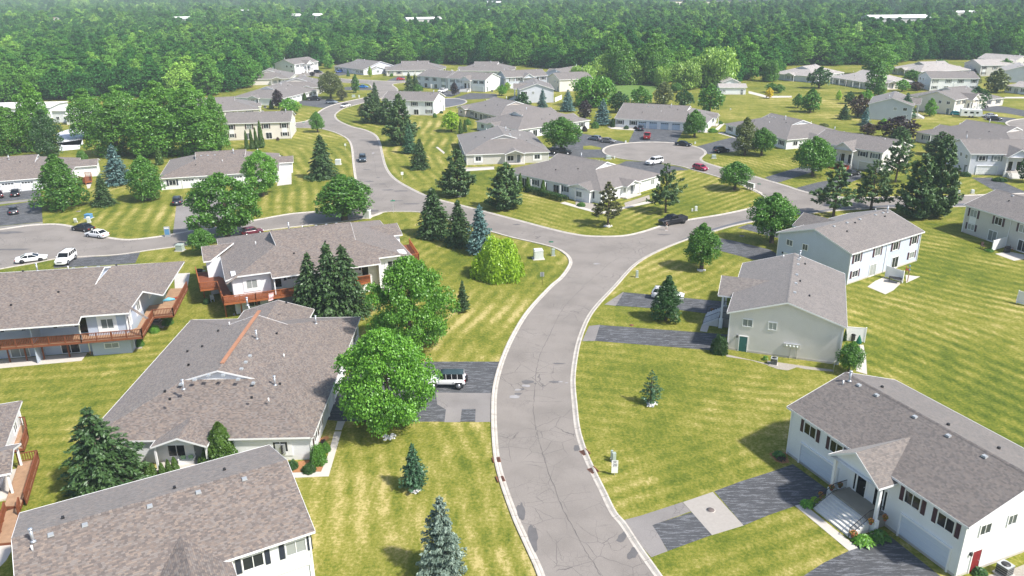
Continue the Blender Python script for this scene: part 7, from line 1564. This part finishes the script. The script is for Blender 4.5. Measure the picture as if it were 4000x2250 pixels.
# air conditioners
def aircon(p, w_, h, label, rz=0.0):
    r_ = empty('air_conditioner', (p.x, p.y, 0), rz, label, 'air conditioner'); b_ = MB(); b_.box((0, 0, .04), (w_*1.3, w_*1.3, .08)); b_.build('pad', m_concrete, r_)
    b_ = MB(); b_.box((0, 0, .08+h/2), (w_, w_, h)); b_.build('coil', m_dark, r_); b_ = MB(); b_.box((0, 0, .08+h+.03), (w_*1.04, w_*1.04, .07)); o_ = b_.build('lid', m_grey, r_)
    b_ = MB(); b_.tube([(0, 0, .08+h+.067), (0, 0, .08+h+.085)], w_*.38, 20); b_.build('fan_grille', m_dark, o_)
    b_ = MB()
    for i in range(4):
        for s in (-1, 1): b_.box((0, s*w_*.505, .16+h*.25*i), (w_*1.01, .01, .03)); b_.box((s*w_*.505, 0, .16+h*.25*i), (.01, w_*1.01, .03))
    b_.build('louvre', m_grey, r_)
aircon(Q(34, 57, 780), .75, .75, 'black air conditioner against the gable of the grey duplex', -.4)
aircon(Q(44, 2370, 1420), .9, .8, 'air conditioner at the gable of the white duplex, bottom right corner', -1.1)
aircon(Q(41, 1595, 270), .75, .6, 'air conditioner left of the white porch post')
aircon(Q(12, 2375, 925), .8, .7, 'air conditioner at the gable of the porch duplex')
aircon(Q(12, 92, 1085), .8, .7, 'air conditioner below the purple tree, upper left'); aircon(Q(31, 1580, 355), .8, .3, 'low white unit lid in the flower bed by the brown deck')
# privacy fences
def fence(A, B, h, label, mat=m_white):
    r_ = empty('privacy_fence', (A.x, A.y, 0), math.atan2((B-A).y, (B-A).x), label, 'fence'); L_ = (Vector((B.x, B.y, 0))-Vector((A.x, A.y, 0))).length
    b_ = MB(); k = max(2, int(L_/.16))
    for i in range(k): b_.box((L_*(i+.5)/k, 0, h*.5+.03), (L_/k*.96, .03, h-.1))
    b_.build('panel', mat, r_)
    for z in (.15, h): b_ = MB(); b_.box((L_/2, 0, z), (L_, .07, .09)); b_.build('rail', mat, r_)
    for x in (0, L_): b_ = MB(); b_.box((x, 0, h/2+.05), (.13, .13, h+.15)); b_.build('post', mat, r_)
A_, B_ = Q(34, 775, 545), Q(34, 968, 560); fence(A_, B_, 2.0, 'white privacy fence behind the green closed umbrella')
A_, B_ = Q(24, 1178, 1345), Q(24, 1350, 1405); fence(A_, B_, 1.9, 'white privacy fence on the patio of the pale blue duplex')
A_, B_ = Q(24, 2250, 1085), Q(24, 2385, 1045); fence(A_, B_, 1.9, 'white privacy fence on the patio of the light grey duplex')
A_, B_ = Q(12, 1762, 892), Q(12, 1798, 890); fence(A_, B_, 2.0, 'small white fence panel at the wall left of the porch duplex')
A_, B_ = Q(34, 2500, 165), Q(34, 2620, 200); fence(A_, B_, 1.9, 'white fence panel at the right picture edge')
A_, B_ = Q(13, 432, 1030), Q(13, 500, 1000); fence(A_, B_, 1.8, 'white fence panel right of the pale blue gable')
# railing stair on the front of the grey duplex is part of it; green umbrella, grill, tables
p = Q(34, 905, 605); hh = zat(q(34, 920, 485), p); r_ = empty('patio_umbrella', (p.x, p.y, 0), 0, 'closed dark green patio umbrella beside the white fence', 'umbrella')
b_ = MB(); b_.tube([(0, 0, 0), (0, 0, hh)], .03, 6); b_.build('pole', m_white, r_)
b_ = MB(); b_.tube([(0, 0, hh*.30), (.02, 0, hh*.4), (0, 0, hh*.75), (0, 0, hh)], [.34, .38, .2, .03], 10); b_.build('canopy', m_green, r_); b_ = MB(); b_.tube([(0, 0, 0), (0, 0, .08)], .28, 12); b_.build('base', m_dark, r_)
def grill(p, label, rz=0):
    r_ = empty('gas_grill', (p.x, p.y, .03), rz, label, 'grill'); b_ = MB(); b_.box((0, 0, .42), (.9, .5, .7)); b_.build('cart', m_dark, r_); b_ = MB(); b_.tube([(-.42, 0, .82), (-.35, 0, .9), (.35, 0, .9), (.42, 0, .82)], [.2, .27, .27, .2], 10); b_.build('hood', m_black, r_); b_ = MB(); b_.box((.66, 0, .8), (.4, .45, .04)); b_.build('side_shelf', m_grey, r_)
grill(Q(34, 862, 545), 'black gas grill behind the closed umbrella'); grill(Q(24, 2400, 1100), 'black grill on the patio of the light grey duplex'); grill(Q(21, 2018, 1330), 'black grill on the left part of the orange deck'); bpy.data.objects[-1] if False else None
def table(p, w_, d_, label, mat=m_dark, h=.72, rz=0, z=.03):
    r_ = empty('patio_table', (p.x, p.y, z), rz, label, 'table'); b_ = MB(); b_.box((0, 0, h), (w_, d_, .05)); b_.build('table_top', mat, r_)
    for sx in (-1, 1):
        for sy in (-1, 1): b_ = MB(); b_.box((sx*w_*.43, sy*d_*.4, h/2), (.06, .06, h)); b_.build('leg', mat, r_)
table(Q(24, 1275, 1400), 1.9, 1.1, 'black patio table below the white fence of the pale blue duplex', rz=-.5)
def chair(p, label, mat, rz=0, z=.03, s=1.0):
    r_ = empty('garden_chair', (p.x, p.y, z), rz, label, 'chair'); r_.scale = (s, s, s); b_ = MB(); b_.box((0, 0, .42), (.5, .5, .05)); b_.build('seat', mat, r_); b_ = MB(); b_.box((0, .25, .72), (.5, .05, .6)); b_.build('backrest', mat, r_)
    for sx in (-1, 1):
        for sy in (-1, 1): b_ = MB(); b_.box((sx*.22, sy*.22, .2), (.05, .05, .4)); b_.build('leg', mat, r_)
        b_ = MB(); b_.box((sx*.25, 0, .62), (.06, .5, .05)); b_.build('armrest', mat, r_)
chair(Q(41, 1785, 255), 'white chair left of the white wicker seat', m_white, .6, .2); chair(Q(22, 245, 300), 'black chair on the round patio left of the street', m_dark, .4); chair(Q(24, 1400, 1300), 'red brown chair behind the white fence', m_brick, 1)
chair(Q(23, 425, 530), 'dark round backed chair on the porch of the dutch gable house', m_dark, .4); chair(Q(24, 2445, 1085), 'red chair beside the black grill', m_brick, 1.0); chair(Q(24, 2160, 1060), 'dark wooden stack beside the wall of the light grey duplex', m_brown, .2, s=1.1); chair(Q(31, 2140, 150), 'pale folding chair under the orange deck', m_pale, .5)
# white wicker loveseat
p = Q(41, 1890, 312); r_ = empty('wicker_loveseat', (p.x, p.y, .05), .12, 'white wicker loveseat with green leaf cushions on the porch', 'sofa')
b_ = MB(); b_.box((0, 0, .25), (1.5, .7, .42)); b_.build('seat', m_white, r_)
b_ = MB(); pts = [(1.5/2*math.cos(a_), .33+.05*math.sin(a_), .45+.62*math.sin(a_)) for a_ in [math.pi*i/12 for i in range(13)]]; vs = pts+[(x, y+.09, z) for x, y, z in pts]; b_.add(vs, [tuple(range(13)), tuple(range(13, 26))[::-1]]+[(i, 13+i, 14+i, i+1) for i in range(12)]); b_.build('backrest', m_white, r_)
for s in (-1, 1): b_ = MB(); b_.tube([(s*.74, -.32, .6), (s*.8, 0, .68), (s*.74, .32, .7)], .09, 8); b_.build('armrest', m_white, r_)
for s in (-1, 1): b_ = MB(); b_.box((s*.36, .12, .62), (.42, .14, .4)); b_.build('cushion', plain('leaf_cushion', (.35, .55, .30), .8, .2, var=.5, scale=8), r_)
# flag on the orange deck
p = Q(32, 165, 120, 2.8); r_ = empty('flag', (p.x, p.y, 2.9), .5, 'red and white striped flag hanging from the orange deck', 'flag'); b_ = MB(); b_.bar((0, 0, 0), (-.6, -1.0, 1.1), .04); b_.build('pole', m_white, r_)
m, t = nodes('striped_cloth'); n = N(t); s_ = n.n('SeparateXYZ'); n.l(opos(n), s_.inputs[0]); c = n.mix(n.math('GREATER_THAN', n.math('FRACT', n.math('MULTIPLY', s_.outputs[0], 9)), .5), (.65, .08, .08), (.8, .8, .8)); n.bsdf(c, .8, .2)
b_ = MB(); P0 = [(-.6-.02*i, -1.0+.07*math.sin(i*1.3), 1.1-.16*i) for i in range(8)]; vs = P0+[(x+.75, y+.45, z-.05) for x, y, z in P0]; b_.add(vs, [(i, i+1, 9+i, 8+i) for i in range(7)]); o_ = b_.build('cloth', m, r_); sd = o_.modifiers.new('thick', 'SOLIDIFY'); sd.thickness = .01
# flower pots on the near porch stair (house local coordinates)
bpy.context.view_layer.update()
def hw_(h, x, y, z): return h.root.matrix_basis @ Vector((x, y, z))
m_fl = foliage('pot_flowers', (.35, .03, .05), (.75, .40, .05), trans=.1)
def pot(pt, label, r=.17, h=.28):
    r_ = empty('flower_pot', tuple(pt), 0, label, 'flower pot'); b_ = MB(); b_.tube([(0, 0, 0), (0, 0, h*.9), (0, 0, h)], [r*.7, r, r*1.08], 12); b_.build('pot', m_terra, r_)
    C = sphere(140)*np.array([r*1.3, r*1.3, .17])+np.array([0, 0, h+.1]); me_ = leafmesh('flowers', C, sphere(140), .05, rng.uniform(0, 1, 140)); me_.materials.append(m_fl); o_ = bpy.data.objects.new('flowers', me_); COL.objects.link(o_); o_.parent = r_
    C = sphere(160)*np.array([r*1.2, r*1.2, .13])+np.array([0, 0, h+.03]); me_ = leafmesh('leaves', C, sphere(160), .06, rng.uniform(0, 1, 160)); me_.materials.append(FOL['maple']); o_ = bpy.data.objects.new('leaves', me_); COL.objects.link(o_); o_.parent = r_
pot(hw_(R3, 8.25, -1.5, 1.25), 'flower pot at the top left of the white duplex stair'); pot(hw_(R3, 8.25, -.5, 1.25), 'dark leaved flower pot on the landing beside the porch wall'); pot(hw_(R3, 8.2, -2.6, .75), 'flower pot halfway up the left side of the white duplex stair')
pot(hw_(R3, 13.1, -1.75, 1.05), 'flower pot beside the right porch post of the white duplex'); pot(hw_(R3, 13.4, -.5, 1.25), 'flower pot behind the right porch post'); pot(hw_(R3, 13.0, -3.4, .18), 'large flower pot at the foot of the white duplex stair', .24, .3)
pot(hw_(R2, 8.2, -3.0, .1), 'flower pot at the foot of the grey duplex stair')
def hosta(p, r, h, label, fol='maple', n_=150, leaf=.17):
    ph = rng.uniform(0, 6.283, n_); s = rng.uniform(.1, 1, n_)**.6; C = np.stack([np.cos(ph)*s*r, np.sin(ph)*s*r, h*(1-s*s*.75)+.03], 1); Nn = np.stack([np.cos(ph)*.5*s, np.sin(ph)*.5*s, np.ones(n_)], 1)
    me_ = leafmesh('foliage', C, Nn, leaf, rng.uniform(0, 1, n_), 1.3, .8, np.stack([np.cos(ph), np.sin(ph), -.3*np.ones(n_)], 1)); me_.materials.append(FOL[fol]); o_ = bpy.data.objects.new('leafy_plant', me_); COL.objects.link(o_); o_.location = (p.x, p.y, 0); tag(o_, label, 'plant')
hosta(Q(44, 960, 1110), .85, .6, 'broad leaved hosta at the right foot of the white duplex stair', 'locust', 200); hosta(Q(44, 1120, 1070), .8, .7, 'second darker hosta beside the right garage of the white duplex', 'maple', 200); hosta(Q(44, 400, 735), .6, .45, 'fresh green plant at the left foot of the white duplex stair', 'locust')
hosta(Q(44, 470, 690), .4, .35, 'small yellow flowered plant beside the left stair railing', 'lime', 80, .1); hosta(Q(44, 110, 240), .6, .4, 'green plants in the mulched corner bed of the white duplex', 'maple'); hosta(Q(44, 130, 275), .45, .35, 'red and white flowers in the mulched corner bed', 'redbrown', 90, .09)
hosta(Q(34, -28, 735), .35, .5, 'small plant at the foundation of the grey duplex', 'maple', 80, .1); hosta(Q(23, 690, 625), .8, .5, 'green clump in the stones beside the dutch gable house', 'maple'); hosta(Q(24, 2230, 1085), .7, .35, 'green plant patch before the white fence of the light grey duplex', 'maple'); hosta(Q(44, 2130, 1425), .5, .5, 'dark plant beside the bottom right air conditioner', 'dark')
# satellite dish
p = Q(34, 655, 865); hh = zat(q(34, 660, 755), p); r_ = empty('satellite_dish', (p.x, p.y, 0), .6, 'satellite dish on a post by the leafy bush tree', 'satellite dish'); b_ = MB(); b_.tube([(0, 0, 0), (0, 0, hh)], .03, 6); b_.build('post', m_galv, r_); b_ = MB(); b_.dome((0, 0, 0), .35, .1, 14, 4); o_ = b_.build('dish', m_grey, r_); o_.location = (0, 0, hh); o_.rotation_euler = (2.0, 0, 0)
# bird feeder post, garden hose reel, kayak-like toys on the deck
for k, u, v, tv, lb in ((24, 1403, 1392, 1270, 'wooden post at the patio edge of the pale blue duplex'), (24, 1418, 1290, 1235, 'post with a small blue feeder behind the patio'), (31, 915, 685, 660, 'short splash block pipe below the downspout')):
    p = Q(k, u, v); hh = max(.3, zat(q(k, u, tv), p)); r_ = empty('feeder_post', (p.x, p.y, 0), 0, lb, 'post'); b_ = MB(); b_.box((0, 0, hh/2), (.1, .1, hh)); b_.build('post', m_deck, r_); b_ = MB(); b_.box((0, 0, hh+.08), (.22, .22, .18), taper=.6); b_.build('feeder', m_blue if 'blue' in lb else m_deck, r_)
# downspout with elbow on the blue grey decked house
mb = MB()
for a, b in ((Q(31, 795, 378, 5.3), Q(31, 800, 440, 4.2)), (Q(31, 800, 440, 4.2), Q(31, 828, 548, 2.6)), (Q(31, 828, 548, 2.6), Q(31, 888, 562, 2.2)), (Q(31, 888, 562, 2.2), Q(31, 910, 665, .2))): mb.bar(a, b, .12)
wmesh('downspout', mb, m_white, H33)
mb = MB(); a_ = Q(31, 1700, 140, 2.8); b_ = Q(31, 1760, 125, 2.8); r_ = empty('deck_toy', (a_.x, a_.y, 2.78), .4, 'pale blue toy float lying on the brown deck', 'toy'); mb.tube([(-.8, 0, .12), (0, .1, .18), (.8, 0, .12)], [.1, .32, .1], 8); mb.build('float', plain('sky_blue_vinyl', (.15, .45, .60), .5, .4), r_); mb = MB(); mb.tube([(.5, .3, .1), (1.2, .6, .12)], [.1, .14], 6); mb.build('handle', m_brick, r_)

# ================================================================== person by the black pickup
p = Q(23, 1552, 876); fc = math.atan2(-p.y, -p.x)     # facing the camera
r_ = empty('person', (p.x, p.y, .02), fc+math.pi/2, 'person in dark top and pale shorts, hands raised, standing beside the black pickup', 'person')
def skinmesh(name, verts, edges, radii, mat, parent, root=0, sub=1):
    me_ = bpy.data.meshes.new(name); me_.from_pydata(verts, edges, []); o_ = bpy.data.objects.new(name, me_); COL.objects.link(o_); o_.parent = parent
    sm = o_.modifiers.new('skin', 'SKIN'); sv = me_.skin_vertices[0].data if me_.skin_vertices else None
    if sv is None:
        bm_ = bmesh.new(); bm_.from_mesh(me_); bm_.verts.layers.skin.verify(); bm_.to_mesh(me_); bm_.free(); sv = me_.skin_vertices[0].data
    for i, r in enumerate(radii): sv[i].radius = (r, r) if not isinstance(r, tuple) else r; sv[i].use_root = (i == root)
    sb = o_.modifiers.new('sub', 'SUBSURF'); sb.levels = sb.render_levels = sub; me_.materials.append(mat); return o_
# joints: pelvis, waist, chest, neck, head x2 ; +y is forward after rotation, figure faces -y
J = [(0, 0, .93), (0, 0, 1.1), (0, .01, 1.34), (0, 0, 1.49), (0, -.01, 1.57), (0, -.015, 1.68)]
Ed = [(0, 1), (1, 2), (2, 3), (3, 4), (4, 5)]; Rd = [(.145, .10), (.12, .085), (.15, .095), (.055, .055), (.075, .08), (.078, .09)]
for s in (-1, 1):
    b0 = len(J); J += [(s*.17, 0, 1.42), (s*.24, .03, 1.17), (s*.13, -.24, 1.20), (s*.10, -.29, 1.22)]; Ed += [(2, b0), (b0, b0+1), (b0+1, b0+2), (b0+2, b0+3)]; Rd += [.058, .042, .030, (.035, .018)]
    hb = b0+3
    for i, dx in enumerate((-.03, -.012, .008, .026)):
        f0 = len(J); J += [(s*(.085+dx), -.33, 1.235), (s*(.07+dx), -.345, 1.26-.004*i)]; Ed += [(hb, f0), (f0, f0+1)]; Rd += [.009, .008]
    f0 = len(J); J += [(s*.125, -.29, 1.255), (s*.115, -.30, 1.285)]; Ed += [(hb, f0), (f0, f0+1)]; Rd += [.010, .009]
    b0 = len(J); J += [(s*.10, 0, .86), (s*.115, -.01, .50), (s*.12, .02, .10), (s*.125, -.10, .04)]; Ed += [(0, b0), (b0, b0+1), (b0+1, b0+2), (b0+2, b0+3)]; Rd += [.085, .055, .038, (.04, .03)]
body = skinmesh('body', J, Ed, Rd, m_skin, r_)
skinmesh('shirt', [(0, 0, .98), (0, 0, 1.12), (0, .01, 1.34), (0, 0, 1.46), (-.17, 0, 1.425), (-.225, .02, 1.24), (.17, 0, 1.425), (.225, .02, 1.24)], [(0, 1), (1, 2), (2, 3), (2, 4), (4, 5), (2, 6), (6, 7)], [(.155, .11), (.135, .10), (.165, .11), (.07, .065), .072, .062, .072, .062], plain('dark_shirt', (.04, .035, .04), .9, .1), r_)
skinmesh('shorts', [(0, 0, 1.0), (0, 0, .90), (-.10, 0, .82), (-.12, -.01, .56), (.10, 0, .82), (.12, -.01, .56)], [(0, 1), (1, 2), (2, 3), (1, 4), (4, 5)], [(.15, .11), (.165, .12), .10, .09, .10, .09], plain('pale_shorts', (.65, .62, .56), .9, .1), r_)
b_ = MB(); b_.dome((0, .012, 1.66), .092, .10, 12, 5); b_.build('hair', m_hair, r_)
for s in (-1, 1):
    b_ = MB(); b_.box((s*.125, -.07, .035), (.10, .27, .07), taper=.8); b_.build('shoe', m_white, r_)
    b_ = MB(); b_.box((s*.028, -.098, 1.665), (.018, .008, .010)); b_.build('eye', m_dark, r_); b_ = MB(); b_.box((s*.083, -.01, 1.655), (.02, .035, .05)); b_.build('ear', m_skin, r_)
b_ = MB(); b_.box((0, -.105, 1.64), (.022, .03, .035), taper=.7); b_.build('nose', m_skin, r_); b_ = MB(); b_.box((0, -.094, 1.605), (.045, .01, .010)); b_.build('mouth', m_terra, r_)
r2 = empty('handheld_controller', (0, 0, 0), 0, 'small dark controller held in both hands by the person', 'controller'); r2.location = r_.matrix_basis @ Vector((0, -.33, 1.25)) if False else (Matrix.Translation(r_.location) @ Matrix.Rotation(r_.rotation_euler.z, 4, 'Z')) @ Vector((0, -.32, 1.25)); r2.rotation_euler.z = r_.rotation_euler.z
b_ = MB(); b_.box((0, 0, 0), (.17, .09, .04)); b_.build('case', m_dark, r2); b_ = MB(); b_.tube([(0, .02, .02), (0, .05, .10)], .006, 5); b_.build('antenna', m_dark, r2)
